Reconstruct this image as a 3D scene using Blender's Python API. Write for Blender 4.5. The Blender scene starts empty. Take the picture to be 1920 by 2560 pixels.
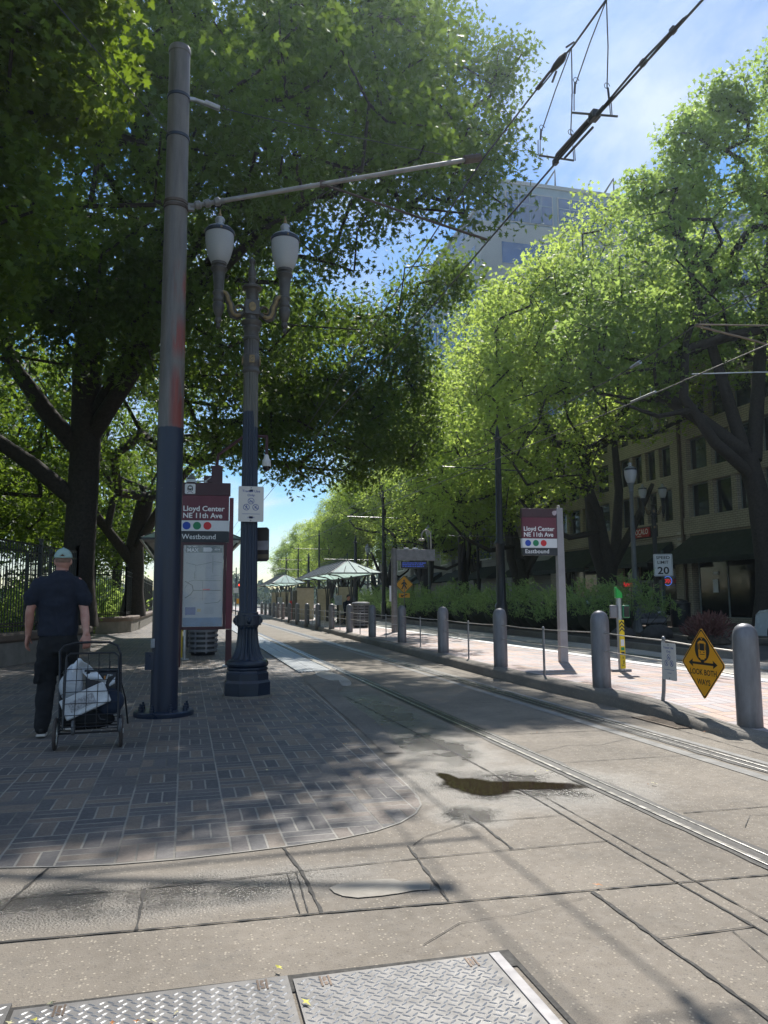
import bpy, math, random
import numpy as np
from mathutils import Vector, Matrix
random.seed(7)
R=math.radians; PI=math.pi
S=bpy.context.scene; COL=S.collection
# ---------------------------------------------------------------- camera
PITCH,YAW,ROLL=R(6.45),R(14.4),R(0.4)
_fw=Vector((math.sin(YAW)*math.cos(PITCH),math.cos(YAW)*math.cos(PITCH),math.sin(PITCH)))
_r=Vector((math.cos(YAW),-math.sin(YAW),0)); _u=_r.cross(_fw)
_r2=_r*math.cos(ROLL)-_u*math.sin(ROLL); _u2=_u*math.cos(ROLL)+_r*math.sin(ROLL)
cd=bpy.data.cameras.new('camera'); cam=bpy.data.objects.new('camera',cd); COL.objects.link(cam)
cd.sensor_fit='VERTICAL'; cd.sensor_height=24; cd.lens=24*1930/2560; cd.clip_start=0.05; cd.clip_end=3000
m=Matrix((( _r2.x,_u2.x,-_fw.x,0),(_r2.y,_u2.y,-_fw.y,0),(_r2.z,_u2.z,-_fw.z,1.30),(0,0,0,1)))
cam.matrix_world=m; S.camera=cam
# ---------------------------------------------------------------- light
SUN_EL,SUN_AZ=R(50),R(24)
sd=bpy.data.lights.new('sun','SUN'); sd.energy=5.0; sd.angle=R(0.53); sd.color=(1,0.955,0.88)
so=bpy.data.objects.new('sun',sd); COL.objects.link(so)
sdir=Vector((math.sin(SUN_AZ)*math.cos(SUN_EL),math.cos(SUN_AZ)*math.cos(SUN_EL),math.sin(SUN_EL)))
so.rotation_euler=sdir.to_track_quat('Z','Y').to_euler(); so.location=(0,0,60)
W=bpy.data.worlds.new("World"); S.world=W; W.use_nodes=True
nt=W.node_tree; N=nt.nodes; L=nt.links; N.clear()
out=N.new('ShaderNodeOutputWorld'); bg=N.new('ShaderNodeBackground'); sky=N.new('ShaderNodeTexSky')
sky.sky_type='NISHITA'; sky.sun_disc=False; sky.sun_elevation=SUN_EL; sky.sun_rotation=SUN_AZ
sky.air_density=1.0; sky.dust_density=0.2; sky.ozone_density=1.6
tc=N.new('ShaderNodeTexCoord'); sep=N.new('ShaderNodeSeparateXYZ'); L.new(tc.outputs['Generated'],sep.inputs[0])
def wm(op,a,b=None):
    n=N.new('ShaderNodeMath'); n.operation=op
    for i,v in enumerate((a,b)):
        if v is None: continue
        if isinstance(v,(int,float)): n.inputs[i].default_value=v
        else: L.new(v,n.inputs[i])
    return n.outputs[0]
zz=wm('ADD',wm('MAXIMUM',sep.outputs[2],0.0),0.12)
cx=wm('DIVIDE',sep.outputs[0],zz); cy=wm('DIVIDE',sep.outputs[1],zz)
cmb=N.new('ShaderNodeCombineXYZ'); L.new(cx,cmb.inputs[0]); L.new(wm('MULTIPLY',cy,0.45),cmb.inputs[1])
no=N.new('ShaderNodeTexNoise'); no.inputs['Scale'].default_value=1.5; no.inputs['Detail'].default_value=9; no.inputs['Roughness'].default_value=0.6; no.inputs['Distortion'].default_value=0.5
L.new(cmb.outputs[0],no.inputs['Vector'])
mr=N.new('ShaderNodeMapRange'); mr.inputs[1].default_value=0.44; mr.inputs[2].default_value=0.64; mr.inputs[3].default_value=0.12; mr.inputs[4].default_value=0.68; L.new(no.outputs[0],mr.inputs[0])
mx=N.new('ShaderNodeMix'); mx.data_type='RGBA'; L.new(mr.outputs[0],mx.inputs[0]); hs=N.new('ShaderNodeHueSaturation'); hs.inputs['Saturation'].default_value=1.65; hs.inputs['Value'].default_value=0.88; L.new(sky.outputs[0],hs.inputs['Color']); L.new(hs.outputs[0],mx.inputs[6]); mx.inputs[7].default_value=(6.6,7.0,7.6,1)
L.new(mx.outputs[2],bg.inputs[0]); bg.inputs[1].default_value=0.11; L.new(bg.outputs[0],out.inputs[0])
S.view_settings.view_transform='Standard'; S.view_settings.look='None'; S.view_settings.gamma=1; S.view_settings.exposure=0.42
S.render.engine='CYCLES'; S.cycles.max_bounces=7; S.cycles.transparent_max_bounces=8

# ---------------------------------------------------------------- materials
MATS={}
class NT:
    def __init__(s,name):
        s.m=bpy.data.materials.new(name); s.m.use_nodes=True; s.t=s.m.node_tree; s.n=s.t.nodes; s.l=s.t.links
        s.b=s.n['Principled BSDF']; s.out=s.n['Material Output']; s._c=None
    def new(s,t,**k):
        n=s.n.new(t)
        for a,v in k.items(): setattr(n,a,v)
        return n
    def put(s,inp,v):
        if isinstance(v,(int,float)): inp.default_value=v
        elif isinstance(v,tuple): inp.default_value=v if len(v)==len(inp.default_value) else (*v,1)
        else: s.l.new(v,inp)
    def math(s,op,a,b=None,c=None):
        n=s.new('ShaderNodeMath',operation=op)
        for i,v in enumerate((a,b,c)):
            if v is not None: s.put(n.inputs[i],v)
        return n.outputs[0]
    def co(s):
        if not s._c: s._c=s.new('ShaderNodeTexCoord').outputs['Object']
        return s._c
    def noise(s,scale,detail=4,rough=0.55,vec=None,dist=0):
        n=s.new('ShaderNodeTexNoise'); s.l.new(vec or s.co(),n.inputs['Vector']); n.inputs['Scale'].default_value=scale
        n.inputs['Detail'].default_value=detail; n.inputs['Roughness'].default_value=rough; n.inputs['Distortion'].default_value=dist
        return n.outputs[0]
    def rng(s,v,a,b,c=0.0,d=1.0):
        n=s.new('ShaderNodeMapRange'); s.put(n.inputs[0],v)
        for i,x in enumerate((a,b,c,d)): s.put(n.inputs[i+1],x)
        return n.outputs[0]
    def mix(s,f,a,b,blend='MIX'):
        n=s.new('ShaderNodeMix',data_type='RGBA',blend_type=blend); s.put(n.inputs[0],f); s.put(n.inputs[6],a); s.put(n.inputs[7],b); return n.outputs[2]
    def scale(s,col,f):
        n=s.new('ShaderNodeVectorMath',operation='SCALE'); s.put(n.inputs[0],col if not isinstance(col,tuple) else tuple(col[:3])); s.put(n.inputs['Scale'],f); return n.outputs[0]
    def bump(s,h,st,dist=0.01):
        n=s.new('ShaderNodeBump'); s.put(n.inputs['Height'],h); s.put(n.inputs['Strength'],st); n.inputs['Distance'].default_value=dist; s.l.new(n.outputs[0],s.b.inputs['Normal']); return n
    def setp(s,**k):
        for a,v in k.items(): s.put(s.b.inputs[a.replace('_',' ')],v)
def M(name,rgb,rough=0.5,metal=0.0,ns=6,na=0.25,bump=0.0,bs=60,coat=0,emit=None,es=0,spec=None):
    if name in MATS: return MATS[name]
    t=NT(name)
    v=t.rng(t.noise(ns,5,0.6),0.3,0.7,1-na,1+na)
    t.put(t.b.inputs['Base Color'],t.scale(rgb,v)); t.setp(Roughness=t.rng(t.noise(ns*2.3,3),0.3,0.7,max(0.03,rough-0.08),min(1,rough+0.08)),Metallic=metal)
    if bump: t.bump(t.noise(bs,4),bump,0.004)
    if coat: t.b.inputs['Coat Weight'].default_value=coat
    if emit: t.b.inputs['Emission Color'].default_value=(*emit,1); t.b.inputs['Emission Strength'].default_value=es
    if spec is not None: t.b.inputs['Specular IOR Level'].default_value=spec
    MATS[name]=t.m; return t.m
def leafmat(name,dark,light,trans=0.5,tl=(0.30,0.42,0.04)):
    t=NT(name); a=t.new('ShaderNodeAttribute',attribute_name='rnd').outputs['Fac']
    big=t.noise(0.35,2)
    f=t.math('ADD',t.math('MULTIPLY',a,0.7),t.math('MULTIPLY',t.rng(big,0.35,0.65),0.3))
    c=t.mix(f,(*dark,1),(*light,1))
    t.put(t.b.inputs['Base Color'],c); t.setp(Roughness=0.55); t.b.inputs['Specular IOR Level'].default_value=0.2
    tr=t.new('ShaderNodeBsdfTranslucent'); t.put(tr.inputs[0],t.mix(f,tuple(x*0.7 for x in tl)+(1,),(*tl,1)))
    ms=t.new('ShaderNodeMixShader'); ms.inputs[0].default_value=trans; t.l.new(t.b.outputs[0],ms.inputs[1]); t.l.new(tr.outputs[0],ms.inputs[2]); t.l.new(ms.outputs[0],t.out.inputs[0])
    return t.m

# ---------------------------------------------------------------- mesh builder
class MB:
    def __init__(s): s.v=[]; s.f=[]; s.mi=[]; s.cur=0
    def add(s,vs,fs):
        o=len(s.v); s.v.extend([tuple(v) for v in vs]); s.f.extend([tuple(i+o for i in f) for f in fs]); s.mi.extend([s.cur]*len(fs)); return s
    def box(s,c,d,rz=0,rx=0,ry=0):
        Mx=Matrix.Translation(c)@Matrix.Rotation(rz,4,'Z')@Matrix.Rotation(ry,4,'Y')@Matrix.Rotation(rx,4,'X')
        vs=[Mx@Vector((x*d[0]/2,y*d[1]/2,z*d[2]/2)) for x in(-1,1) for y in(-1,1) for z in(-1,1)]
        return s.add(vs,[(0,1,3,2),(4,6,7,5),(0,4,5,1),(2,3,7,6),(0,2,6,4),(1,5,7,3)])
    def bx(s,x0,x1,y0,y1,z0,z1): return s.box(((x0+x1)/2,(y0+y1)/2,(z0+z1)/2),(abs(x1-x0),abs(y1-y0),abs(z1-z0)))
    def tube(s,pts,r,seg=8,cap=True,closed=False,sy=1.0):
        pts=[Vector(p) for p in pts]; n=len(pts); rs=r if hasattr(r,'__len__') else [r]*n
        vs=[];fs=[]; nrm=None
        for i,p in enumerate(pts):
            if closed: t=(pts[(i+1)%n]-pts[i-1])
            else: t=(pts[min(i+1,n-1)]-pts[max(i-1,0)])
            if t.length<1e-9: t=Vector((0,0,1))
            t.normalize()
            if nrm is None:
                a=Vector((0,0,1)) if abs(t.z)<0.9 else Vector((1,0,0)); nrm=(a-t*a.dot(t)).normalized()
            else:
                nrm=nrm-t*nrm.dot(t); nrm=nrm.normalized() if nrm.length>1e-6 else Vector((1,0,0))
            b=t.cross(nrm)
            for k in range(seg):
                a=2*PI*k/seg; vs.append(p+nrm*(math.cos(a)*rs[i])+b*(math.sin(a)*rs[i]*sy))
        for i in range(n if closed else n-1):
            j=(i+1)%n
            for k in range(seg):
                k2=(k+1)%seg; fs.append((i*seg+k,i*seg+k2,j*seg+k2,j*seg+k))
        if cap and not closed:
            fs.append(tuple(range(seg-1,-1,-1))); fs.append(tuple((n-1)*seg+k for k in range(seg)))
        return s.add(vs,fs)
    def lathe(s,prof,c=(0,0,0),seg=24,flute=None,a0=0,sx=1,sy=1):
        vs=[];fs=[];n=len(prof)
        for pr in prof:
            r,z=pr[0],pr[1]; fl=pr[2] if len(pr)>2 else 0
            for k in range(seg):
                a=2*PI*k/seg+a0; rr=r
                if flute and fl: rr=r*(1-fl*(0.5+0.5*math.cos(a*flute)))
                vs.append((c[0]+math.cos(a)*rr*sx,c[1]+math.sin(a)*rr*sy,c[2]+z))
        for i in range(n-1):
            for k in range(seg):
                k2=(k+1)%seg; fs.append((i*seg+k,i*seg+k2,(i+1)*seg+k2,(i+1)*seg+k))
        if prof[0][0]>1e-6: fs.append(tuple(range(seg-1,-1,-1)))
        if prof[-1][0]>1e-6: fs.append(tuple((n-1)*seg+k for k in range(seg)))
        return s.add(vs,fs)
    def ball(s,c,r,seg=12,rings=8,rot=None):
        r=r if hasattr(r,'__len__') else (r,r,r); vs=[];fs=[]
        for i in range(rings+1):
            t=PI*i/rings
            for k in range(seg):
                a=2*PI*k/seg; p=Vector((math.sin(t)*math.cos(a)*r[0],math.sin(t)*math.sin(a)*r[1],-math.cos(t)*r[2]))
                if rot: p=rot@p
                vs.append(Vector(c)+p)
        for i in range(rings):
            for k in range(seg):
                k2=(k+1)%seg; fs.append((i*seg+k,i*seg+k2,(i+1)*seg+k2,(i+1)*seg+k))
        return s.add(vs,fs)
    def flat(s,pts,y,t=0.001):
        """polygon in the XZ plane, front face at y, thickness t behind it"""
        n=len(pts); vs=[(p[0],y,p[1]) for p in pts]+[(p[0],y+t,p[1]) for p in pts]
        return s.add(vs,[tuple(range(n)),tuple(range(2*n-1,n-1,-1))]+[(i,i+n,(i+1)%n+n,(i+1)%n) for i in range(n)])
    def rect(s,x0,x1,z0,z1,y,t=0.001): return s.flat([(x0,z0),(x1,z0),(x1,z1),(x0,z1)],y,t)
    def disc(s,x,z,r,y,t=0.001,n=28,rz=None): return s.flat([(x+r*math.cos(2*PI*i/n),z+(rz or r)*math.sin(2*PI*i/n)) for i in range(n)],y,t)
    def ring(s,x,z,r,w,y,n=28):
        vs=[];fs=[]
        for i in range(n):
            a=2*PI*i/n; vs+= [(x+r*math.cos(a),y,z+r*math.sin(a)),(x+(r-w)*math.cos(a),y,z+(r-w)*math.sin(a))]
        for i in range(n): j=(i+1)%n; fs.append((2*i,2*j,2*j+1,2*i+1))
        return s.add(vs,fs)
    def poly(s,pts,z0,z1):
        """plan polygon extruded from z0 to z1"""
        n=len(pts); vs=[(p[0],p[1],z0) for p in pts]+[(p[0],p[1],z1) for p in pts]
        return s.add(vs,[tuple(range(n-1,-1,-1)),tuple(range(n,2*n))]+[(i,(i+1)%n,(i+1)%n+n,i+n) for i in range(n)])
    def sheet(s,pts,z): return s.add([(p[0],p[1],z if len(p)<3 else p[2]) for p in pts],[tuple(range(len(pts)))])
    def mesh(s,name,mats,smooth=30):
        me=bpy.data.meshes.new(name); me.from_pydata(s.v,[],s.f); 
        for mm in (mats if isinstance(mats,(list,tuple)) else [mats]): me.materials.append(mm)
        if any(s.mi): me.polygons.foreach_set('material_index',s.mi)
        if smooth:
            me.polygons.foreach_set('use_smooth',[True]*len(me.polygons))
            me.set_sharp_from_angle(angle=R(smooth))
        me.update(); return me
    def obj(s,name,mats,parent=None,smooth=30,bevel=0,world=False,label=None):
        if world and parent is not None:
            mi=Matrix.Translation(parent.location)@parent.rotation_euler.to_matrix().to_4x4(); mi=mi.inverted(); s.v=[tuple(mi@Vector(v)) for v in s.v]
        o=bpy.data.objects.new(name,s.mesh(name,mats,smooth)); COL.objects.link(o)
        if parent is not None: o.parent=parent
        if bevel:
            b=o.modifiers.new('bevel','BEVEL'); b.width=bevel; b.segments=2; b.limit_method='ANGLE'; b.angle_limit=R(40)
        if label: o['label']=label
        return o
def tag(o,label,cat,group=None):
    o['label']=label; o['category']=cat
    if group: o['group']=group
    return o
def thing(name,label,cat,loc=(0,0,0),rz=0,group=None):
    o=bpy.data.objects.new(name,None); COL.objects.link(o); o.location=loc; o.rotation_euler=(0,0,rz); o.empty_display_size=0.1
    return tag(o,label,cat,group)
def struct(o,kind='structure'): o['kind']=kind; return o
def dup(root,loc=None,label=None,rz=None,scale=None,group=None):
    def cp(o,par):
        c=o.copy(); COL.objects.link(c); c.parent=par
        for ch in o.children: cp(ch,c)
        return c
    r=cp(root,None)
    if loc is not None: r.location=loc
    if rz is not None: r.rotation_euler=(0,0,rz)
    if scale is not None: r.scale=(scale,)*3 if not hasattr(scale,'__len__') else scale
    if label: r['label']=label
    if group: r['group']=group
    return r
def text(name,s,w,h,x,z,y,mat,parent,align='LEFT',bold=0.0,label=None):
    """lettering in the XZ plane facing -Y; h = cap height, w = total width (or None)"""
    cu=bpy.data.curves.new(name,'FONT'); cu.body=s; cu.size=1; cu.offset=bold; cu.extrude=0.0; cu.resolution_u=3
    o=bpy.data.objects.new(name,cu); COL.objects.link(o)
    dg=bpy.context.evaluated_depsgraph_get(); dg.update()
    me=bpy.data.meshes.new_from_object(o.evaluated_get(dg)); bpy.data.objects.remove(o)
    n=len(me.vertices); a=np.zeros(n*3,'f'); me.vertices.foreach_get('co',a); a=a.reshape(-1,3)
    x0,x1,y0,y1=a[:,0].min(),a[:,0].max(),a[:,1].min(),a[:,1].max()
    hs=h/0.73; ws=(w/(x1-x0)) if w else hs
    b=np.zeros_like(a); b[:,0]=(a[:,0]-x0)*ws; tw=(x1-x0)*ws
    b[:,0]+= x-(tw/2 if align=='CENTER' else 0); b[:,2]=a[:,1]*hs+z; b[:,1]=y
    me.vertices.foreach_set('co',b.ravel()); me.materials.clear(); me.materials.append(mat); me.name=name; me.update()
    q=bpy.data.objects.new(name,me); COL.objects.link(q); q.parent=parent
    if label: q['label']=label
    return q
def add_remesh(o,vox,smooth=4):
    mdf=o.modifiers.new('remesh','REMESH'); mdf.mode='VOXEL'; mdf.voxel_size=vox; mdf.use_smooth_shade=True
    if smooth:
        sm=o.modifiers.new('smooth','SMOOTH'); sm.iterations=smooth; sm.factor=0.5

# common materials
mBlack=M('black_steel',(0.018,0.02,0.024),0.4)
mPoleBlue=M('blue_black_paint',(0.012,0.022,0.045),0.33,0.0,3,0.3,0.05,40)
mGreySteel=M('grey_painted_steel',(0.20,0.20,0.215),0.42,0.3,5,0.15,0.03,90)
mGalv=M('galvanised_steel',(0.42,0.43,0.44),0.38,0.8,9,0.2)
mDarkMetal=M('dark_bronze_metal',(0.07,0.072,0.075),0.4,0.5)
mMaroon=M('maroon_paint',(0.13,0.018,0.038),0.35,0,3,0.15)
mMaroonD=M('dark_maroon_paint',(0.055,0.014,0.022),0.35,0,3,0.15)
mCharcoal=M('charcoal_panel',(0.022,0.025,0.033),0.4)
mWhite=M('white_sign_face',(0.72,0.73,0.75),0.4,0,3,0.06)
mWhiteT=M('white_lettering',(0.85,0.85,0.85),0.5,0,3,0.02)
mBlackT=M('black_lettering',(0.012,0.012,0.016),0.5,0,3,0.02)
mBlueT=M('blue_lettering',(0.02,0.05,0.26),0.5,0,3,0.02)
mBlue=M('route_blue',(0.01,0.06,0.42),0.4,0,3,0.02); mGreen=M('route_green',(0.01,0.22,0.09),0.4,0,3,0.02); mRed=M('route_red',(0.62,0.02,0.03),0.4,0,3,0.02)
mYellow=M('sign_yellow',(0.80,0.36,0.012),0.35,0,3,0.06)
mWire=M('weathered_wire',(0.10,0.10,0.095),0.5,0.5)
mRope=M('pale_cable',(0.45,0.43,0.39),0.4,0.5)
mWood=M('bark',(0.034,0.028,0.023),0.9,0,14,0.45,0.9,28)
mGlassDark=M('dark_window_glass',(0.012,0.016,0.022),0.05,0,1,0.3,spec=0.8)
# ================================================================ GROUND
def concrete(name,base,wet=True,cell=75):
    t=NT(name); co=t.co()
    v=t.new('ShaderNodeTexVoronoi'); t.l.new(co,v.inputs['Vector']); v.inputs['Scale'].default_value=cell
    vs=t.new('ShaderNodeSeparateColor'); t.l.new(v.outputs['Color'],vs.inputs[0])
    peb=t.rng(v.outputs['Distance'],0.0,0.55,1.0,0.0)
    light=t.math('MULTIPLY',t.math('GREATER_THAN',vs.outputs[0],0.80),t.math('GREATER_THAN',peb,0.35))
    dark=t.math('MULTIPLY',t.math('LESS_THAN',vs.outputs[1],0.25),t.math('GREATER_THAN',peb,0.3))
    stain=t.rng(t.noise(0.9,6,0.65),0.32,0.68,0.72,1.18); fine=t.rng(t.noise(240,2),0.25,0.75,0.72,1.28)
    c=t.scale(base,t.math('MULTIPLY',stain,fine))
    c=t.mix(t.math('MULTIPLY',light,0.46),c,(0.56,0.49,0.38,1)); c=t.mix(t.math('MULTIPLY',dark,0.45),c,(0.10,0.09,0.08,1))
    blot=t.rng(t.noise(2.6,5,0.75),0.55,0.70,0,0.42); c=t.mix(blot,c,(0.13,0.12,0.105,1))
    rough=t.rng(t.noise(18,3),0.3,0.7,0.72,0.92); bst=0.35
    if wet:
        sp=t.new('ShaderNodeSeparateXYZ'); t.l.new(co,sp.inputs[0]); X,Y=sp.outputs[0],sp.outputs[1]
        n=t.math('MULTIPLY',t.math('SUBTRACT',t.noise(3.2,3,0.5),0.5),1.5)
        def ell(cx,cy,rx,ry,rot=0):
            dx=t.math('SUBTRACT',X,cx); dy=t.math('SUBTRACT',Y,cy)
            if rot:
                cr,sr=math.cos(rot),math.sin(rot)
                a=t.math('ADD',t.math('MULTIPLY',dx,cr),t.math('MULTIPLY',dy,sr)); b=t.math('SUBTRACT',t.math('MULTIPLY',dy,cr),t.math('MULTIPLY',dx,sr)); dx,dy=a,b
            q=t.math('ADD',t.math('POWER',t.math('ABSOLUTE',t.math('DIVIDE',dx,rx)),2),t.math('POWER',t.math('ABSOLUTE',t.math('DIVIDE',dy,ry)),2))
            return t.math('SUBTRACT',1.0,q)
        w=None
        for e in [(2.25,5.2,1.0,0.72,-0.45),(2.15,6.7,0.5,1.4,0),(2.3,9.0,0.45,2.6,0),(-0.75,3.80,0.95,0.30,-0.05),(0.0,3.72,0.9,0.28,0.1),(1.72,4.60,0.26,0.3,0)]:
            q=ell(*e); w=q if w is None else t.math('MAXIMUM',w,q)
        w=t.rng(t.math('ADD',t.math('MAXIMUM',w,-1.5),n),-0.75,0.95,0,1); w=t.math('MULTIPLY',w,w)
        c=t.mix(w,c,t.scale(c,0.42)); rough=t.math('ADD',t.math('MULTIPLY',t.math('SUBTRACT',1.0,w),rough),t.math('MULTIPLY',w,0.22)); t.put(t.b.inputs['Specular IOR Level'],t.rng(w,0,1,0.4,1.0))
        bst=t.rng(w,0,1,0.25,1.0)
    t.put(t.b.inputs['Base Color'],c); t.setp(Roughness=rough)
    h=t.math('ADD',t.math('MULTIPLY',peb,0.6),t.noise(130,3))
    if wet: h=t.math('ADD',h,t.math('MULTIPLY',t.math('MULTIPLY',w,t.math('SUBTRACT',t.noise(70,2,0.6),0.5)),1.7))
    t.bump(h,bst,0.009 if wet else 0.006)
    return t.m
mConc=concrete('exposed_aggregate_concrete',(0.215,0.185,0.148))
mConcP=concrete('pale_concrete',(0.40,0.375,0.33),False,90)
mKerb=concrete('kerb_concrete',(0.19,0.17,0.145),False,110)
def brick(name,m,pal,joint,jw=0.0045,rough=0.72,ox=0.0,oy=0.0):
    t=NT(name); sp=t.new('ShaderNodeSeparateXYZ'); t.l.new(t.co(),sp.inputs[0])
    wob=t.math('MULTIPLY',t.math('SUBTRACT',t.noise(2.5,2),0.5),0.012)
    x=t.math('DIVIDE',t.math('ADD',t.math('ADD',sp.outputs[0],ox),wob),m); y=t.math('DIVIDE',t.math('ADD',t.math('ADD',sp.outputs[1],oy),wob),m)
    fx,fy=t.math('FLOOR',x),t.math('FLOOR',y); p=t.math('FLOORED_MODULO',t.math('ADD',fx,fy),2.0)
    u,v=t.math('SUBTRACT',x,fx),t.math('SUBTRACT',y,fy); ip=t.math('SUBTRACT',1.0,p)
    a=t.math('ADD',t.math('MULTIPLY',u,ip),t.math('MULTIPLY',v,p)); b=t.math('ADD',t.math('MULTIPLY',v,ip),t.math('MULTIPLY',u,p))
    a3=t.math('MULTIPLY',a,3.0); ia=t.math('FLOOR',a3); fa=t.math('SUBTRACT',a3,ia)
    d1=t.math('DIVIDE',t.math('MINIMUM',fa,t.math('SUBTRACT',1.0,fa)),3.0); d2=t.math('MINIMUM',b,t.math('SUBTRACT',1.0,b))
    d=t.math('MULTIPLY',t.math('MINIMUM',d1,d2),m)
    jm=t.rng(t.math('ADD',d,t.math('MULTIPLY',t.math('SUBTRACT',t.noise(60,2),0.5),0.004)),jw*0.75,jw*1.25,1,0)
    cb=t.new('ShaderNodeCombineXYZ'); t.l.new(fx,cb.inputs[0]); t.l.new(fy,cb.inputs[1]); t.l.new(t.math('ADD',ia,t.math('MULTIPLY',p,7.0)),cb.inputs[2])
    wn=t.new('ShaderNodeTexWhiteNoise',noise_dimensions='3D'); t.l.new(cb.outputs[0],wn.inputs[0])
    cr=t.new('ShaderNodeValToRGB'); cr.color_ramp.interpolation='CONSTANT'
    els=cr.color_ramp.elements
    while len(els)<len(pal): els.new(0.5)
    for i,cc in enumerate(pal): els[i].position=i/len(pal); els[i].color=(*cc,1)
    t.l.new(wn.outputs['Value'],cr.inputs[0])
    c=t.scale(cr.outputs[0],t.math('MULTIPLY',t.rng(t.noise(90,4,0.7),0.3,0.7,0.78,1.22),t.rng(t.noise(0.7,5),0.3,0.7,0.8,1.18)))
    sand=t.rng(t.noise(1.3,3),0.38,0.5,0,1); jc=t.mix(sand,(*[q*0.5 for q in joint],1),(*joint,1))
    c=t.mix(jm,c,jc); t.put(t.b.inputs['Base Color'],c); t.setp(Roughness=t.rng(t.noise(30,3),0.3,0.7,rough-0.12,rough+0.1))
    h=t.math('ADD',t.math('MULTIPLY',t.math('SUBTRACT',1.0,jm),1.0),t.math('ADD',t.math('MULTIPLY',t.noise(120,3),0.25),t.math('MULTIPLY',wn.outputs['Value'],0.3))); t.bump(h,0.6,0.004)
    return t.m
mBrickL=brick('blue_grey_paving_brick',0.287,[(0.135,0.120,0.112),(0.115,0.105,0.102),(0.17,0.138,0.115),(0.125,0.116,0.112),(0.185,0.15,0.12),(0.10,0.095,0.095)],(0.28,0.26,0.225),jw=0.006,ox=0.025,oy=0.08)
mBrickR=brick('pink_paving_brick',0.42,[(0.44,0.33,0.30),(0.38,0.34,0.34),(0.47,0.34,0.27),(0.40,0.36,0.36),(0.48,0.36,0.33),(0.36,0.31,0.31)],(0.16,0.12,0.10),jw=0.0055,ox=0.1)
mBrickW=brick('far_sidewalk_brick',0.3,[(0.16,0.10,0.08),(0.13,0.09,0.08),(0.18,0.12,0.1)],(0.1,0.09,0.08))
mAsph=M('asphalt',(0.075,0.073,0.07),0.85,0,3,0.25,0.5,150)
mSoil=M('soil',(0.05,0.04,0.03),0.95,0,8,0.4,0.8,40)
mJoint=M('joint_filler',(0.022,0.02,0.018),0.75,0,20,0.4,0.5,80)
mRubber=M('rail_boot_rubber',(0.02,0.018,0.017),0.5,0,14,0.4,0.6,60)
mRail=M('polished_rail_steel',(0.33,0.32,0.305),0.34,0.9,7,0.12)
mRailD=M('rusty_rail_flank',(0.10,0.075,0.06),0.55,0.6,7,0.3)
def grid(name,x0,x1,y0,y1,z,mt,step=None,zf=None,parent=None):
    b=MB()
    if zf is None: b.sheet([(x0,y0),(x1,y0),(x1,y1),(x0,y1)],z)
    return b.obj(name,mt,parent,smooth=0)
g=struct(MB().sheet([(-900,-900),(900,-900),(900,1200),(-900,1200)],-0.03).obj('ground',M('distant_ground',(0.09,0.10,0.07),0.95,0,0.05,0.3),smooth=0))
struct(MB().sheet([(-14,-6),(18,-6),(18,9),(11,9),(11,170),(-14,170)],0.0).obj('track_pavement',mConc,smooth=0))
# brick pavement, left, with its rounded corner
edge=[(-14,4.36),(-0.9,4.33),(-0.6,4.26),(-0.3,4.215),(0,4.21),(0.3,4.235),(0.6,4.27),(0.85,4.32),(1.06,4.4),(1.24,4.52),(1.38,4.68),(1.47,4.86),(1.51,5.05),(1.53,5.4),(1.55,6.0),(1.57,6.5),(1.62,7.3),(1.70,8.5),(1.74,9.7),(1.82,11.9),(2.0,14.0),(2.02,60),(2.02,120),(-14,120)]
struct(MB().sheet(edge,0.004).obj('brick_pavement',mBrickL,smooth=0))
# pale mortar line around the brick
b=MB(); e2=edge[1:20]
for i in range(len(e2)-1):
    p,q=Vector(e2[i]),Vector(e2[i+1]); d=(q-p).normalized(); n=Vector((d.y,-d.x))*0.012
    b.sheet([(p.x,p.y),(p.x+n.x,p.y+n.y),(q.x+n.x,q.y+n.y),(q.x,q.y)],0.0045)
struct(b.obj('brick_edge_mortar',M('mortar',(0.33,0.31,0.27),0.9),smooth=0))
# kerb ramp (raised wedge) beside the brick
ks=[(1.83,6.5,0.004),(1.92,7.3,0.02),(2.02,8.4,0.045),(2.03,9.5,0.07),(2.12,10.9,0.09),(2.26,11.3,0.095),(2.48,12.6,0.1),(2.70,14.0,0.1)]
b=MB(); inn=[(1.66,6.5),(1.70,7.3),(1.75,8.4),(1.78,9.5),(1.83,10.9),(1.86,11.3),(1.90,12.6),(2.03,14.0)]
for i in range(len(ks)-1):
    a0,a1=ks[i],ks[i+1]; i0,i1=inn[i],inn[i+1]
    b.add([(i0[0],i0[1],0.006),(a0[0]-0.04,a0[1],a0[2]*0.35+.004),(a0[0],a0[1],0.001),(i1[0],i1[1],0.006),(a1[0]-0.04,a1[1],a1[2]*0.35+.004),(a1[0],a1[1],0.001)],[(0,1,4,3),(1,2,5,4)])
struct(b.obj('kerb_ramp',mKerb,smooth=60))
# mound of patching mortar at the end of the platform edge
b=MB(); b.ball((2.4,13.0,0.0),(0.22,1.3,0.05),20,10); tag(b.obj('mortar_mound',mConcP),'grey hump of rough patching mortar at the near end of the tactile strip','mortar patch')
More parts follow.
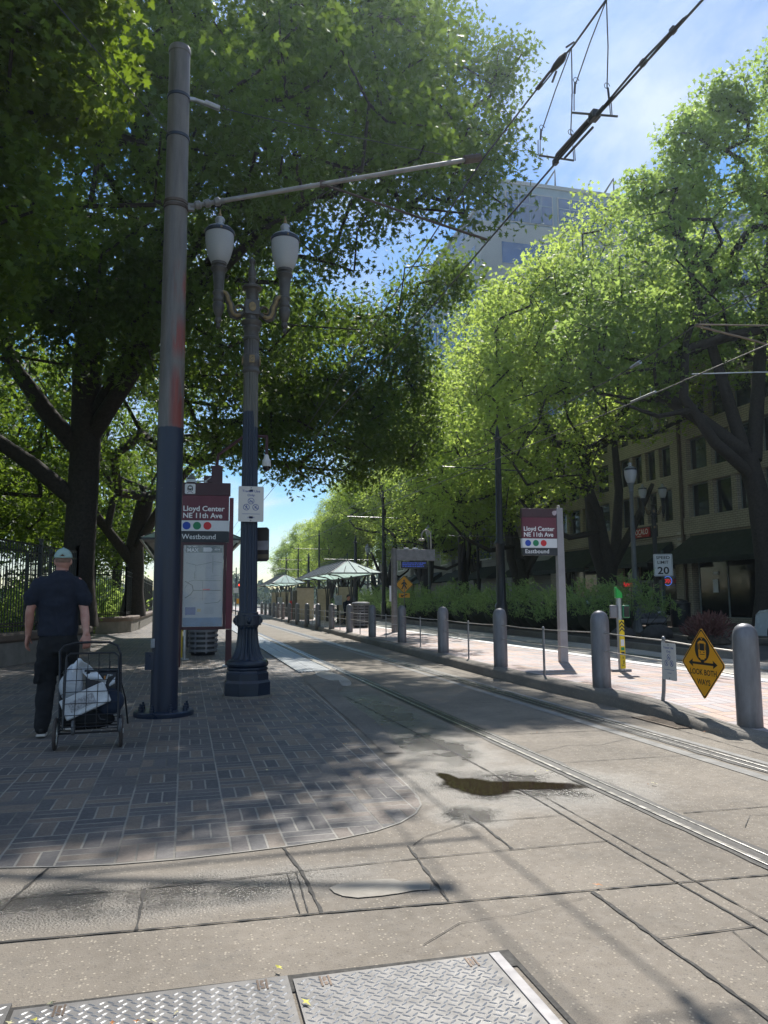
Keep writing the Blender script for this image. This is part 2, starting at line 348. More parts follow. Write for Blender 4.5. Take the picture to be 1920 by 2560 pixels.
# tactile strip (domes)
t=NT('tactile_domes'); sp=t.new('ShaderNodeSeparateXYZ'); t.l.new(t.co(),sp.inputs[0])
def _c(a): 
    f=t.math('SUBTRACT',t.math('FRACT',t.math('DIVIDE',a,0.061)),0.5); return t.math('MULTIPLY',f,f)
dd=t.math('SQRT',t.math('ADD',_c(sp.outputs[0]),_c(sp.outputs[1]))); dome=t.rng(dd,0.24,0.36,1,0)
t.put(t.b.inputs['Base Color'],t.mix(dome,t.scale((0.23,0.25,0.26),t.rng(t.noise(2.5,5,0.7),0.3,0.7,0.75,1.2)),(0.36,0.375,0.38,1))); t.setp(Roughness=0.5); t.bump(dome,1.0,0.005)
mTact=t.m
b=MB()
for i in range(80):
    y=13.95+i*0.61
    for x0 in (1.985,2.29): b.bx(x0,x0+0.301,y,y+0.606,0.003,0.032)
struct(b.obj('tactile_strip',mTact,smooth=0))
struct(MB().bx(2.60,2.70,14.0,120,0.0,0.036).obj('platform_edge_kerb',mConcP,smooth=0))
# joints in the concrete
def seam(b,pts,w=0.016,z=0.0045,jit=0.6,seed=1,dens=0.05):
    rg=random.Random(seed); P=[]
    for i in range(len(pts)-1):
        p,q=Vector(pts[i]),Vector(pts[i+1]); n=max(1,int((q-p).length/dens))
        for k in range(n): P.append(p.lerp(q,k/n))
    P.append(Vector(pts[-1])); vs=[]
    for i,p in enumerate(P):
        d=(P[min(i+1,len(P)-1)]-P[max(i-1,0)]).normalized(); n=Vector((-d.y,d.x)); o=rg.uniform(-1,1)*w*0.18; ww=w*(1+rg.uniform(-jit,jit))/2
        vs+=[(p.x+n.x*(ww+o),p.y+n.y*(ww+o),z),(p.x-n.x*(ww-o),p.y-n.y*(ww-o),z)]
    b.add(vs,[(2*i,2*i+1,2*i+3,2*i+2) for i in range(len(P)-1)])
b=MB(); sd_=0
for pts,w in [([(-14,3.62),(-0.7,3.40),(-0.05,3.365),(0.56,3.345),(1.15,3.31),(2.2,3.255),(2.80,3.22)],0.016),
 ([(-14,3.98),(-0.77,3.87),(-0.2,3.83),(0.3,3.85),(0.6,3.87),(1.12,3.89),(2.24,3.89)],0.010),([(1.58,4.41),(2.24,4.40)],0.010),
 ([(1.17,4.10),(1.13,3.32)],0.018),([(1.69,4.56),(1.68,3.9)],0.020),([(0.53,4.25),(0.57,3.86),(0.58,3.35)],0.020),([(0.50,3.86),(0.49,3.36)],0.008),([(0.545,3.86),(0.525,3.36)],0.008),([(-0.15,3.83),(-0.16,3.37)],0.018),([(-0.62,4.25),(-0.71,3.86),(-0.80,3.42)],0.018),([(-1.9,4.35),(-2.0,3.44)],0.016),
 ([(2.20,-2),(2.21,3.25),(2.24,4.8),(2.25,5.8),(2.20,7.7),(2.12,10.5)],0.015),([(2.295,-2),(2.30,3.25),(2.315,4.8)],0.012),
 ([(1.78,3.26),(1.775,2.76),(1.78,0.5)],0.022),([(1.78,2.76),(2.21,2.76)],0.012),([(2.31,2.72),(2.84,2.70)],0.012),
 ([(2.92,7.08),(4.22,7.0)],0.013),([(2.92,5.76),(4.22,5.74)],0.010),([(2.95,4.25),(4.2,4.22)],0.012),([(2.95,3.1),(4.2,3.1)],0.012),([(2.92,9.3),(4.22,9.25)],0.012),([(2.92,12.4),(4.22,12.4)],0.014),([(2.92,16.5),(4.22,16.5)],0.014),
 ([(1.9,6.9),(2.2,6.88)],0.010),([(2.24,5.0),(2.76,4.98)],0.009),([(2.2,7.6),(2.76,7.6)],0.010),([(2.14,9.4),(2.76,9.4)],0.010),
 ([(4.66,2),(4.67,5.76),(4.74,6.92),(4.72,12),(4.8,30)],0.012),([(4.70,6.2),(5.6,5.5)],0.010),([(4.38,4.9),(4.66,4.9)],0.008),([(4.38,8.8),(4.7,8.8)],0.008),([(4.67,4.1),(8.2,3.9)],0.012),([(5.9,2),(6.0,5.1)],0.012),
 ([(3.1,3.9),(3.3,4.1),(3.5,4.05),(3.9,4.2)],0.005),([(0.9,2.95),(1.1,3.1),(1.35,3.12),(1.7,3.2)],0.004),([(2.9,6.2),(3.3,6.4),(3.6,6.35),(4.1,6.6)],0.006),([(1.9,2.2),(2.05,2.5),(2.1,2.75)],0.005),([(3.0,8.1),(3.5,8.3),(4.1,8.2)],0.006),([(1.50,4.45),(1.66,4.58),(1.60,4.40),(1.30,4.22),(1.2,4.10)],0.006),([(1.70,6.5),(1.9,6.47)],0.007)]:
    sd_+=1; seam(b,pts,w*0.72,seed=sd_)
struct(b.obj('pavement_joints',mJoint,smooth=0))
# concrete patch
tag(MB().sheet([(0.67,3.55),(0.70,3.50),(0.76,3.463),(0.86,3.458),(0.95,3.465),(1.02,3.478),(1.09,3.47),(1.115,3.53),(1.09,3.585),(1.03,3.60),(1.0,3.595),(0.97,3.645),(0.90,3.66),(0.78,3.655),(0.70,3.645),(0.66,3.61)],0.0049).obj('concrete_patch',M('smooth_mortar_patch',(0.27,0.245,0.205),0.8,0,9,0.14,0.2,120),smooth=0),'smooth pale mortar patch in the concrete between two joints','patch')
# puddle
t=NT('puddle_water'); sp=t.new('ShaderNodeSeparateXYZ'); t.l.new(t.co(),sp.inputs[0])
def _el(cx,cy,rx,ry,rot):
    dx=t.math('SUBTRACT',sp.outputs[0],cx); dy=t.math('SUBTRACT',sp.outputs[1],cy); cr_,sr_=math.cos(rot),math.sin(rot)
    a=t.math('DIVIDE',t.math('ADD',t.math('MULTIPLY',dx,cr_),t.math('MULTIPLY',dy,sr_)),rx); b_=t.math('DIVIDE',t.math('SUBTRACT',t.math('MULTIPLY',dy,cr_),t.math('MULTIPLY',dx,sr_)),ry)
    return t.math('SUBTRACT',1.0,t.math('SQRT',t.math('ADD',t.math('MULTIPLY',a,a),t.math('MULTIPLY',b_,b_))))
w=t.math('MAXIMUM',t.math('MAXIMUM',_el(2.28,5.16,0.50,0.13,-0.32),_el(2.02,5.13,0.20,0.20,0.5)),t.math('MAXIMUM',_el(1.90,5.45,0.07,0.28,0.12),_el(1.97,5.30,0.18,0.22,0.5)))
w=t.math('ADD',w,t.math('ADD',t.math('MULTIPLY',t.math('SUBTRACT',t.noise(7,4,0.6),0.5),0.55),t.math('MULTIPLY',t.math('SUBTRACT',t.noise(60,2),0.5),0.25)))
t.setp(Roughness=0.03); t.put(t.b.inputs['Base Color'],t.scale((0.030,0.022,0.015),t.rng(t.noise(70,3),.3,.7,.6,1.3))); t.b.inputs['Specular IOR Level'].default_value=0.05; t.bump(t.noise(9,2),0.03,0.01)
t.put(t.b.inputs['Alpha'],t.rng(w,-0.02,0.26,0,1))
struct(MB().sheet([(1.6,4.75),(2.85,4.75),(2.85,5.85),(1.6,5.85)],0.0046).obj('puddle',t.m,smooth=0))
# rails
def rail(x,y0=-4,y1=160,side=1,name='rail'):
    tag_=[]
    b=MB(); rg=random.Random(int(x*100)); seam(b,[(x-0.088*side,y0),(x-0.088*side,40)],0.028,0.0046,0.5,int(x*7)+1,0.18); b.sheet([(x-0.09,40),(x+0.09,40),(x+0.09,y1),(x-0.09,y1)],0.0046)
    seam(b,[(x+0.075*side,y0),(x+0.075*side,40)],0.042,0.0047,0.6,int(x*7)+2,0.2)
    b.bx(min(x-0.078*side,x+0.065*side),max(x-0.078*side,x+0.065*side),y0,y1,-0.01,0.0052)
    return b
for tr,lab in ((2.82,'near'),(8.48,'far')):
    for j,x in enumerate((tr,tr+1.46)):
        sgn=1 if j==0 else -1
        o=struct(rail(x,side=sgn).obj('rail_groove',mRubber,smooth=0))
        b=MB()
        xa,xb=sorted((x-0.064*sgn,x-0.034*sgn)); b.bx(xa,xb,-4,160,-0.005,0.0125)
        xa,xb=sorted((x+0.040*sgn,x+0.054*sgn)); b.bx(xa,xb,-4,160,-0.005,0.0105)
        lbl={(0,0):'bright steel grooved rail nearest the brick corner, running past the puddle',(0,1):'grooved steel rail of the near track on the side of the bollard platform',(1,0):'grooved steel rail beyond the bollard platform, its nearer side',(1,1):'grooved steel rail beyond the bollard platform, next to the hedge kerb'}[(0 if lab=='near' else 1,j)]
        tag(b.obj('tram_rail',mRail,smooth=0,bevel=0.004),lbl,'rail','tram rails')
b=MB(); b.sheet([(4.02,-4),(4.13,-4),(4.13,160),(4.02,160)],0.0042); b.sheet([(4.40,-4),(4.47,-4),(4.47,160),(4.40,160)],0.0042)
struct(b.obj('rail_concrete_strip',M('rail_side_mortar',(0.25,0.24,0.22),0.8,0,6,0.2,0.2,90),smooth=0))
# island platform
def kx(y): return 4.93+max(0,min(0.75,(y-12)*0.03))-(0.12 if y<8 else 0)*0
def pz(y):
    t_=max(0,min(1,(y-5.0)/3.6)); return 0.012+0.14*t_*t_*(3-2*t_)
ys=[5.25,5.5,5.8,6.1,6.4,6.7,7,7.4,7.8,8.2,8.6,9.2,10,12,14,17,20,24,28,34,40,50,65,90,120]
def lx(y):
    pts=[(5.25,6.6),(5.5,5.7),(5.8,5.25),(6.1,5.03),(6.4,4.93),(6.7,4.90),(7,4.93),(7.8,5.0),(8.6,4.99),(10,4.93)]
    if y>=10: return kx(y)
    for (a,xa),(c,xc) in zip(pts,pts[1:]):
        if y<=c: return xa+(xc-xa)*(y-a)/(c-a)
b=MB(); kb=MB(); KW=0.27
for i in range(len(ys)-1):
    y0,y1=ys[i],ys[i+1]; xs0=[lx(y0)+KW,6.3,7.2,7.86]; xs1=[lx(y1)+KW,6.3,7.2,7.86]
    xs0[1]=max(xs0[1],xs0[0]+.05); xs0[2]=max(xs0[2],xs0[1]+.05)
    for k in range(3): b.add([(xs0[k],y0,pz(y0)),(xs0[k+1],y0,pz(y0)),(xs1[k+1],y1,pz(y1)),(xs1[k],y1,pz(y1))],[(0,1,2,3)])
    b.add([(7.86,y0,pz(y0)),(11.2,y0,pz(y0)),(11.2,y1,pz(y1)),(7.86,y1,pz(y1))],[(0,1,2,3)]) if y1<=8.7 else None
    b.add([(7.86,y0,pz(y0)),(7.86,y0,-.01),(7.86,y1,-.01),(7.86,y1,pz(y1))],[(0,1,2,3)])
    l0,l1=lx(y0),lx(y1); e=0.03
    kb.add([(l0,y0,-.01),(l0+0.012,y0,pz(y0)-e),(l0+e+.012,y0,pz(y0)+.003),(l0+KW+.004,y0,pz(y0)+.003),(l1,y1,-.01),(l1+.012,y1,pz(y1)-e),(l1+e+.012,y1,pz(y1)+.003),(l1+KW+.004,y1,pz(y1)+.003)],[(0,1,5,4),(1,2,6,5),(2,3,7,6)])
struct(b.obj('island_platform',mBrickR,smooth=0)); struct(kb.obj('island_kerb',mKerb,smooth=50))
struct(MB().bx(7.62,7.875,9.0,120,0.02,0.161).obj('platform_white_edge',M('white_edge_paint',(0.62,0.62,0.60),0.6,0,8,0.15),smooth=0))
struct(MB().sheet([(7.88,9.3),(11.1,9.3),(11.3,170),(7.88,170)],0.0045).obj('far_track_pavement',mConcP,smooth=0))
# planted median, road, far sidewalk
md=[(10.75,14.5),(11.0,17),(11.3,21),(11.6,26),(11.8,40),(11.8,150),(14.8,150),(14.8,21.5),(14.3,19.3),(13.4,17.5),(12.2,15.2),(11.4,14.2)]
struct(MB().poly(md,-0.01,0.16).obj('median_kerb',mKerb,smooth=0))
mi_=[(p[0]+(0.16 if p[0]<12.0 else -0.16),p[1]+(0.2 if p[1]<18 else 0)) for p in md]
struct(MB().sheet(mi_,0.165).obj('median_soil',mSoil,smooth=0))
struct(MB().sheet([(11.05,9.0),(18.0,9.0),(18,170),(11.05,170)],-0.005).obj('road',mAsph,smooth=0))
struct(MB().poly([(18.0,-6),(40,-6),(40,170),(18.0,170)],-0.01,0.15).obj('sidewalk',mBrickW,smooth=0))
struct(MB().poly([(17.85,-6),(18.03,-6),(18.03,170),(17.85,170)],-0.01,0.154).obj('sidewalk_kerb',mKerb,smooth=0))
struct(MB().sheet([(-60,20),(-6.5,14.2),(-4.0,18),(-3.0,22.2),(-3.6,24),(-9,31),(-7.0,34.0),(-3.6,33.2),(-2.6,36),(-2.4,170),(-60,170)],0.0055).obj('park_lawn',M('lawn',(0.05,0.09,0.02),0.95,0,3,0.4,0.8,60),smooth=0))
# storm drain
o=thing('storm_drain','rusty slotted storm drain grate beside the kerb below the yellow diamond sign','drain',(4.93,7.27,0.0))
b=MB(); b.sheet([(-0.19,-0.40),(0.10,-0.40),(0.12,0.40),(-0.17,0.40)],0.0055); b.obj('pit',mBlackT,o,smooth=0)
b=MB()
for i in range(24):
    y=-0.385+i*0.0335; b.box((-0.035,y,0.008),(0.27,0.014,0.006),rz=0.02)
b.box((-0.18,0,0.009),(0.02,0.82,0.008)); b.box((0.105,0,0.009),(0.02,0.82,0.008)); b.obj('grate',M('rusty_iron',(0.13,0.10,0.075),0.6,0.4,12,0.4),o)
rg=random.Random(5); b=MB()
for i in range(260):
    y=rg.uniform(-0.95,0.5); x=0.10+rg.gauss(0,0.022)-0.0*abs(y); s_=rg.uniform(0.006,0.022); b.box((4.93+x,7.27+y,0.008+rg.uniform(0,.012)),(s_,s_*0.6,0.004),rz=rg.uniform(0,3),rx=rg.uniform(-.6,.6))
struct(b.obj('leaf_litter',M('dry_litter',(0.13,0.075,0.045),0.9,0,30,0.5),smooth=0),'stuff')
# diamond plate covers
def plate(x0,x1,y0,y1,label,sd):
    o=thing('steel_cover_plate',label,'cover plate',((x0+x1)/2,(y0+y1)/2,0.0),0,'steel tread plate covers in the pavement')
    cx,cy=(x0+x1)/2,(y0+y1)/2
    MB().bx(x0-cx,x1-cx,y0-cy,y1-cy,-0.005,0.010).obj('plate',mPlate,o,smooth=0)
    vs=[];fs=[];n=0; s=0.0185; rg=random.Random(sd); i=0; y=y0+0.02
    while y<y1-0.015:
        x=x0+0.02+(0.5*s*1.5 if i%2 else 0); k=0
        while x<x1-0.015:
            a=R(38) if (k+i)%2 else R(-38); a+=0 ; c,sn=math.cos(a),math.sin(a); lx_,ly_=0.0165,0.0042
            P=[(lx_,0,0),(0.4*lx_,ly_,0),(-0.4*lx_,ly_,0),(-lx_,0,0),(-0.4*lx_,-ly_,0),(0.4*lx_,-ly_,0),(0.45*lx_,0,0.0024),(-0.45*lx_,0,0.0024)]
            for p in P: vs.append((x-cx+p[0]*c-p[1]*sn,y-cy+p[0]*sn+p[1]*c,0.0101+p[2]))
            fs+=[(n+a_,n+b_,n+c_) if d_ is None else (n+a_,n+b_,n+c_,n+d_) for a_,b_,c_,d_ in ((0,1,6,None),(1,2,7,6),(2,3,7,None),(3,4,7,None),(4,5,6,7),(5,0,6,None))]; n+=8
            x+=0.029; k+=1
        y+=0.0235; i+=1
    b=MB(); b.v=vs; b.f=fs; b.mi=[0]*len(fs); b.obj('tread',mPlateT,o,smooth=0)
    return o
mPlate=M('tread_plate_steel',(0.14,0.136,0.134),0.55,0.4,7,0.28,0.15,200); mPlateT=M('worn_tread_steel',(0.30,0.30,0.30),0.38,0.6,9,0.15)
pa=plate(0.385,1.10,1.7,2.80,'right-hand tread plate cover with a pale bare edge bar, bottom centre of the pavement',1)
MB().bx(0.36,0.40,-0.55,0.55,-0.004,0.013).obj('edge_bar',M('scuffed_edge_bar',(0.27,0.26,0.265),0.6,0.2,9,0.15),pa,bevel=0.002)
pb=plate(-0.50,0.37,1.72,2.83,'wide middle tread plate cover scattered with yellow leaves',2)
pc=plate(-1.4,-0.515,1.75,2.88,'grimy tread plate cover cut off at the lower left corner',3)
def slot(p,x,y):
    b=MB(); b.bx(x-0.018,x-0.011,y-0.07,y,0.0102,0.0125); b.bx(x+0.011,x+0.018,y-0.07,y,0.0102,0.0125); b.bx(x-0.006,x+0.006,y-0.06,y-0.004,0.0102,0.0114); b.obj('lifting_slot',mRailD,p,smooth=0,world=True)
slot(pa,0.49,2.79); slot(pa,1.02,2.79); slot(pb,0.28,2.82); slot(pb,-0.36,2.82); slot(pc,-0.60,2.87)
struct(MB().sheet([(-1.45,2.78),(1.17,2.70),(1.17,1.6),(1.19,1.6),(1.19,2.825),(-0.50,2.86),(-1.45,2.91)],0.0045).obj('cover_gap',mJoint,smooth=0))
# fallen leaves
rg=random.Random(11); b=MB(); kinds=[]
spots=[(-0.42,2.72,5),(-0.2,2.62,5),(0.02,2.66,4),(-0.33,2.5,3),(-0.5,2.65,3),(0.1,2.5,3),(0.38,2.66,1),(0.45,2.9,1),(1.3,8.0,2),(1.55,9.2,2),(0.7,6.0,1),(-0.1,5.2,1),(2.0,8.0,3),(1.2,5.6,1),(3.3,7.0,2),(1.4,7.0,2),(3.2,4.9,3),(1.9,3.4,1),(2.7,5.5,4),(4.9,6.6,3)]
for X,Y,k in spots:
    for j in range(k):
        x,y=X+rg.gauss(0,.06),Y+rg.gauss(0,.05); a=rg.uniform(0,6.28); s_=rg.uniform(.007,.018); b.cur=rg.randrange(3)
        pts=[]
        for q in range(8):
            r_=s_*(1.0 if q%2==0 else 0.45)*(1.5 if q in(0,4) else 0.8); aa=a+q*PI/4; pts.append((x+r_*math.cos(aa),y+r_*math.sin(aa),0.018+rg.uniform(-.003,.004)))
        b.sheet(pts,0.016)
struct(b.obj('fallen_leaves',[M('yellow_leaf',(0.55,0.5,0.08),0.7),M('orange_leaf',(0.5,0.2,0.06),0.7),M('pale_leaf',(0.5,0.45,0.25),0.7)],smooth=0),'stuff')
# ================================================================ CATENARY POLE (left)
t=NT('weathered_pole_paint'); sp=t.new('ShaderNodeSeparateXYZ'); t.l.new(t.co(),sp.inputs[0]); X,Z=sp.outputs[0],sp.outputs[2]
st=t.new('ShaderNodeMapping'); t.l.new(t.co(),st.inputs[0]); st.inputs['Scale'].default_value=(14,14,1.6)
sn=t.noise(1.0,6,0.65,st.outputs[0]); n2=t.noise(0.9,4,0.7)
up=t.rng(t.math('ADD',Z,t.math('MULTIPLY',t.math('SUBTRACT',sn,0.5),0.03)),3.33,3.345)
grey=t.scale((0.115,0.105,0.095),t.rng(sn,0.25,0.75,0.6,1.5))
win=lambda a,c_: t.math('MULTIPLY',t.rng(Z,a-.12,a+.08),t.rng(Z,c_-.1,c_+.12,1,0)); hb=t.math('MAXIMUM',t.math('MAXIMUM',win(3.3,4.0),t.math('MULTIPLY',win(4.25,4.62),0.93)),t.math('MULTIPLY',win(4.95,5.3),0.96)); side=t.rng(X,-0.035,0.03)
redm=t.math('MULTIPLY',t.math('MULTIPLY',hb,side),t.rng(t.math('ADD',t.noise(0.75,3,0.6,st.outputs[0]),t.rng(Z,3.3,5.3,0.10,0.0)),0.46,0.60))
c=t.mix(redm,grey,t.scale((0.20,0.045,0.032),t.rng(sn,0.2,0.8,0.6,1.4)))
c=t.mix(up,t.scale((0.012,0.02,0.042),t.rng(sn,0.3,0.7,0.75,1.3)),c)
spk=t.math('MULTIPLY',t.rng(t.noise(42,3,0.7),0.70,0.74),t.rng(Z,1.2,2.9)); spk=t.math('MULTIPLY',spk,t.rng(Z,2.6,3.1,1,0)); c=t.mix(spk,c,(0.3,0.32,0.35,1))
t.put(t.b.inputs['Base Color'],c); t.setp(Roughness=t.rng(sn,0.3,0.7,0.3,0.5)); t.bump(sn,0.08,0.004); mPole=t.m
o=thing('catenary_pole','tall round foreground pole, blue-black below and weathered with red primer patches above','pole',(-0.21,9.38,0))
MB().lathe([(0.152,0.04),(0.150,3.3),(0.139,5.5),(0.128,8.14),(0.137,8.15),(0.137,8.20),(0.128,8.23),(0,8.235)],seg=40).obj('shaft',mPole,o,smooth=40)
MB().lathe([(0.33,0.0),(0.335,0.012),(0.335,0.05),(0.325,0.06),(0.17,0.065)],seg=48).obj('base_plate',mPoleBlue,o,smooth=35)
for k in range(8):
    a=2*PI*k/8+0.3; b=MB(); x,y=0.265*math.cos(a),0.265*math.sin(a)
    b.lathe([(0.030,0.055),(0.030,0.064)],(x,y,0),16); b.lathe([(0.025,0.064),(0.025,0.09)],(x,y,0),6); b.lathe([(0.023,0.092),(0.023,0.115)],(x,y,0),6); b.lathe([(0.013,0.115),(0.013,0.145)],(x,y,0),10)
    b.obj('anchor_bolt',mPoleBlue,o,smooth=30)
for z,r_ in ((7.56,0.134),(7.02,0.136),(6.16,0.141),(6.10,0.142)):
    MB().lathe([(r_,z-0.02),(r_+.008,z-0.018),(r_+.008,z+0.018),(r_,z+0.02)],seg=32).obj('clamp_band',mPoleBlue if z>7 else mRailD,o)
b=MB(); b.tube([(-0.145,-0.06,0.52),(-0.145,-0.06,0.72)],[0.075,0.075],20,sy=0.35); b.obj('handhole_cover',mPoleBlue,o,smooth=50)
MB().box((-0.125,-0.075,0.82),(0.055,0.055,0.1),rz=0.6).obj('pale_sticker',M('faded_sticker',(0.33,0.34,0.36),0.5),o,bevel=0.004)
b=MB(); b.box((0.155,-0.02,7.56),(0.10,0.03,0.04)); b.tube([(0.2,-0.02,7.56),(0.45,-0.02,7.5)],[0.022,0.03],8); b.tube([(0.32,-0.02,7.54),(0.50,-0.02,7.49)],[0.038,0.036],8); b.obj('strain_insulator',mGalv,o)
# cantilever: horizontal arm with registration arm
arm=MB(); P0=Vector((0.14,-0.03,6.13)); P1=Vector((3.70,-0.55,6.96))
dirv=(P1-P0).normalized(); arm.tube([P0+dirv*0.42,P1],0.028,12)
ar=arm.obj('cantilever_arm',M('weathered_galvanised_pipe',(0.27,0.26,0.245),0.5,0.5,6,0.25),o)
b=MB(); b.box((0.17,-0.02,6.13),(0.1,0.05,0.09)); 
q=[P0+dirv*d for d in (0.03,0.08,0.1,0.15,0.17,0.20,0.22,0.27,0.29,0.32,0.34,0.39,0.41,0.45)]
b.tube(q,[0.02,0.03,0.05,0.05,0.026,0.026,0.05,0.05,0.026,0.026,0.05,0.05,0.03,0.036],14); b.obj('insulator',M('glazed_insulator',(0.20,0.20,0.20),0.35),ar)
b=MB(); Q0=P0.lerp(P1,0.46); Q1=Vector((3.74,-0.86,5.72)); b.tube([Q0,Q0.lerp(Q1,0.5)+Vector((0,0,-0.01)),Q1],0.017,8); b.box(tuple(Q0),(0.07,0.05,0.08)); b.obj('registration_arm',mRailD,ar)
MB().tube([P1+Vector((-0.12,0,-0.03)),P1+Vector((0.10,0,0.03))],0.055,10).obj('end_clamp',mRailD,ar)
# ================================================================ ORNATE TWIN LAMP
mCast=M('cast_iron_paint',(0.012,0.022,0.042),0.36,0,5,0.3,0.12,60); mCastW=M('weathered_cast_iron',(0.075,0.07,0.066),0.45,0,5,0.3,0.12,60)
t=NT('lamp_shaft_paint'); sp=t.new('ShaderNodeSeparateXYZ'); t.l.new(t.co(),sp.inputs[0]); st=t.new('ShaderNodeMapping'); t.l.new(t.co(),st.inputs[0]); st.inputs['Scale'].default_value=(22,22,1.5)
sn=t.noise(1,5,0.6,st.outputs[0]); upm=t.rng(t.math('ADD',sp.outputs[2],t.math('MULTIPLY',t.rng(sp.outputs[0],0.03,0.05),0.22)),3.93,3.95)
t.put(t.b.inputs['Base Color'],t.mix(upm,t.scale((0.012,0.021,0.045),t.rng(sn,.3,.7,.75,1.3)),t.scale((0.105,0.10,0.085),t.rng(sn,.3,.7,.7,1.4)))); t.setp(Roughness=0.4); mShaft=t.m
mGold=M('faded_gilding',(0.24,0.17,0.075),0.5,0.2,14,0.4)
t=NT('prismatic_globe'); t.setp(Roughness=0.18); t.put(t.b.inputs['Base Color'],(0.62,0.64,0.66,1)); t.b.inputs['Transmission Weight'].default_value=0.35; t.b.inputs['IOR'].default_value=1.2
wv=t.new('ShaderNodeTexWave'); wv.bands_direction='Z'; wv.inputs['Scale'].default_value=26; t.l.new(t.co(),wv.inputs[0]); t.bump(wv.outputs[0],0.5,0.004); mGlobe=t.m
mGlobeCap=M('spun_metal_cap',(0.33,0.34,0.36),0.3,0.5,5,0.15)
def acorn(parent,x,y,z,s=1.0,capm=mGlobeCap,rim=mCast):
    """acorn luminaire; z = bottom of glass"""
    l=MB().lathe([(0.105*s,0),(0.120*s,0.010*s),(0.155*s,0.09*s),(0.186*s,0.20*s),(0.201*s,0.31*s),(0.203*s,0.39*s),(0.199*s,0.44*s)],(x,y,z),32).obj('lamp_globe',mGlobe,parent,smooth=60)
    MB().lathe([(0.03*s,0.0),(0.035*s,0.2*s),(0.02*s,0.34*s),(0,0.35*s)],(x,y,z),16).obj('bulb',M('pale_bulb',(0.75,0.7,0.62),0.4),l)
    MB().lathe([(0.205*s,0.43*s),(0.212*s,0.44*s),(0.212*s,0.475*s),(0.20*s,0.49*s)],(x,y,z),32).obj('lamp_rim',rim,l)
    MB().lathe([(0.20*s,0.488*s),(0.17*s,0.52*s),(0.11*s,0.555*s),(0.062*s,0.575*s),(0.052*s,0.60*s),(0.068*s,0.63*s),(0.072*s,0.66*s),(0.05*s,0.69*s),(0.028*s,0.70*s),(0,0.705*s)],(x,y,z),32).obj('lamp_cap',capm,l,smooth=50)
    MB().lathe([(0.012*s,0.70*s),(0.022*s,0.715*s),(0.028*s,0.735*s),(0.012*s,0.76*s),(0.018*s,0.775*s),(0.006*s,0.81*s),(0,0.83*s)],(x,y,z),12).obj('lamp_finial',mGold,l,smooth=50)
    for k in range(4): MB().ball((x+0.21*s*math.cos(k*PI/2-1.5),y+0.21*s*math.sin(k*PI/2-1.5),z+0.458*s),(0.016*s,0.016*s,0.016*s),8,6).obj('rosette',mGold,l)
    return l
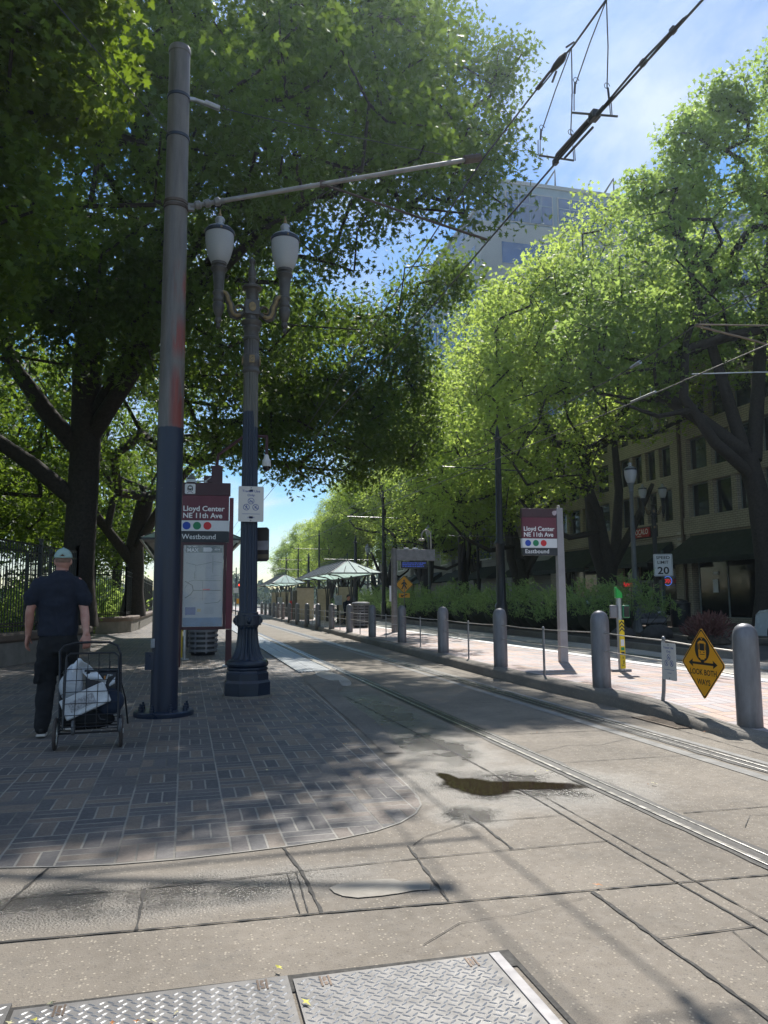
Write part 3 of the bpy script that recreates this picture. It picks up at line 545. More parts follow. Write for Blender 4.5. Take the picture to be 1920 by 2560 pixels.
def twin_lamp(label,loc,rz=0,full=True,group=None,shaft=mShaft,up=mCastW,low=mCast):
    o=thing('twin_globe_street_lamp',label,'street lamp',loc,rz,group)
    # plinth (octagon), mouldings
    b=MB(); a8=PI/8
    b.lathe([(0.35,0.0),(0.35,0.035)],seg=8,a0=a8)
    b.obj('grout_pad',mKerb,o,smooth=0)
    b=MB(); b.lathe([(0.325,0.03),(0.325,0.20),(0.312,0.215),(0.300,0.235),(0.300,0.325),(0.285,0.335),(0.275,0.36),(0.29,0.375),(0.29,0.395),(0.26,0.405)],seg=8,a0=a8); b.obj('plinth',low,o,smooth=20,bevel=0.004)
    b=MB(); b.lathe([(0.25,0.40),(0.275,0.415),(0.287,0.44),(0.28,0.47),(0.262,0.49),(0.25,0.497),(0.225,0.50)],seg=96,flute=None); b.obj('torus_moulding',low,o,smooth=50)
    FL=0.16
    prof=[(0.232,0.50,0.0),(0.222,0.515,0.1),(0.195,0.56,FL),(0.172,0.62,FL),(0.155,0.70,FL),(0.143,0.80,FL),(0.137,0.90,FL),(0.135,0.925,0.05),(0.142,0.935,0),(0.142,0.95,0)]
    MB().lathe(prof,seg=144,flute=16).obj('flared_base',low,o,smooth=50)
    b=MB(); b.lathe([(0.150,0.95),(0.156,0.96),(0.156,1.09),(0.150,1.10),(0.142,1.10),(0.142,1.13),(0.132,1.14)],seg=32)
    col=b.obj('collar',low,o)
    for k in range(4):
        a=k*PI/2-PI/2+0.02; x,y=0.158*math.cos(a),0.158*math.sin(a)
        b=MB(); b.box((x,y,1.025),(0.03,0.105,0.13),rz=a); b.ball((x*1.06,y*1.06,1.025),(0.036,0.036,0.048),14,8); b.obj('boss',low,col,smooth=40,bevel=0.003)
    MB().lathe([(0.124,1.12,0.0),(0.124,1.16,0.12),(0.112,3.0,0.14),(0.103,4.4,0.14),(0.103,4.5,0.0)],seg=128,flute=16).obj('fluted_shaft',shaft,o,smooth=50)
    b=MB(); b.lathe([(0.108,4.50),(0.122,4.52),(0.122,4.545),(0.110,4.56),(0.110,4.60),(0.118,4.61),(0.118,4.76),(0.110,4.77)],seg=40); b.lathe([(0.108,4.77,0),(0.108,4.79,0.14),(0.106,4.97,0.14),(0.106,4.99,0)],seg=96,flute=16)
    b.lathe([(0.118,4.99),(0.120,5.02),(0.105,5.03),(0.103,5.12),(0.118,5.14),(0.124,5.17),(0.120,5.185),(0.145,5.22),(0.150,5.255),(0.135,5.27),(0.10,5.28),(0.085,5.31),(0.085,5.35)],seg=40)
    cp=b.obj('capital',up,o,smooth=40)
    for k in range(4):
        a=k*PI/2-PI/2; x,y=0.122*math.cos(a),0.122*math.sin(a); MB().box((x,y,4.685),(0.02,0.075,0.11),rz=a).obj('letter_plaque',mGold,cp,bevel=0.003)
    if full: text('plaque_letter','G',0.04,0.06,0,4.655,-0.1335,mCastW,o,'CENTER',0.01)
    b=MB(); b.box((0,0,5.455),(0.205,0.205,0.215)); bxo=b.obj('bracket_box',up,o,bevel=0.005)
    for s_ in (-1,1):
        MB().lathe([(0.062,0),(0.066,0.004),(0.06,0.009),(0,0.010)],seg=24).obj('medallion',mGold,bxo)
        q=bxo.children[-1]; q.location=(0,s_*0.104,5.455); q.rotation_euler=(PI/2 if s_<0 else -PI/2,0,0); q.scale=(0.8,1.05,1)
    b=MB(); b.lathe([(0.09,5.56),(0.09,5.72,0.0),(0.105,5.735),(0.140,5.75),(0.145,5.775),(0.125,5.79),(0.06,5.80),(0.045,5.83),(0.045,5.87),(0.062,5.89),(0.062,5.91),(0.05,5.925),(0.058,5.96),(0.056,6.0),(0.035,6.07),(0.024,6.11),(0.034,6.13),(0.044,6.155),(0.042,6.185),(0.022,6.21),(0,6.215)],seg=32); b.obj('centre_finial',up,o,smooth=45)
    for s_ in (-1,1):
        # scroll: spiral beside the box then sweeping up to the lamp stem
        pts=[]
        for i in range(22):
            a=-PI*0.15-i*0.42; rr=0.022+0.0044*i; pts.append((s_*(0.185-rr*math.cos(a)*1.0),0,5.425+rr*math.sin(a)))
        lastx=pts[-1]
        pts=pts[::1]
        sw=[(s_*0.165,0,5.345),(s_*0.21,0,5.325),(s_*0.265,0,5.345),(s_*0.295,0,5.41),(s_*0.305,0,5.50),(s_*0.335,0,5.54),(s_*0.345,0,5.60),(s_*0.375,0,5.65),(s_*0.42,0,5.66)]
        b=MB(); b.tube(pts,[0.012+0.0007*i for i in range(len(pts))],8,sy=1.8); b.tube([(s_*0.10,0,5.40)]+sw,[0.03,0.044,0.054,0.060,0.058,0.052,0.052,0.050,0.046,0.04],12,sy=0.8)
        br=b.obj('scroll_arm',up,o,smooth=60)
        b=MB(); b.tube([(p[0],-0.038,p[2]) for p in sw],[0.027]*len(sw),8,sy=.7); b.tube([(p[0],-0.022,p[2]) for p in pts],[0.011]*len(pts),6); b.obj('gilded_scroll_face',mGold,br,smooth=60)
        x=s_*0.47; K=1.5
        st_=MB().lathe([(0,5.12)]+[(r_*K,z_) for r_,z_ in [(0.018,5.14),(0.022,5.17),(0.014,5.20),(0.03,5.225),(0.034,5.26),(0.022,5.29),(0.036,5.33),(0.052,5.42),(0.056,5.48),(0.044,5.51),(0.052,5.53),(0.052,5.56),(0.044,5.58),(0.05,5.62),(0.056,5.64),(0.056,5.665),(0.046,5.68),(0.05,5.80),(0.058,5.92)]]+[(0.088,5.96),(0.112,5.985),(0.118,6.01),(0.095,6.025),(0.092,6.05),(0.11,6.06),(0.11,6.095)],(x,0,0),28).obj('lamp_stem',up,o,smooth=45)
        acorn(st_,x,0,6.09,1.0)
    return o
twin_lamp('ornate twin-globe lamp post with gilded scroll arms in the foreground, right of the tall pole',(0.84,10.82,0))

# ---- transit use only sign
def slash_icon(b,x,z,r,y,kind):
    b.ring(x,z,r,r*0.16,y); 
    for a in (-PI/4,):
        dx,dz=math.cos(a)*r*0.9,math.sin(a)*r*0.9; w=r*0.07; nx,nz=-math.sin(a)*w,math.cos(a)*w
        b.flat([(x-dx-nx,z-dz-nz),(x+dx-nx,z+dz-nz),(x+dx+nx,z+dz+nz),(x-dx+nx,z-dz+nz)],y,0.0004)
    def ln(p,q,w):
        p,q=Vector(p),Vector(q); n=(q-p).normalized(); n=Vector((-n.y,n.x))*w/2; b.flat([(x+r*c[0],z+r*c[1]) for c in (p-n,q-n,q+n,p+n)],y+0.0002,0.0003)
    if kind==0: ln((-.55,-.1),(.5,.1),.16); ln((-.35,-.35),(.45,-.3),.1); b.disc(x-0.5*r,z-0.3*r,r*.12,y+.0002,.0003,10); b.disc(x+.45*r,z-.2*r,r*.12,y+.0002,.0003,10); ln((-.2,.0),(0,.35),.1)
    if kind==1: b.disc(x+.1*r,z+.55*r,r*.13,y+.0002,.0003,10); ln((0,.4),(-.05,-.1),.22); ln((-.05,-.1),(-.35,-.6),.13); ln((-.05,-.1),(.3,-.55),.13); ln((0,.3),(.4,.05),.1); ln((0,.3),(-.4,.1),.1)
    if kind==2: b.disc(x+.2*r,z+.5*r,r*.13,y+.0002,.0003,10); b.ring(x-.35*r,z-.3*r,r*.28,r*.07,y+.0002,16); b.ring(x+.4*r,z-.3*r,r*.28,r*.07,y+.0002,16); ln((.1,.35),(-.2,.0),.2); ln((-.2,0),(.1,-.3),.12); ln((.1,.3),(.4,.1),.08)
def transit_sign(label,loc,rz,w=0.345,h=0.49,cat='sign'):
    o=thing('transit_use_sign',label,cat,loc,rz)
    MB().flat([(w/2*sx+(-sx*0.012 if k in (0,1) else 0),hh) for sx,hh,k in ((-1,0.012,2),(-1,0,0),(1,0,0),(1,0.012,2),(1,h-.012,2),(1,h,0),(-1,h,0),(-1,h-.012,2))],0.0,0.003).obj('sign_plate',M('cream_sign_face',(0.66,0.62,0.58),0.4,0,3,0.06),o,smooth=0)
    k=w/0.345; y=-0.0006
    text('lettering','Transit Use',0.245*k,0.034*k,0,h-0.082*k,y,mBlueT,o,'CENTER',0.012); text('lettering','Only',0.10*k,0.034*k,0,h-0.137*k,y,mBlueT,o,'CENTER',0.012)
    b=MB(); slash_icon(b,0,h-0.205*k,0.044*k,y,0); slash_icon(b,-0.063*k,h-0.29*k,0.044*k,y,1); slash_icon(b,0.063*k,h-0.29*k,0.044*k,y,2)
    b.rect(-0.12*k,0.12*k,h-0.385*k,h-0.380*k,y); b.obj('prohibition_symbols',mBlueT,o,smooth=0)
    text('lettering','TRI',0.035*k,0.012*k,-0.034*k,h-0.437*k,y,mBlueT,o,'CENTER',0.01); text('lettering','MET',0.04*k,0.012*k,0.037*k,h-0.437*k,y,mBlueT,o,'CENTER',0.01); b=MB(); b.ring(0,h-0.431*k,0.010*k,0.003*k,y,16); b.obj('logo_ring',mBlueT,o,smooth=0)
    for z in (0.02,h-0.02): MB().ball((0,-0.001,z),(0.007,0.004,0.007),10,6).obj('bolt',mBlackT,o)
    return o
o=transit_sign('cream Transit Use Only sign strapped to the ornate lamp post',(0.85,10.66,2.37),0.0)
MB().box((0,0.03,0.06),(0.05,0.06,0.03)).obj('bracket',mDarkMetal,o); MB().box((0,0.03,0.43),(0.05,0.06,0.03)).obj('bracket',mDarkMetal,o)
o=thing('sign_seen_from_behind','dark back of a road sign fixed on the right of the ornate lamp shaft','sign',(1.03,10.93,1.84),R(-25))
b=MB(); b.flat([(-0.10,0.03),(-0.07,0.0),(0.07,0.0),(0.10,0.03),(0.10,0.45),(0.07,0.48),(-0.07,0.48),(-0.10,0.45)],0,0.02); b.obj('sign_plate',M('dark_sign_back',(0.05,0.04,0.04),0.4),o,bevel=0.004)
MB().rect(-0.09,0.095,0.16,0.29,-0.002,0.002).obj('pale_label',M('label_grey',(0.3,0.28,0.30),0.5),o,smooth=0); MB().rect(-0.09,0.095,0.04,0.1,-0.002,0.002).obj('pale_label',M('label_brown',(0.2,0.16,0.11),0.4,0.4),o,smooth=0)
MB().box((-0.1,0.03,0.24),(0.12,0.04,0.04)).obj('bracket',mDarkMetal,o)

# ================================================================ STATION NAME BOARDS
def tram_icon(parent,x,z,s,y,mt=mBlackT,base=True):
    if base:
        n=[]; r_=0.12*s; h=s/2
        for cx_,cz_,a0 in ((h-r_,h-r_,0),(-h+r_,h-r_,90),(-h+r_,-h+r_,180),(h-r_,-h+r_,270)):
            for k in range(5): a=R(a0+k*22.5); n.append((x+cx_+r_*math.cos(a),z+cz_+r_*math.sin(a)))
        MB().flat(n,y,0.001).obj('symbol_plate',mWhite,parent,smooth=0)
    b=MB(); yy=y-0.0006; u=s/10
    def P(pts): b.flat([(x+p[0]*u,z+p[1]*u) for p in pts],yy,0.0004)
    P([(-2.4,-1.8),(2.4,-1.8),(2.7,0.3),(-2.7,0.3)]); P([(-2.7,0.3),(-1.5,0.3),(-1.5,2.2),(-2.3,2.2)]); P([(1.5,0.3),(2.7,0.3),(2.3,2.2),(1.5,2.2)]); P([(-2.3,2.2),(2.3,2.2),(1.8,3.1),(-1.8,3.1)])
    P([(-0.9,3.5),(0.9,3.5),(0.9,3.8),(-0.9,3.8)]); P([(-.5,3.1),(-.2,3.1),(-.6,3.6),(-.9,3.6)]); P([(.2,3.1),(.5,3.1),(.9,3.6),(.6,3.6)]); P([(-0.8,-2.2),(-0.3,-2.2),(-2.5,-4.4),(-3.2,-4.4)]); P([(0.3,-2.2),(0.8,-2.2),(3.2,-4.4),(2.5,-4.4)]); P([(-1.5,-3.2),(1.5,-3.2),(1.5,-2.9),(-1.5,-2.9)])
    b.obj('tram_symbol',mt,parent,smooth=0)
    b=MB(); b.disc(x-1.3*u,z-0.9*u,0.35*u,yy-.0005,.0003,10); b.disc(x+1.3*u,z-0.9*u,.35*u,yy-.0005,.0003,10); b.rect(x-1.9*u,x+1.9*u,z-1.6*u,z-1.4*u,yy-.0005,.0003); b.obj('symbol_lights',mWhite,parent,smooth=0)
o=thing('station_information_board','tall maroon Lloyd Center Westbound board with a glazed map case behind the foreground pole','information board',(0.35,15.8,0),R(-4))
W2=0.475
MB().bx(-W2-.02,W2+.02,0.0,0.14,3.40,3.66).obj('header_panel',mMaroonD,o,bevel=0.005)
MB().bx(-W2,W2-.005,-0.002,0.13,2.895,3.398).obj('name_panel',mMaroon,o,bevel=0.004)
MB().bx(-W2-.004,W2,-0.005,0.13,2.68,2.893).obj('route_panel',mWhite,o,bevel=0.003)
MB().bx(-W2-.004,W2,-0.004,0.13,2.46,2.678).obj('direction_panel',mCharcoal,o,bevel=0.003)
tram_icon(o,-0.30,3.53,0.205,-0.003)
text('lettering','Lloyd Center',0.81,0.105,-0.425,3.085,-0.0035,mWhiteT,o,'LEFT',0.022); text('lettering','NE 11th Ave',0.765,0.105,-0.425,2.945,-0.0035,mWhiteT,o,'LEFT',0.022)
text('lettering','Westbound',0.66,0.105,-0.445,2.52,-0.0055,mWhiteT,o,'LEFT',0.006)
for i,mm in enumerate((mBlue,mGreen,mRed)): MB().disc(-0.355+i*0.203,2.787,0.078,-0.007,0.002,36).obj('route_dot',mm,o,smooth=0)
b=MB(); b.bx(-0.46,-0.405,-0.02,0.12,0.73,2.455); b.bx(0.375,0.43,-0.02,0.12,0.73,2.455); b.bx(-0.405,0.375,-0.02,0.12,0.73,0.785); b.bx(-0.405,0.375,-0.02,0.12,2.405,2.455); b.bx(-0.4,0.37,0.08,0.10,0.78,2.41)
case=b.obj('map_case',mMaroonD,o,bevel=0.004)
MB().rect(-0.40,0.37,0.79,2.40,0.02,0.002).obj('map_poster',M('map_paper',(0.42,0.44,0.45),0.5,0,3,0.1),case,smooth=0)
b=MB(); b.rect(-0.36,0.35,2.25,2.395,0.0185); b.obj('map_header',M('map_teal',(0.02,0.07,0.075),0.5),case,smooth=0)
MB().rect(-0.39,0.365,0.795,0.965,0.0185).obj('map_footer',M('map_blue',(0.05,0.16,0.30),0.5),case,smooth=0)
MB().rect(-0.35,-0.15,1.02,1.17,0.0182).obj('map_notice',M('map_navy',(0.02,0.06,0.25),0.5),case,smooth=0)
MB().rect(-0.12,-0.05,1.08,1.14,0.0182).obj('map_notice',M('map_gold',(0.5,0.36,0.08),0.5),case,smooth=0)
MB().flat([(-0.02,2.27),(0.13,2.27),(0.16,2.31),(0.13,2.355),(-0.02,2.355)],0.017).obj('map_tag',mWhite,case,smooth=0)
text('lettering','MAX',0.22,0.075,-0.33,2.265,0.0178,mWhiteT,case,'LEFT',0.02); text('lettering','8374',0.1,0.035,0.2,2.30,0.0178,mWhiteT,case,'LEFT',0.01); text('lettering','TRI  MET',0.2,0.025,-0.33,2.36,0.0178,mWhiteT,case,'LEFT',0.01)
b=MB(); rg=random.Random(4)
def ml(pts,w): 
    for p,q in zip(pts,pts[1:]):
        p,q=Vector(p),Vector(q); n=(q-p).normalized(); n=Vector((-n.y,n.x))*w/2; b.flat([tuple(p-n),tuple(q-n),tuple(q+n),tuple(p+n)],0.0178,0.0004)
ml([(-.35,2.05),(-.15,2.0),(-.12,2.0),(.2,2.07),(.34,2.05)],.008); ml([(-.36,1.55),(-.28,1.68),(-.2,1.70),(.33,1.69)],.007); ml([(-.2,1.5),(.33,1.5)],.014); ml([(-.36,1.35),(-.25,1.42),(-.2,1.5),(-.22,1.6),(-.36,1.68)],.016); ml([(-.16,2.0),(-.15,1.7)],.006); ml([(.17,2.2),(.17,1.85)],.007); ml([(-.18,1.87),(-.18,1.72)],.008); ml([(-.02,1.7),(-.02,1.3)],.006); ml([(.02,1.24),(.28,1.26),(.33,1.31)],.01)
for i in range(14):
    x,z=rg.uniform(-.34,.2),rg.uniform(1.25,2.2); ml([(x,z),(x+rg.uniform(.05,.15),z)],.003)
for i in range(8): ml([(.02,1.17-i*.018),(.2,1.17-i*.018)],.003)
b.obj('map_lines',M('map_ink',(0.07,0.075,0.08),0.6),case,smooth=0)
b=MB(); b.rect(-0.02,0.12,1.505,1.53,0.0176,0.0003); b.obj('map_mark',mRed,case,smooth=0)
t=NT('clear_glass'); t.setp(Roughness=0.03); t.put(t.b.inputs['Base Color'],(1,1,1,1)); t.b.inputs['Alpha'].default_value=0.16; t.b.inputs['Specular IOR Level'].default_value=0.9; mPane=t.m
MB().rect(-0.404,0.374,0.786,2.404,-0.012,0.004).obj('glazing',mPane,case,smooth=0)
MB().poly([(0.479,-0.005),(0.56,-0.005),(0.56,0.13),(0.479,0.13)],2.452,3.36).bx(0.433,0.56,-0.012,0.125,0.735,2.45).obj('side_panel',mMaroon,o,bevel=0.004)
MB().bx(0.44,0.56,0.0,0.13,0.02,0.728).obj('post',mMaroonD,o,bevel=0.004); MB().bx(-0.47,-0.42,0.0,0.13,0.02,0.73).obj('post',mMaroonD,o,bevel=0.004)
MB().bx(0.39,0.62,-0.03,0.17,0.005,0.03).obj('post_foot',mGalv,o)
b=MB(); b.box((0.22,0.07,3.84),(0.22,0.06,0.36)); b.box((0.08,0.07,3.74),(0.24,0.05,0.14)); br=b.obj('mast_bracket',mMaroonD,o,bevel=0.004)
b=MB(); b.tube([(0.21,0.07,4.0),(0.24,0.07,4.25),(0.76,0.07,4.66),(1.24,0.07,4.66)],0.032,10); b.tube([(1.21,0.07,4.66),(1.21,0.07,4.26)],0.032,10); b.obj('mast_arm',mMaroonD,o,smooth=50)
cm=MB().lathe([(0.03,4.28),(0.05,4.24),(0.055,4.2),(0.085,4.16),(0.092,4.06),(0.088,4.03)],(1.21,0.07,0),24).obj('camera_housing',M('white_housing',(0.7,0.7,0.7),0.35),o,smooth=50)
MB().lathe([(0.08,4.03),(0.078,3.99),(0.055,3.945),(0,3.93)],(1.21,0.07,0),24).obj('camera_dome',M('smoked_dome',(0.02,0.02,0.025),0.06),cm,smooth=60)
b=MB(); b.bx(-0.38,-0.2,0.0,0.1,3.67,3.73); b.lathe([(0.1,3.74),(0.02,3.83),(0,3.84)],(-0.28,0.05,0),12); b.tube([(-0.2,0.05,3.69),(0.0,0.05,3.70),(0.1,0.05,3.78)],0.015,6); b.lathe([(0.035,3.66),(0.035,3.71)],(0.0,0.03,0),12); b.obj('antenna',mGalv,o)

# eastbound board
o=thing('platform_name_sign','small maroon Lloyd Center Eastbound sign on a tall grey square post on the island platform','station sign',(6.66,12.95,pz(12.95)),R(-2))
b=MB(); b.add([(-0.075,-0.06,0),(0.075,-0.06,0),(0.075,0.06,0),(-0.075,0.06,0),(-0.06,-0.05,2.80),(0.06,-0.05,2.80),(0.06,0.05,2.80),(-0.06,0.05,2.80)],[(0,3,2,1),(4,5,6,7),(0,1,5,4),(1,2,6,5),(2,3,7,6),(3,0,4,7)]); b.obj('post',M('pale_grey_post',(0.33,0.31,0.32),0.45,0,4,0.15),o,bevel=0.004)  # tapered post in one even pale grey
MB().lathe([(0.03,2.80),(0.03,2.84),(0.02,2.855),(0,2.86)],(0,0,0),16).obj('post_cap',M('beige_cap',(0.5,0.44,0.36),0.5),o)
z0=-pz(12.95)
MB().bx(-0.74,-0.035,-0.04,0.05,2.775+z0,2.935+z0).obj('header_panel',mMaroonD,o,bevel=0.004); MB().bx(-0.735,-0.04,-0.035,0.045,2.385+z0,2.773+z0).obj('name_panel',mMaroon,o,bevel=0.003)
MB().bx(-0.745,-0.035,-0.038,0.045,2.215+z0,2.383+z0).obj('route_panel',mWhite,o,bevel=0.003); MB().bx(-0.735,-0.04,-0.036,0.045,2.075+z0,2.213+z0).obj('direction_panel',mCharcoal,o,bevel=0.003)
text('lettering','Lloyd Center',0.60,0.082,-0.71,2.525+z0,-0.0365,mWhiteT,o,'LEFT',0.022); text('lettering','NE 11th Ave',0.575,0.082,-0.71,2.42+z0,-0.0365,mWhiteT,o,'LEFT',0.022); text('lettering','Eastbound',0.46,0.078,-0.69,2.115+z0,-0.0375,mWhiteT,o,'LEFT',0.006)
for i,mm in enumerate((mBlue,mGreen,mRed)): MB().disc(-0.635+i*0.152,2.30+z0,0.057,-0.040,0.002,36).obj('route_dot',mm,o,smooth=0)
MB().flat([(-0.15,2.87+z0),(-0.13,2.895+z0),(-0.09,2.90+z0),(-0.05,2.905+z0),(-0.055,2.86+z0),(-0.08,2.82+z0),(-0.11,2.81+z0),(-0.14,2.83+z0)],-0.042,0.001).obj('peeling_sticker',M('sticker_grey',(0.5,0.42,0.45),0.6),o,smooth=0)

# tap validator
o=thing('fare_card_validator','slim yellow fare card validator post with a green cap and two reader boxes','fare validator',(6.62,10.95,pz(10.95)),R(-12)); z0=-pz(10.95)+.0
MB().lathe([(0.045,0.02),(0.045,1.14)],seg=20).obj('post',mGalv,o)
MB().bx(-0.028,0.052,-0.062,-0.03,0.05,0.80).obj('yellow_wrap',M('validator_yellow',(0.75,0.55,0.01),0.4),o,bevel=0.006)
b=MB(); b.add([(-.052,-.052,1.14),(.052,-.052,1.14),(.052,.052,1.14),(-.052,.052,1.14),(-.052,-.052,1.32),(.045,-.052,1.22),(.045,.052,1.22),(-.052,.052,1.32)],[(0,3,2,1),(4,5,6,7),(0,1,5,4),(1,2,6,5),(2,3,7,6),(3,0,4,7)]); b.obj('green_cap',M('validator_green',(0.02,0.42,0.06),0.4),o,bevel=0.012)
for s_ in (-1,1):
    MB().box((0.10*s_ ,-0.02+0.01*s_,0.93),(0.115,0.06,0.20),rz=0.1*s_).obj('reader_box',M('reader_green',(0.03,0.22,0.09),0.4) if s_>0 else mGreySteel,o,bevel=0.012)
MB().box((0.105,-0.046,0.93),(0.085,0.01,0.165),rz=0.1).obj('reader_screen',mGlassDark,o,bevel=0.003)
b=MB()
for k in range(3):
    z=0.66+k*0.055; b.flat([(-0.026,z-.02),(0.012,z+.02),(0.05,z-.02),(0.05,z-.045),(0.012,z-.005),(-0.026,z-.045)],-0.0635,0.001)
b.obj('chevrons',mBlackT,o,smooth=0)
MB().rect(-0.015,0.04,0.40,0.50,-0.0635).obj('notice_label',mWhite,o,smooth=0); MB().rect(-0.015,0.04,0.33,0.38,-0.0635).obj('notice_label',mGreen,o,smooth=0); MB().rect(-0.015,0.04,0.27,0.31,-0.0635).obj('notice_label',mBlackT,o,smooth=0)
MB().bx(-0.16,0.15,-0.04,0.03,0.0,0.04).obj('foot_plate',mGreySteel,o,bevel=0.005)
tx=text('lettering','Tap it',0.16,0.035,0,0,0,mBlackT,o,'LEFT',0.0); tx.location=(0.03,-0.0642,0.08); tx.rotation_euler=(0,-PI/2,0)

# ================================================================ BOLLARDS, POSTS, CABLES
bolY=[6.50,9.15,12.42,15.98,20.09,23.37,26.98,30.43,33.46,36.73,40.6,43.9,47.4,50.6,54.4,58.0,61.4,64.8]
bolX=[5.29,5.24,5.22,5.40,5.63,5.60,5.64,5.64,5.60,5.62,5.70,5.73,5.78,5.85,6.0,6.1,6.12,6.15]
ordw=['nearest','second','third','fourth','fifth','sixth','seventh','eighth','ninth','tenth','eleventh','twelfth','thirteenth','fourteenth','fifteenth','sixteenth','seventeenth','farthest']
extra={0:'large grey bollard with domed top beside the yellow LOOK BOTH WAYS sign, nearest the camera',1:'grey domed bollard left of the fare validator, second from the camera',2:'grey domed bollard just left of the Eastbound sign post, third from the camera',3:'grey domed bollard in front of the hedge, fourth from the camera'}
bm=MB(); bm.lathe([(0.118,-0.16),(0.118,0.83),(0.116,0.86),(0.107,0.905),(0.088,0.945),(0.06,0.968),(0.03,0.980),(0,0.983)],seg=36)
b0=None
t=NT('bollard_grey_paint'); sp=t.new('ShaderNodeSeparateXYZ'); t.l.new(t.co(),sp.inputs[0]); st=t.new('ShaderNodeMapping'); t.l.new(t.co(),st.inputs[0]); st.inputs['Scale'].default_value=(9,9,2.2)
oi=t.new('ShaderNodeObjectInfo'); c=t.scale((0.185,0.185,0.20),t.math('MULTIPLY',t.rng(t.noise(1.0,6,.7,st.outputs[0]),.3,.7,.72,1.25),t.rng(oi.outputs['Random'],0,1,.86,1.1)))
dz=t.rng(t.math('ADD',sp.outputs[2],t.math('MULTIPLY',t.noise(9,4),.22)),.05,.26,.75,0); c=t.mix(dz,c,(.07,.06,.05,1)); scf=t.math('MULTIPLY',t.rng(t.noise(13,5,.8),.66,.70),t.rng(sp.outputs[2],.75,.2,0,1)); c=t.mix(scf,c,(.05,.05,.05,1))
t.put(t.b.inputs['Base Color'],c); t.setp(Roughness=t.rng(t.noise(4,3),.3,.7,.34,.55),Metallic=0.3); t.bump(t.noise(150,3),.08,.003); mBol=t.m
for i,(x,y) in enumerate(zip(bolX,bolY)):
    lab=extra.get(i,'grey domed steel bollard on the platform kerb, %s from the camera'%ordw[i])
    if i==0: b0=bm.obj('steel_bollard',mBol,None,smooth=60); o=b0
    else: o=b0.copy(); COL.objects.link(o)
    o.location=(x,y,pz(y) if i else 0.06); tag(o,lab,'bollard','grey bollards along the island platform')
tp=MB(); tp.box((0,0,0.33),(0.02,0.045,0.66)); tp.box((0,0,0.665),(0.014,0.055,0.05)); tp.ball((0,0,0.70),(0.02,0.028,0.028),10,8)
q0=None
for i in range(len(bolY)-1):
    x=(bolX[i]+bolX[i+1])/2; y=(bolY[i]+bolY[i+1])/2
    if i==0:
        b=MB(); b.tube([(0.0,0.03,-0.02),(0,0.0,0.12),(0,-0.02,0.3),(0,-0.03,0.5),(0,-0.035,0.68)],[0.026]*5,4); b.ball((0,-0.036,0.70),(0.02,0.028,0.028),10,8); o=b.obj('thin_rail_post',mGalvP:=M('post_grey_steel',(0.27,0.27,0.28),0.4,0.5),None); lab='thin bent steel post carrying the cables beside the Transit Use Only sign'
    elif q0 is None: q0=tp.obj('thin_rail_post',mGalvP,None,bevel=0.003); o=q0; lab='thin upright cable post between the second and third bollards'
    else: o=q0.copy(); COL.objects.link(o); lab='thin upright cable post between the %s and %s bollards'%(ordw[i],ordw[i+1])
    o.location=(x,y if i else 7.84,pz(y)); tag(o,lab,'cable post','thin cable posts between the bollards')
for h,lab,nm in ((0.70,'upper','upper steel cable threaded along the row of bollards'),(0.47,'lower','lower steel cable threaded along the row of bollards')):
    pts=[]
    for i in range(len(bolY)):
        z=(pz(bolY[i]) if i else 0.06)+h
        pts.append((bolX[i],bolY[i],z))
        if i<len(bolY)-1: x=(bolX[i]+bolX[i+1])/2; y=(bolY[i]+bolY[i+1])/2; pts.append((x,y if i else 7.80,pz(y)+h-0.02))
    b=MB(); 
    for p,q in zip(pts,pts[1:]): b.tube([p,(Vector(p)+Vector(q))/2-Vector((0,0,0.006)),q],0.0075,6)
    tag(b.obj('guard_cable',mRope,None),nm,'cable')
# look both ways sign
o=thing('look_both_ways_sign','yellow diamond sign with a tram symbol reading LOOK BOTH WAYS','warning sign',(5.17,7.0,0.62),R(-92))
def rdiamond(r_,c,n=5):
    pts=[]
    for k in range(4):
        a0=k*PI/2; cx_,cz_=(r_-c*1.414)*math.cos(a0),(r_-c*1.414)*math.sin(a0)
        for j in range(n): a=a0-PI/4+j*(PI/2)/(n-1); pts.append((cx_+c*math.cos(a),cz_+c*math.sin(a)))
    return pts
MB().flat(rdiamond(0.365,0.03),0.0,0.003).obj('sign_plate',mYellow,o,smooth=0)
MB().flat(rdiamond(0.360,0.03),0.0032,0.002).obj('sign_back',mGalv,o,smooth=0)
outer,inner=rdiamond(0.356,0.028),rdiamond(0.338,0.022); n=len(outer); b=MB(); b.add([(p[0],-0.0006,p[1]) for p in outer]+[(p[0],-0.0006,p[1]) for p in inner],[(i,(i+1)%n,(i+1)%n+n,i+n) for i in range(n)]); b.obj('border',mBlackT,o,smooth=0)
b=MB(); b.disc(0,0.145,0.122,-0.0006,0.0004,40,0.125)
a=0.012; b.flat([(-0.24,0),(-0.165,0.042),(-0.172,a),(0.172,a),(0.165,0.042),(0.24,0),(0.165,-0.042),(0.172,-a),(-0.172,-a),(-0.165,-0.042)],-0.0006,0.0004); b.obj('symbol_black',mBlackT,o,smooth=0)
for q in o.children:
    if q.name.startswith('symbol_black'): pass
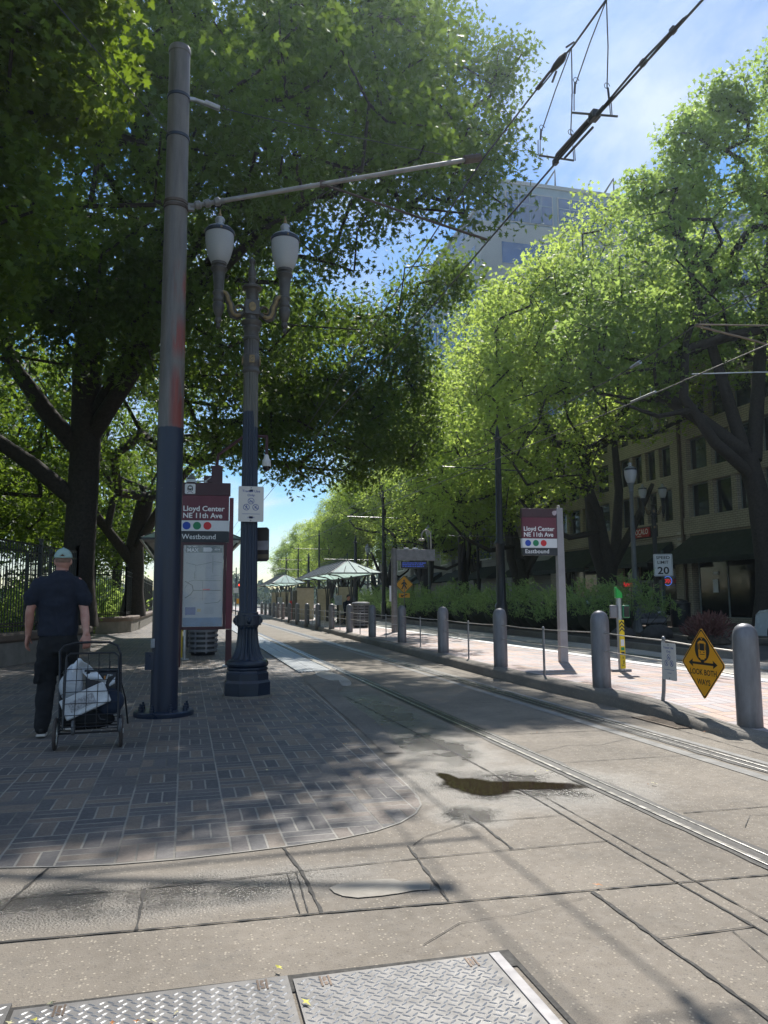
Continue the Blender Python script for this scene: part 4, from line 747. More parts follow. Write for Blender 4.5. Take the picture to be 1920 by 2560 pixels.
b=MB(); zc=0.0; b.flat([(-0.062,zc+.065),(-0.045,zc+.078),(-0.03,zc+.088),(0.03,zc+.088),(0.045,zc+.078),(0.062,zc+.065),(0.055,zc-.085),(0.03,zc-.092),(0.028,zc-.118),(-0.028,zc-.118),(-0.03,zc-.092),(-0.055,zc-.085)],-0.0011,0.0004); b.flat([(-.022,zc+.125),(0,zc+.095),(.022,zc+.125),(.012,zc+.125),(0,zc+.108),(-.012,zc+.125)],-0.0011,0.0004); q=b.obj('tram_symbol',mYellow,o,smooth=0); q.location=(0,0,0.145); q.scale=(1.12,1,1.0)
b=MB(); b.rect(-0.036,0.036,zc-.012,zc+.06,-.0016,.0004); b.rect(-0.056,-0.045,zc-.005,zc+.055,-.0016,.0004); b.rect(0.045,0.056,zc-.005,zc+.055,-.0016,.0004); b.rect(-.036,-.018,zc-.035,zc-.024,-.0016,.0004); b.rect(.018,.036,zc-.035,zc-.024,-.0016,.0004); b.rect(-.036,.036,zc-.055,zc-.048,-.0016,.0004); b.flat([(-.03,zc-.105),(.03,zc-.105),(.022,zc-.135),(-.022,zc-.135)],-.0016,.0004); q=b.obj('symbol_details',mBlackT,o,smooth=0); q.location=(0,0,0.145); q.scale=(1.12,1,1.0)
text('lettering','LOOK BOTH',0.44,0.058,0,-0.115,-0.0008,mBlackT,o,'CENTER',0.02); text('lettering','WAYS',0.22,0.058,0,-0.215,-0.0008,mBlackT,o,'CENTER',0.02)
for z in (0.1,-0.12): MB().tube([(0,0.005,z),(0,0.03,z)],0.012,8).obj('clamp',mGalv,o)
o=transit_sign('weathered grey Transit Use Only sign hung on the cables left of the yellow diamond sign',(5.15,7.55,0.40),R(-90),0.26,0.40)

# ================================================================ litter bins, posts
def slat_bin(label,loc,slats=8,r_=0.33,h=1.0,lid=True,group=None,rz=0):
    o=thing('litter_bin',label,'litter bin',loc,rz,group)
    b=MB(); 
    for k in range(slats):
        z=0.12+k*(h-0.26)/(slats-1); b.lathe([(r_,z-0.028),(r_+.012,z-0.026),(r_+.012,z+0.026),(r_,z+0.028)],seg=28)
    b.obj('slat_bands',mGreySteel,o,smooth=40)
    b=MB()
    for k in range(8): a=k*PI/4+.2; b.box((r_*.97*math.cos(a),r_*.97*math.sin(a),h*0.47),(0.02,0.04,h*0.82),rz=a)
    b.obj('uprights',mGreySteel,o)
    MB().lathe([(r_*.88,0.08),(r_*.88,h*0.88)],seg=24).obj('liner',M('bin_liner',(0.08,0.08,0.085),0.6),o)
    MB().lathe([(r_+.02,h-0.10),(r_+.03,h-0.09),(r_+.03,h-0.06),(r_*0.98,h-0.02),(r_*0.5,h),(0,h)],seg=28).obj('lid',mGreySteel,o,smooth=40)
    MB().lathe([(r_*.8,0.0),(r_*.85,0.07)],seg=24).obj('foot',mBlack,o)
    return o
slat_bin('round slatted grey litter bin seen under the Westbound map case',(0.44,19.3,0.0),7,0.34,0.95)
slat_bin('tall slatted grey litter bin on the island platform behind the bollards',(7.05,31.4,0.15),8,0.36,1.05)
for x,y,mt,lab,r_ in ((0.01,17.9,mGalv,'short bright steel post under the map case, next to the slatted bin',0.035),(-0.075,18.3,M('post_yellow',(0.55,0.40,0.03),0.4),'short yellow post half hidden behind the foreground pole',0.04)):
    o=thing('short_post',lab,'post',(x,y,0)); MB().lathe([(r_,0.0),(r_,1.0),(r_*.8,1.03),(0,1.035)],seg=20).obj('tube',mt,o); MB().box((0.02,0,0.012),(0.16,0.12,0.024)).obj('foot_plate',mGalv,o,bevel=0.004)

# ================================================================ SHELTERS
t=NT('green_canopy_glass'); t.put(t.b.inputs['Base Color'],t.scale((0.50,0.66,0.60),t.rng(t.noise(1.2,4),.3,.7,.8,1.1))); t.setp(Roughness=0.25)
tr=t.new('ShaderNodeBsdfTranslucent'); tr.inputs[0].default_value=(0.55,0.75,0.68,1); ms=t.new('ShaderNodeMixShader'); ms.inputs[0].default_value=0.45; t.l.new(t.b.outputs[0],ms.inputs[1]); t.l.new(tr.outputs[0],ms.inputs[2]); t.l.new(ms.outputs[0],t.out.inputs[0]); mCanopy=t.m
mSideGl=M('shaded_canopy_glass',(0.03,0.042,0.038),0.6,0,2,.3)  # canopy glass with the shade of the left slope put into its colour
def shelter(label,loc,W_=1.15,Ln=11.5,ze=2.33,zr=2.98,group=None,boards=True,hip=2.0):
    o=thing('tram_shelter',label,'shelter',loc,0,group)
    A=[(-W_,0),(W_,0),(W_,Ln),(-W_,Ln)]; r0,r1=(0,hip),(0,Ln-hip)
    b=MB(); b.add([(-W_,0,ze),(W_,0,ze),(0,hip,zr)],[(0,1,2)]); b.obj('front_glass',mCanopy,o,smooth=0)
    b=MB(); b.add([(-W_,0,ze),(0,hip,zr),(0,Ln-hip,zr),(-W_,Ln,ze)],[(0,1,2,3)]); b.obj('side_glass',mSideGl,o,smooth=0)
    b=MB(); b.add([(W_,0,ze),(W_,Ln,ze),(0,Ln-hip,zr),(0,hip,zr)],[(0,1,2,3)]); b.obj('side_glass',mCanopy,o,smooth=0)
    b=MB(); b.add([(-W_,Ln,ze),(0,Ln-hip,zr),(W_,Ln,ze)],[(0,1,2)]); b.obj('back_glass',mCanopy,o,smooth=0)
    b=MB(); rr=0.022
    for p,q in (((-W_,0,ze),(0,hip,zr)),((W_,0,ze),(0,hip,zr)),((-W_,Ln,ze),(0,Ln-hip,zr)),((W_,Ln,ze),(0,Ln-hip,zr)),((0,hip,zr),(0,Ln-hip,zr))): b.tube([p,q],rr,6)
    for p,q in zip(A,A[1:]+A[:1]): b.box(((p[0]+q[0])/2,(p[1]+q[1])/2,ze-0.02),(abs(p[0]-q[0])+.05,abs(p[1]-q[1])+.05,0.055))
    for u in (-0.5,0,0.5): b.tube([(u*W_,0,ze+.012),(u*W_*0.5 if u else 0,hip*(0.5 if u else 1),ze+(zr-ze)*(0.5 if u else 1)+.012)],0.016,5)
    n=9
    for k in range(1,n):
        y=Ln*k/n
        for s_ in (-1,1):
            yr=min(max(y,hip),Ln-hip); fr=min(1,min(y,Ln-y)/hip); b.tube([(s_*W_,y,ze+.01),(s_*W_*(1-fr),y,ze+(zr-ze)*fr+.012)],0.014,5)
    b.obj('roof_frame',mDarkMetal,o,smooth=0)
    b=MB(); 
    for k in range(int((Ln-2*hip)/0.16)): b.box((0,hip+0.05+k*0.16,zr+0.10),(0.012,0.02,0.18))
    b.box((0,Ln/2,zr+0.19),(0.02,Ln-2*hip,0.02)); b.box((0,Ln/2,zr+0.03),(0.02,Ln-2*hip,0.02)); b.lathe([(0.02,zr),(0.02,zr+0.26),(0.035,zr+.28),(0,zr+.34)],(0,hip,0),8); b.lathe([(0.02,zr),(0.02,zr+0.26),(0.035,zr+.28),(0,zr+.34)],(0,Ln-hip,0),8); b.obj('ridge_cresting',M('verdigris_cresting',(0.10,0.14,0.12),0.6),o,smooth=0)
    ys_=[1.2+(Ln-2.4)*k/3 for k in range(4)]
    for y in ys_:
        b=MB(); b.tube([(0.0,y,0),(0.0,y,ze-0.1)],0.045,10)
        for s_ in (-1,1):
            b.tube([(s_*0.06,y,0.0),(s_*0.07,y,1.3),(s_*0.12,y,1.75),(s_*0.30,y,2.08),(s_*0.62,y,2.22),(s_*W_*0.95,y,ze-.03)],0.028,8)
        b.obj('post_and_brackets',mDarkMetal,o,smooth=50)
    b=MB(); b.bx(-0.5,0.5,1.4,4.2,0.44,0.48)
    for y in (1.7,2.8,3.9): b.box((0,y,0.22),(0.06,0.06,0.44)); b.tube([(-.4,y,0.0),(0,y,0.3),(.4,y,0)],0.02,6)
    b.obj('bench',mDarkMetal,o)
    if boards:
        for y,x in ((3.2,0.18),(8.9,0.1)): MB().bx(x-0.33,x+0.33,y,y+0.25,0.02,1.75).obj('stone_panel',M('stone_panel',(0.42,0.36,0.27),0.75,0,3,0.15),o,bevel=0.01)
        MB().bx(-0.5,-0.15,2.6,2.63,0.9,1.35).obj('notice_panel',M('notice_grey',(0.4,0.42,0.45),0.5),o)
    return o
sA=shelter('glass-roofed tram shelter with ridge cresting on the island platform, the nearer of the two',(7.34,33.5,0.15),group='glass roofed shelters on the island')
shelter('glass-roofed tram shelter farther along the island, under the two red signal lights',(7.0,54.0,0.15),group='glass roofed shelters on the island')
shelter('glass-roofed shelter on the near platform, half hidden behind the Westbound board and the poles',(0.15,21.5,0.0),1.35,9.5,2.98,3.75,boards=False,hip=2.2)
# ticket machine
o=thing('ticket_machine','tall stone-clad ticket machine cabinet left of the nearer glass shelter','ticket machine',(6.95,46.0,0.15)); MB().bx(-0.55,0.45,-0.3,0.3,0,1.85).obj('cabinet',M('stone_panel',(0.42,0.36,0.27),0.75),o,bevel=0.02); MB().bx(-0.58,0.48,-0.33,0.33,1.85,1.93).obj('top',mDarkMetal,o); MB().bx(-0.8,-0.56,-0.2,0.2,0,1.7).obj('side_unit',M('dark_cabinet',(0.09,0.085,0.07),0.5),o,bevel=0.01); MB().bx(-0.95,-0.82,-0.1,0.1,0,1.1).obj('red_panel',mRed,o)
# display sign
o=thing('arrivals_display_sign','grey round post with a blank grey board and a small blue-lit arrivals display','display sign',(7.13,26.4,0.15),R(-3)); z0=-0.15
MB().lathe([(0.105,0.0),(0.098,2.9),(0.09,2.94),(0,2.95)],seg=24).obj('post',M('warm_grey_post',(0.20,0.185,0.18),0.45),o,smooth=50)
MB().bx(0.08,1.50,-0.03,0.06,2.66+z0,3.06+z0).obj('blank_board',M('blank_board_grey',(0.25,0.235,0.235),0.5),o,bevel=0.008)
b=MB(); b.bx(0.24,1.20,-0.04,0.10,2.38+z0,2.635+z0); dd_=b.obj('display_housing',mBlack,o,bevel=0.006)
mLED=M('blue_led_text',(0.02,0.04,0.3),0.5,emit=(0.12,0.22,1.0),es=0.2)
b=MB(); rg=random.Random(9)
for r_,n in ((0,17),(1,18),(2,16)):
    x=0.30
    for k in range(n):
        w=rg.choice((.02,.03,.035)); b.rect(x,x+w,2.555+z0-r_*0.06,2.59+z0-r_*0.06,-0.043,0.001); x+=w+.012+(0.02 if rg.random()<.2 else 0)
        if x>1.13: break
b.obj('led_rows',mLED,dd_,smooth=0)
b=MB(); b.tube([(1.36,0.01,3.06+z0),(1.36,0.01,3.55+z0)]+[(1.19+0.17*math.cos(a*PI/10),0.01,3.55+z0+0.2*math.sin(a*PI/10)) for a in range(11)]+[(1.02,0.01,3.45+z0)],0.028,8); b.lathe([(0.03,3.46+z0),(0.12,3.43+z0),(0.12,3.39+z0),(0.05,3.36+z0),(0,3.355+z0)],(1.02,0.01,0),16); b.obj('curved_camera_arm',M('beige_arm',(0.42,0.38,0.33),0.4),o,smooth=50)
b=MB(); b.box((0.45,0.02,3.09+z0),(0.18,0.08,0.05)); b.box((0.78,0.02,3.09+z0),(0.2,0.08,0.05)); b.obj('small_boxes',mWhite,o,bevel=0.01)
MB().box((-0.14,0,1.35),(0.06,0.05,0.55)).obj('side_sign_edge',mWhite,o)
# pedestrian crossing sign
o=thing('pedestrian_crossing_sign','yellow diamond pedestrian sign with an arrow plate below it, beside the hedge','warning sign',(11.5,40.5,0.16),R(-15))
MB().tube([(0,0.02,0),(0,0.02,2.2)],0.03,8).obj('post',mGreySteel,o); MB().flat(rdiamond(0.50,0.04),0.0,0.004).obj('sign_plate',mYellow,o,smooth=0).location=(0,0,1.93)
outer,inner=rdiamond(0.485,0.035),rdiamond(0.455,0.03); b=MB(); b.add([(p[0],-0.001,p[1]+1.93) for p in outer]+[(p[0],-0.001,p[1]+1.93) for p in inner],[(i,(i+1)%n_,(i+1)%n_+n_,i+n_) for n_ in [len(outer)] for i in range(n_)]); b.disc(0,2.15,0.05,-0.002); b.flat([(-.07,2.08),(.07,2.08),(.06,1.88),(-.06,1.88)],-.002); b.flat([(-.06,1.9),(.0,1.9),(-.1,1.66),(-.16,1.68)],-.002); b.flat([(0,1.9),(.06,1.9),(.15,1.72),(.1,1.68)],-.002); b.flat([(.06,2.06),(.16,1.93),(.13,1.90),(.05,1.98)],-.002); b.flat([(-.06,2.06),(-.17,1.95),(-.14,1.92),(-.05,1.98)],-.002); b.obj('walking_symbol',mBlackT,o,smooth=0)
MB().rect(-0.3,0.3,1.22,1.46,0.0,0.004).obj('arrow_plate',mYellow,o,smooth=0); MB().flat([(-.18,1.28),(-.16,1.38),(-.1,1.34),(.15,1.42),(.17,1.38),(-.07,1.3),(-.08,1.26)],-0.002).obj('arrow',mBlackT,o,smooth=0)
# track signals
for x,y,lab in ((4.72,70,'tall track signal mast showing a red light, left of the far shelter'),(8.4,70,'track signal showing a red light under the far shelter roof')):
    o=thing('track_signal',lab,'signal',(x,y,0.1),0,'red track signals'); MB().tube([(0,0,0),(0,0,3.0)],0.06,8).obj('post',mBlack,o); MB().bx(-.17,.17,-.02,.12,2.1,2.9).obj('signal_head',mBlack,o,bevel=0.02)
    MB().ball((0,-.03,2.55),(0.14,0.04,0.14),16,8).obj('red_lens',M('red_signal_lens',(0.8,0.03,0.02),0.3,emit=(1,0.05,0.02),es=2.5),o)
MB().rect(-.3,.3,0.9,1.35,-0.07,.01).obj('yellow_plate',mYellow,[q for q in COL.objects if q.name.startswith('track_signal')][0],smooth=0)
# distant signs by the track
o=thing('small_track_sign','small white sign on a thin dark post at the far left end of the bollards','sign',(4.35,70.0,0.0)); MB().tube([(0,0,0),(0,0,4.2)],0.05,6).obj('post',mBlack,o); MB().rect(-0.22,.22,1.95,2.4,-0.06,.01).obj('sign_plate',mWhite,o,smooth=0)
o=thing('equipment_cabinet','grey equipment cabinet by the track at the far left end of the bollards','cabinet',(4.3,84.0,0.0)); MB().bx(-0.9,0.6,-0.4,0.4,0,1.9).obj('cabinet_body',M('cabinet_grey',(0.16,0.17,0.175),0.5),o,bevel=0.03); MB().bx(-0.8,-0.15,-0.43,-0.401,0.15,1.75).obj('door',M('cabinet_grey',(0.16,0.17,0.175),0.5),o,bevel=0.01)

# single lamps on the median
mLampG=M('grey_green_lamp_paint',(0.10,0.115,0.12),0.45,0,3,0.2)
def single_lamp(label,loc,group='single globe lamps on the median'):
    o=thing('single_globe_street_lamp',label,'street lamp',loc,0,group)
    MB().lathe([(0.24,0),(0.24,0.05),(0.20,0.10,0.1),(0.145,0.35,0.12),(0.11,0.75,0.12),(0.09,1.05,0.1),(0.10,1.07,0),(0.10,1.12,0),(0.085,1.14,0)],seg=64,flute=12).obj('flared_base',mLampG,o,smooth=50)
    MB().lathe([(0.088,1.12),(0.065,4.65),(0.08,4.67),(0.08,4.72),(0.065,4.74),(0.10,4.90),(0.115,4.94),(0.10,4.96),(0.10,4.99)],seg=24).obj('shaft',mLampG,o,smooth=50)
    acorn(o,0,0,4.98,1.0); return o
l0=single_lamp('single-globe grey lamp post with flared fluted base beside the speed limit sign',(14.45,22.85,0.15))
dup(l0,(14.5,45.4,0.15),'single-globe lamp post seen behind the arrivals display, among the tree trunks'); dup(l0,(14.5,62,0.15),'most distant single-globe lamp post, just right of the nearer glass shelter roof')
_tl=twin_lamp('dark twin-globe street lamp in front of the red restaurant sign',(18.7,28.0,0.15),R(-20),False,'twin globe lamps across the road',mBlack,mBlack,mBlack)
_tl.scale=(0.86,0.86,0.86)
twin_lamp('dark twin-globe street lamp between trunks, left of the dark fluted pole',(20.6,52.8,0.15),R(-15),False,'twin globe lamps across the road',mBlack,mBlack,mBlack)
# speed sign
o=thing('speed_limit_sign','white SPEED LIMIT 20 sign on a dark green post','road sign',(18.35,27.0,0.15),R(-25))
MB().flat([(-0.36+.03,-0.44),(0.36-.03,-0.44),(0.36,-0.41),(0.36,0.41),(0.33,0.44),(-0.33,0.44),(-0.36,0.41),(-0.36,-0.41)],0.0,0.005).obj('sign_plate',mWhite,o,smooth=0).location=(0,-0.08,2.42)
b=MB(); 
for a_ in ((-.33,.33,-.415,-.405),(-.33,.33,.405,.415),(-.335,-.325,-.41,.41),(.325,.335,-.41,.41)): b.rect(*a_,-0.001,.0005)
q=b.obj('border',mBlackT,o,smooth=0); q.location=(0,-.08,2.42)
text('lettering','SPEED',0.52,0.12,0,2.66,-0.083,mBlackT,o,'CENTER',0.015); text('lettering','LIMIT',0.42,0.12,0,2.475,-0.083,mBlackT,o,'CENTER',0.015); text('lettering','20',0.44,0.29,0,2.07,-0.083,mBlackT,o,'CENTER',0.02)
MB().tube([(0,0,0),(0,0,3.0)],0.05,10).obj('post',M('dark_green_post',(0.02,0.05,0.04),0.5),o)
o=thing('black_litter_bin','dark round litter bin on the far sidewalk below the speed limit sign','litter bin',(18.55,26.3,0.15)); MB().lathe([(0.32,0),(0.36,0.1),(0.38,0.85),(0.40,0.88),(0.40,0.93),(0.33,0.95)],seg=20).obj('barrel',mBlack,o); MB().lathe([(0.33,0.95),(0.30,1.0),(0.1,1.08),(0,1.09)],seg=20).obj('lid',mBlack,o)

# ================================================================ PLANTER WALLS AND RAILINGS (left)
mStone=M('planter_concrete',(0.23,0.21,0.185),0.8,0,4,0.2,0.3,70); mCap=M('brown_coping_stone',(0.15,0.11,0.085),0.7,0,5,0.2,0.2,60); mFence=M('black_green_railing',(0.012,0.016,0.018),0.4)
def offset(pts,d):
    out_=[]
    for i,p in enumerate(pts):
        a=Vector(pts[max(i-1,0)]); c=Vector(pts[min(i+1,len(pts)-1)]); t_=(c-a).normalized(); n_=Vector((-t_.y,t_.x)); out_.append((p[0]+n_.x*d,p[1]+n_.y*d))
    return out_
def planter(label,pts,h=0.66):
    o=thing('planter_wall',label,'planter wall',(pts[0][0],pts[0][1],0.0))
    a,c=offset(pts,0.0),offset(pts,0.38); MB().poly(a+c[::-1],0.0,h-0.19).obj('wall',mStone,o,world=True,smooth=0)
    a,c=offset(pts,-0.05),offset(pts,0.44); MB().poly(a+c[::-1],h-0.19,h).obj('coping',mCap,o,world=True,smooth=30,bevel=0.05)
    return o
def railing(label,pts,z0,h=2.05,sp=0.125):
    o=thing('iron_railing',label,'railing',(pts[0][0],pts[0][1],z0)); b=MB(); r=MB()
    for p,q in zip(pts,pts[1:]):
        p,q=Vector(p),Vector(q); L_=(q-p).length; n_=int(L_/sp); a=math.atan2((q-p).y,(q-p).x)
        for k in range(n_): c=p.lerp(q,(k+.5)/n_); b.box((c.x,c.y,z0+h/2-.05),(0.018,0.018,h-.1),rz=a)
        mm_=(p+q)/2
        for z in (0.12,0.18,h-0.12,h-0.30): r.box((mm_.x,mm_.y,z0+z),(L_,0.035,0.035),rz=a)
        np_=max(1,int(round(L_/2.2)))
        for k in range(np_+1):
            c=p.lerp(q,k/np_); m_=MB(); m_.box((c.x,c.y,z0+h/2),(0.075,0.075,h)); m_.box((c.x,c.y,z0+h+.02),(0.10,0.10,0.05)); m_.obj('fence_post',mFence,o,world=True,smooth=0)
    b.obj('pickets',mFence,o,world=True,smooth=0); r.obj('rails',mFence,o,world=True,smooth=0)
P1_=[(-9.0,10.5),(-6.0,13.2),(-3.55,17.1),(-2.9,19.0),(-2.45,21.0),(-2.36,21.6),(-2.5,22.1),(-3.0,22.3)]
planter('concrete planter wall with rounded brown coping, behind the man at the left edge',P1_)
railing('tall black iron railing on the nearer planter wall, behind the man',[(-9.2,10.8),(-6.2,13.45),(-3.8,17.25),(-2.75,21.5),(-4.6,25.0)],0.66)
P2_=[(-7.0,33.6),(-3.42,32.76),(-2.6,33.4),(-2.18,34.4),(-2.05,36.5),(-1.95,43.5),(-1.95,60)]
planter('concrete planter wall with rounded brown coping, farther back between the two park trees',P2_)
railing('tall black iron railing on the farther planter wall, left of the foreground pole',[(-7.0,33.95),(-3.55,33.1),(-2.45,34.7),(-2.3,43.5),(-2.3,58)],0.64)
# ================================================================ TREES
mLeafOak=leafmat('oak_leaves',(0.024,0.052,0.016),(0.062,0.115,0.026),0.33,(0.33,0.50,0.06))
mLeafMaple=leafmat('maple_leaves',(0.035,0.07,0.016),(0.08,0.14,0.028),0.42,(0.30,0.44,0.03))
mLeafPark=leafmat('park_tree_leaves',(0.02,0.045,0.014),(0.05,0.095,0.02),0.35,(0.36,0.54,0.05))
mLeafBright=leafmat('bright_street_tree_leaves',(0.09,0.16,0.025),(0.19,0.27,0.04),0.62,(0.58,0.74,0.14))
mLeafRight=leafmat('right_tree_leaves',(0.06,0.12,0.028),(0.13,0.21,0.045),0.58,(0.48,0.66,0.15))
mLeafHedge=leafmat('hedge_leaves',(0.09,0.18,0.055),(0.30,0.42,0.17),0.4,(0.45,0.62,0.18))
TPL={'maple':[(0,-.5),(.10,-.22),(.42,-.34),(.34,-.08),(.55,.12),(.24,.12),(.22,.30),(0,.55),(-.22,.30),(-.24,.12),(-.55,.12),(-.34,-.08),(-.42,-.34),(-.10,-.22)],
 'oak':[(0,-.5),(.09,-.2),(.32,-.22),(.14,.02),(.34,.16),(.12,.22),(0,.55),(-.12,.22),(-.34,.16),(-.14,.02),(-.32,-.22),(-.09,-.2)],
 'star':[(0,-.5),(.16,-.14),(.5,-.02),(.2,.16),(0,.55),(-.2,.16),(-.5,-.02),(-.16,-.14)],
 'oval':[(0,-.5),(.22,-.1),(.18,.25),(0,.5),(-.18,.25),(-.22,-.1)],'rhomb':[(0,-.5),(.27,0),(0,.5),(-.27,0)],
 'frond':[(0,-.5),(.10,-.3),(.05,.2),(0,.55),(-.05,.2),(-.10,-.3)]}
def leaves(name,cent,size,kind,mat,seed,parent,droop=0.35,up=0.5,dirs=None,cn=None):
    g=np.random.default_rng(seed); N=len(cent); T=np.array(TPL[kind]); n=len(T)
    t=g.normal(size=(N,3)); t[:,2]-=droop*1.6
    if dirs is not None: t=t*0.45+dirs*1.5
    t/=np.linalg.norm(t,axis=1)[:,None]
    nn=g.normal(size=(N,3)); nn[:,2]+=up*2
    if cn is not None: nn=nn*0.42+cn*1.0
    nn-=t*(nn*t).sum(1)[:,None]; nn/=np.linalg.norm(nn,axis=1)[:,None]+1e-9
    b=np.cross(t,nn); s=(size*g.uniform(0.65,1.25,N))[:,None,None]
    V=cent[:,None,:]+s*(T[None,:,1,None]*t[:,None,:]+T[None,:,0,None]*b[:,None,:])
    V+= s*nn[:,None,:]*(-0.35*(T[None,:,0,None]**2)*2)
    me=bpy.data.meshes.new(name); me.vertices.add(N*n); me.vertices.foreach_set('co',V.astype('f').ravel())
    me.loops.add(N*n); me.loops.foreach_set('vertex_index',np.arange(N*n,dtype='i')); me.polygons.add(N); me.polygons.foreach_set('loop_start',np.arange(0,N*n,n,dtype='i'))
    me.update(calc_edges=True)
    a=me.attributes.new('rnd','FLOAT','FACE'); a.data.foreach_set('value',g.random(N).astype('f'))
    me.materials.append(mat); me.validate()
    o=bpy.data.objects.new(name,me); COL.objects.link(o); o.parent=parent; return o
def tree(name,label,loc,trunk,ells,ncl,cr,lpc,leaf,kind,mat,seed,group=None,keep=None,rt=0.4,droop=0.35,extra=None,minr=0.018,flat=0.62):
    """trunk = list of local points; ells = (cx,cy,cz,rx,ry,rz,weight) local"""
    g=np.random.default_rng(seed); o=thing(name,label,'tree',loc,0,group)
    E=np.array([e[:6] for e in ells],float); wt=np.array([e[6] for e in ells],float); wt/=wt.sum(); C=[]
    tries=0
    while len(C)<ncl and tries<ncl*30:
        tries+=1; e=E[g.choice(len(E),p=wt)]; d=g.normal(size=3); d/=np.linalg.norm(d); r=(g.random()**(1/3)) if g.random()<0.35 else g.uniform(0.68,1.0)
        p=e[:3]+d*r*e[3:]*(1+0.08*g.normal())
        if p[2]<1.8: continue
        if keep and not keep(p+np.array(loc),g): continue
        C.append(p)
    C=np.array(C); tr=[np.array(p,float) for p in trunk]
    # skeleton
    nodes=[tr[i] for i in range(len(tr))]; par=[i-1 for i in range(len(tr))]; root=tr[-1]
    order=np.argsort(np.linalg.norm(C-root,axis=1)); tipn=[]
    for ci in order:
        c=C[ci]; P=np.array(nodes[max(1,len(tr)-3):]); off=max(1,len(tr)-3)
        dist=np.linalg.norm(P-c,axis=1)+0.25*np.linalg.norm(P-root,axis=1)*0.3+np.where(P[:,2]>c[2]+0.8,2.0,0)
        j=int(np.argmin(dist))+off; a=np.array(nodes[j]); L_=np.linalg.norm(c-a); last=j
        ns=max(1,int(L_/1.3))
        for k in range(1,ns+1):
            q=a+(c-a)*k/ns
            if k<ns: q=q+g.normal(size=3)*0.10*L_*0.6/ns+np.array([0,0,0.05*L_*math.sin(PI*k/ns)])
            nodes.append(q); par.append(last); last=len(nodes)-1
        tipn.append(last)
    n=len(nodes); area=np.zeros(n)
    for t_ in tipn: area[t_]+=minr**2.3
    for i in range(n-1,0,-1):
        if par[i]>=0: area[par[i]]+=area[i]
    rad=area**(1/2.3); sc=rt/ max(rad[len(tr)-1],1e-6); rad=np.maximum(rad*min(1.0,sc)**1.0,0.012)
    if sc<1: pass
    b=MB(); L_tr=len(tr); rtr=[rt*(1.45 if i==0 else 1.0-0.12*i/L_tr) for i in range(L_tr)]
    pts=[];rr=[]
    for i in range(L_tr-1):
        for k in range(4): pts.append(tr[i]+(tr[i+1]-tr[i])*k/4); rr.append(rtr[i]+(rtr[i+1]-rtr[i])*min(1,k/4*(1.8 if i==0 else 1)))
    pts.append(tr[-1]); rr.append(rtr[-1]*0.9); b.tube([Vector(p) for p in pts],rr,14)
    for i in range(L_tr,n):
        j=par[i]; rj=rad[j] if j>=L_tr else min(rad[i]*1.25,rt*0.8); b.tube([Vector(nodes[j]),Vector(nodes[i])],[min(rj,rad[i]*1.6),rad[i]],8 if rad[i]>0.08 else 5,cap=False)
    for ex in (extra or []): b.tube([Vector(p) for p in ex[0]],ex[1],10)
    b.obj('trunk',mWood,o,smooth=60)
    m=g.poisson(lpc,size=len(C)); idx=np.repeat(np.arange(len(C)),m); crr=(cr*g.uniform(0.7,1.3,len(C)))[idx]
    # every clump is a tilted, layered spray of leaves
    cn=g.normal(size=(len(C),3))*0.55; cn[:,2]+=1.0; cc=C-E[:,:3].mean(0); cn[:,:2]+=0.45*cc[:,:2]/(np.abs(cc[:,:2]).max()+1e-6); cn/=np.linalg.norm(cn,axis=1)[:,None]
    v=g.normal(size=(len(idx),3)); v*=np.minimum(1,1.9/np.linalg.norm(v,axis=1))[:,None]*crr[:,None]*0.64; nr=cn[idx]; hgt=(v*nr).sum(1); lay=np.round(hgt/0.30)*0.30*0.7+g.normal(size=len(idx))*0.04
    v+=nr*(lay*0.75-hgt)[:,None]; v[:,2]-=0.10*(v[:,0]**2+v[:,1]**2)/(crr+.1)
    cent=C[idx]+v
    leaves('crown',cent,leaf,kind,mat,seed+1,o,droop,cn=nr)
    return o
def shadow(p): 
    k=p[2]/sdir.z; return p[0]-sdir.x*k,p[1]-sdir.y*k
def keepL(p,g):
    x,y=shadow(p)
    if p[1]<9.5 and abs(p[0])<3: return False
    if y<4.9 and x>-1.6: return False
    if x<-1.9 and y<4.6: return False
    if x>1.25 and y<8.0: return False
    if x>0.9 and y<5.6: return g.random()<0.25
    if x>4.9: return g.random()<(0.45 if y<19 else 0.7)
    if x>1.8 and y<10: return g.random()<0.75
    return True
loc=(-3.0,23.5,0.6)
def rel(es,loc): return [(e[0]-loc[0],e[1]-loc[1],e[2]-loc[2],*e[3:]) for e in es]
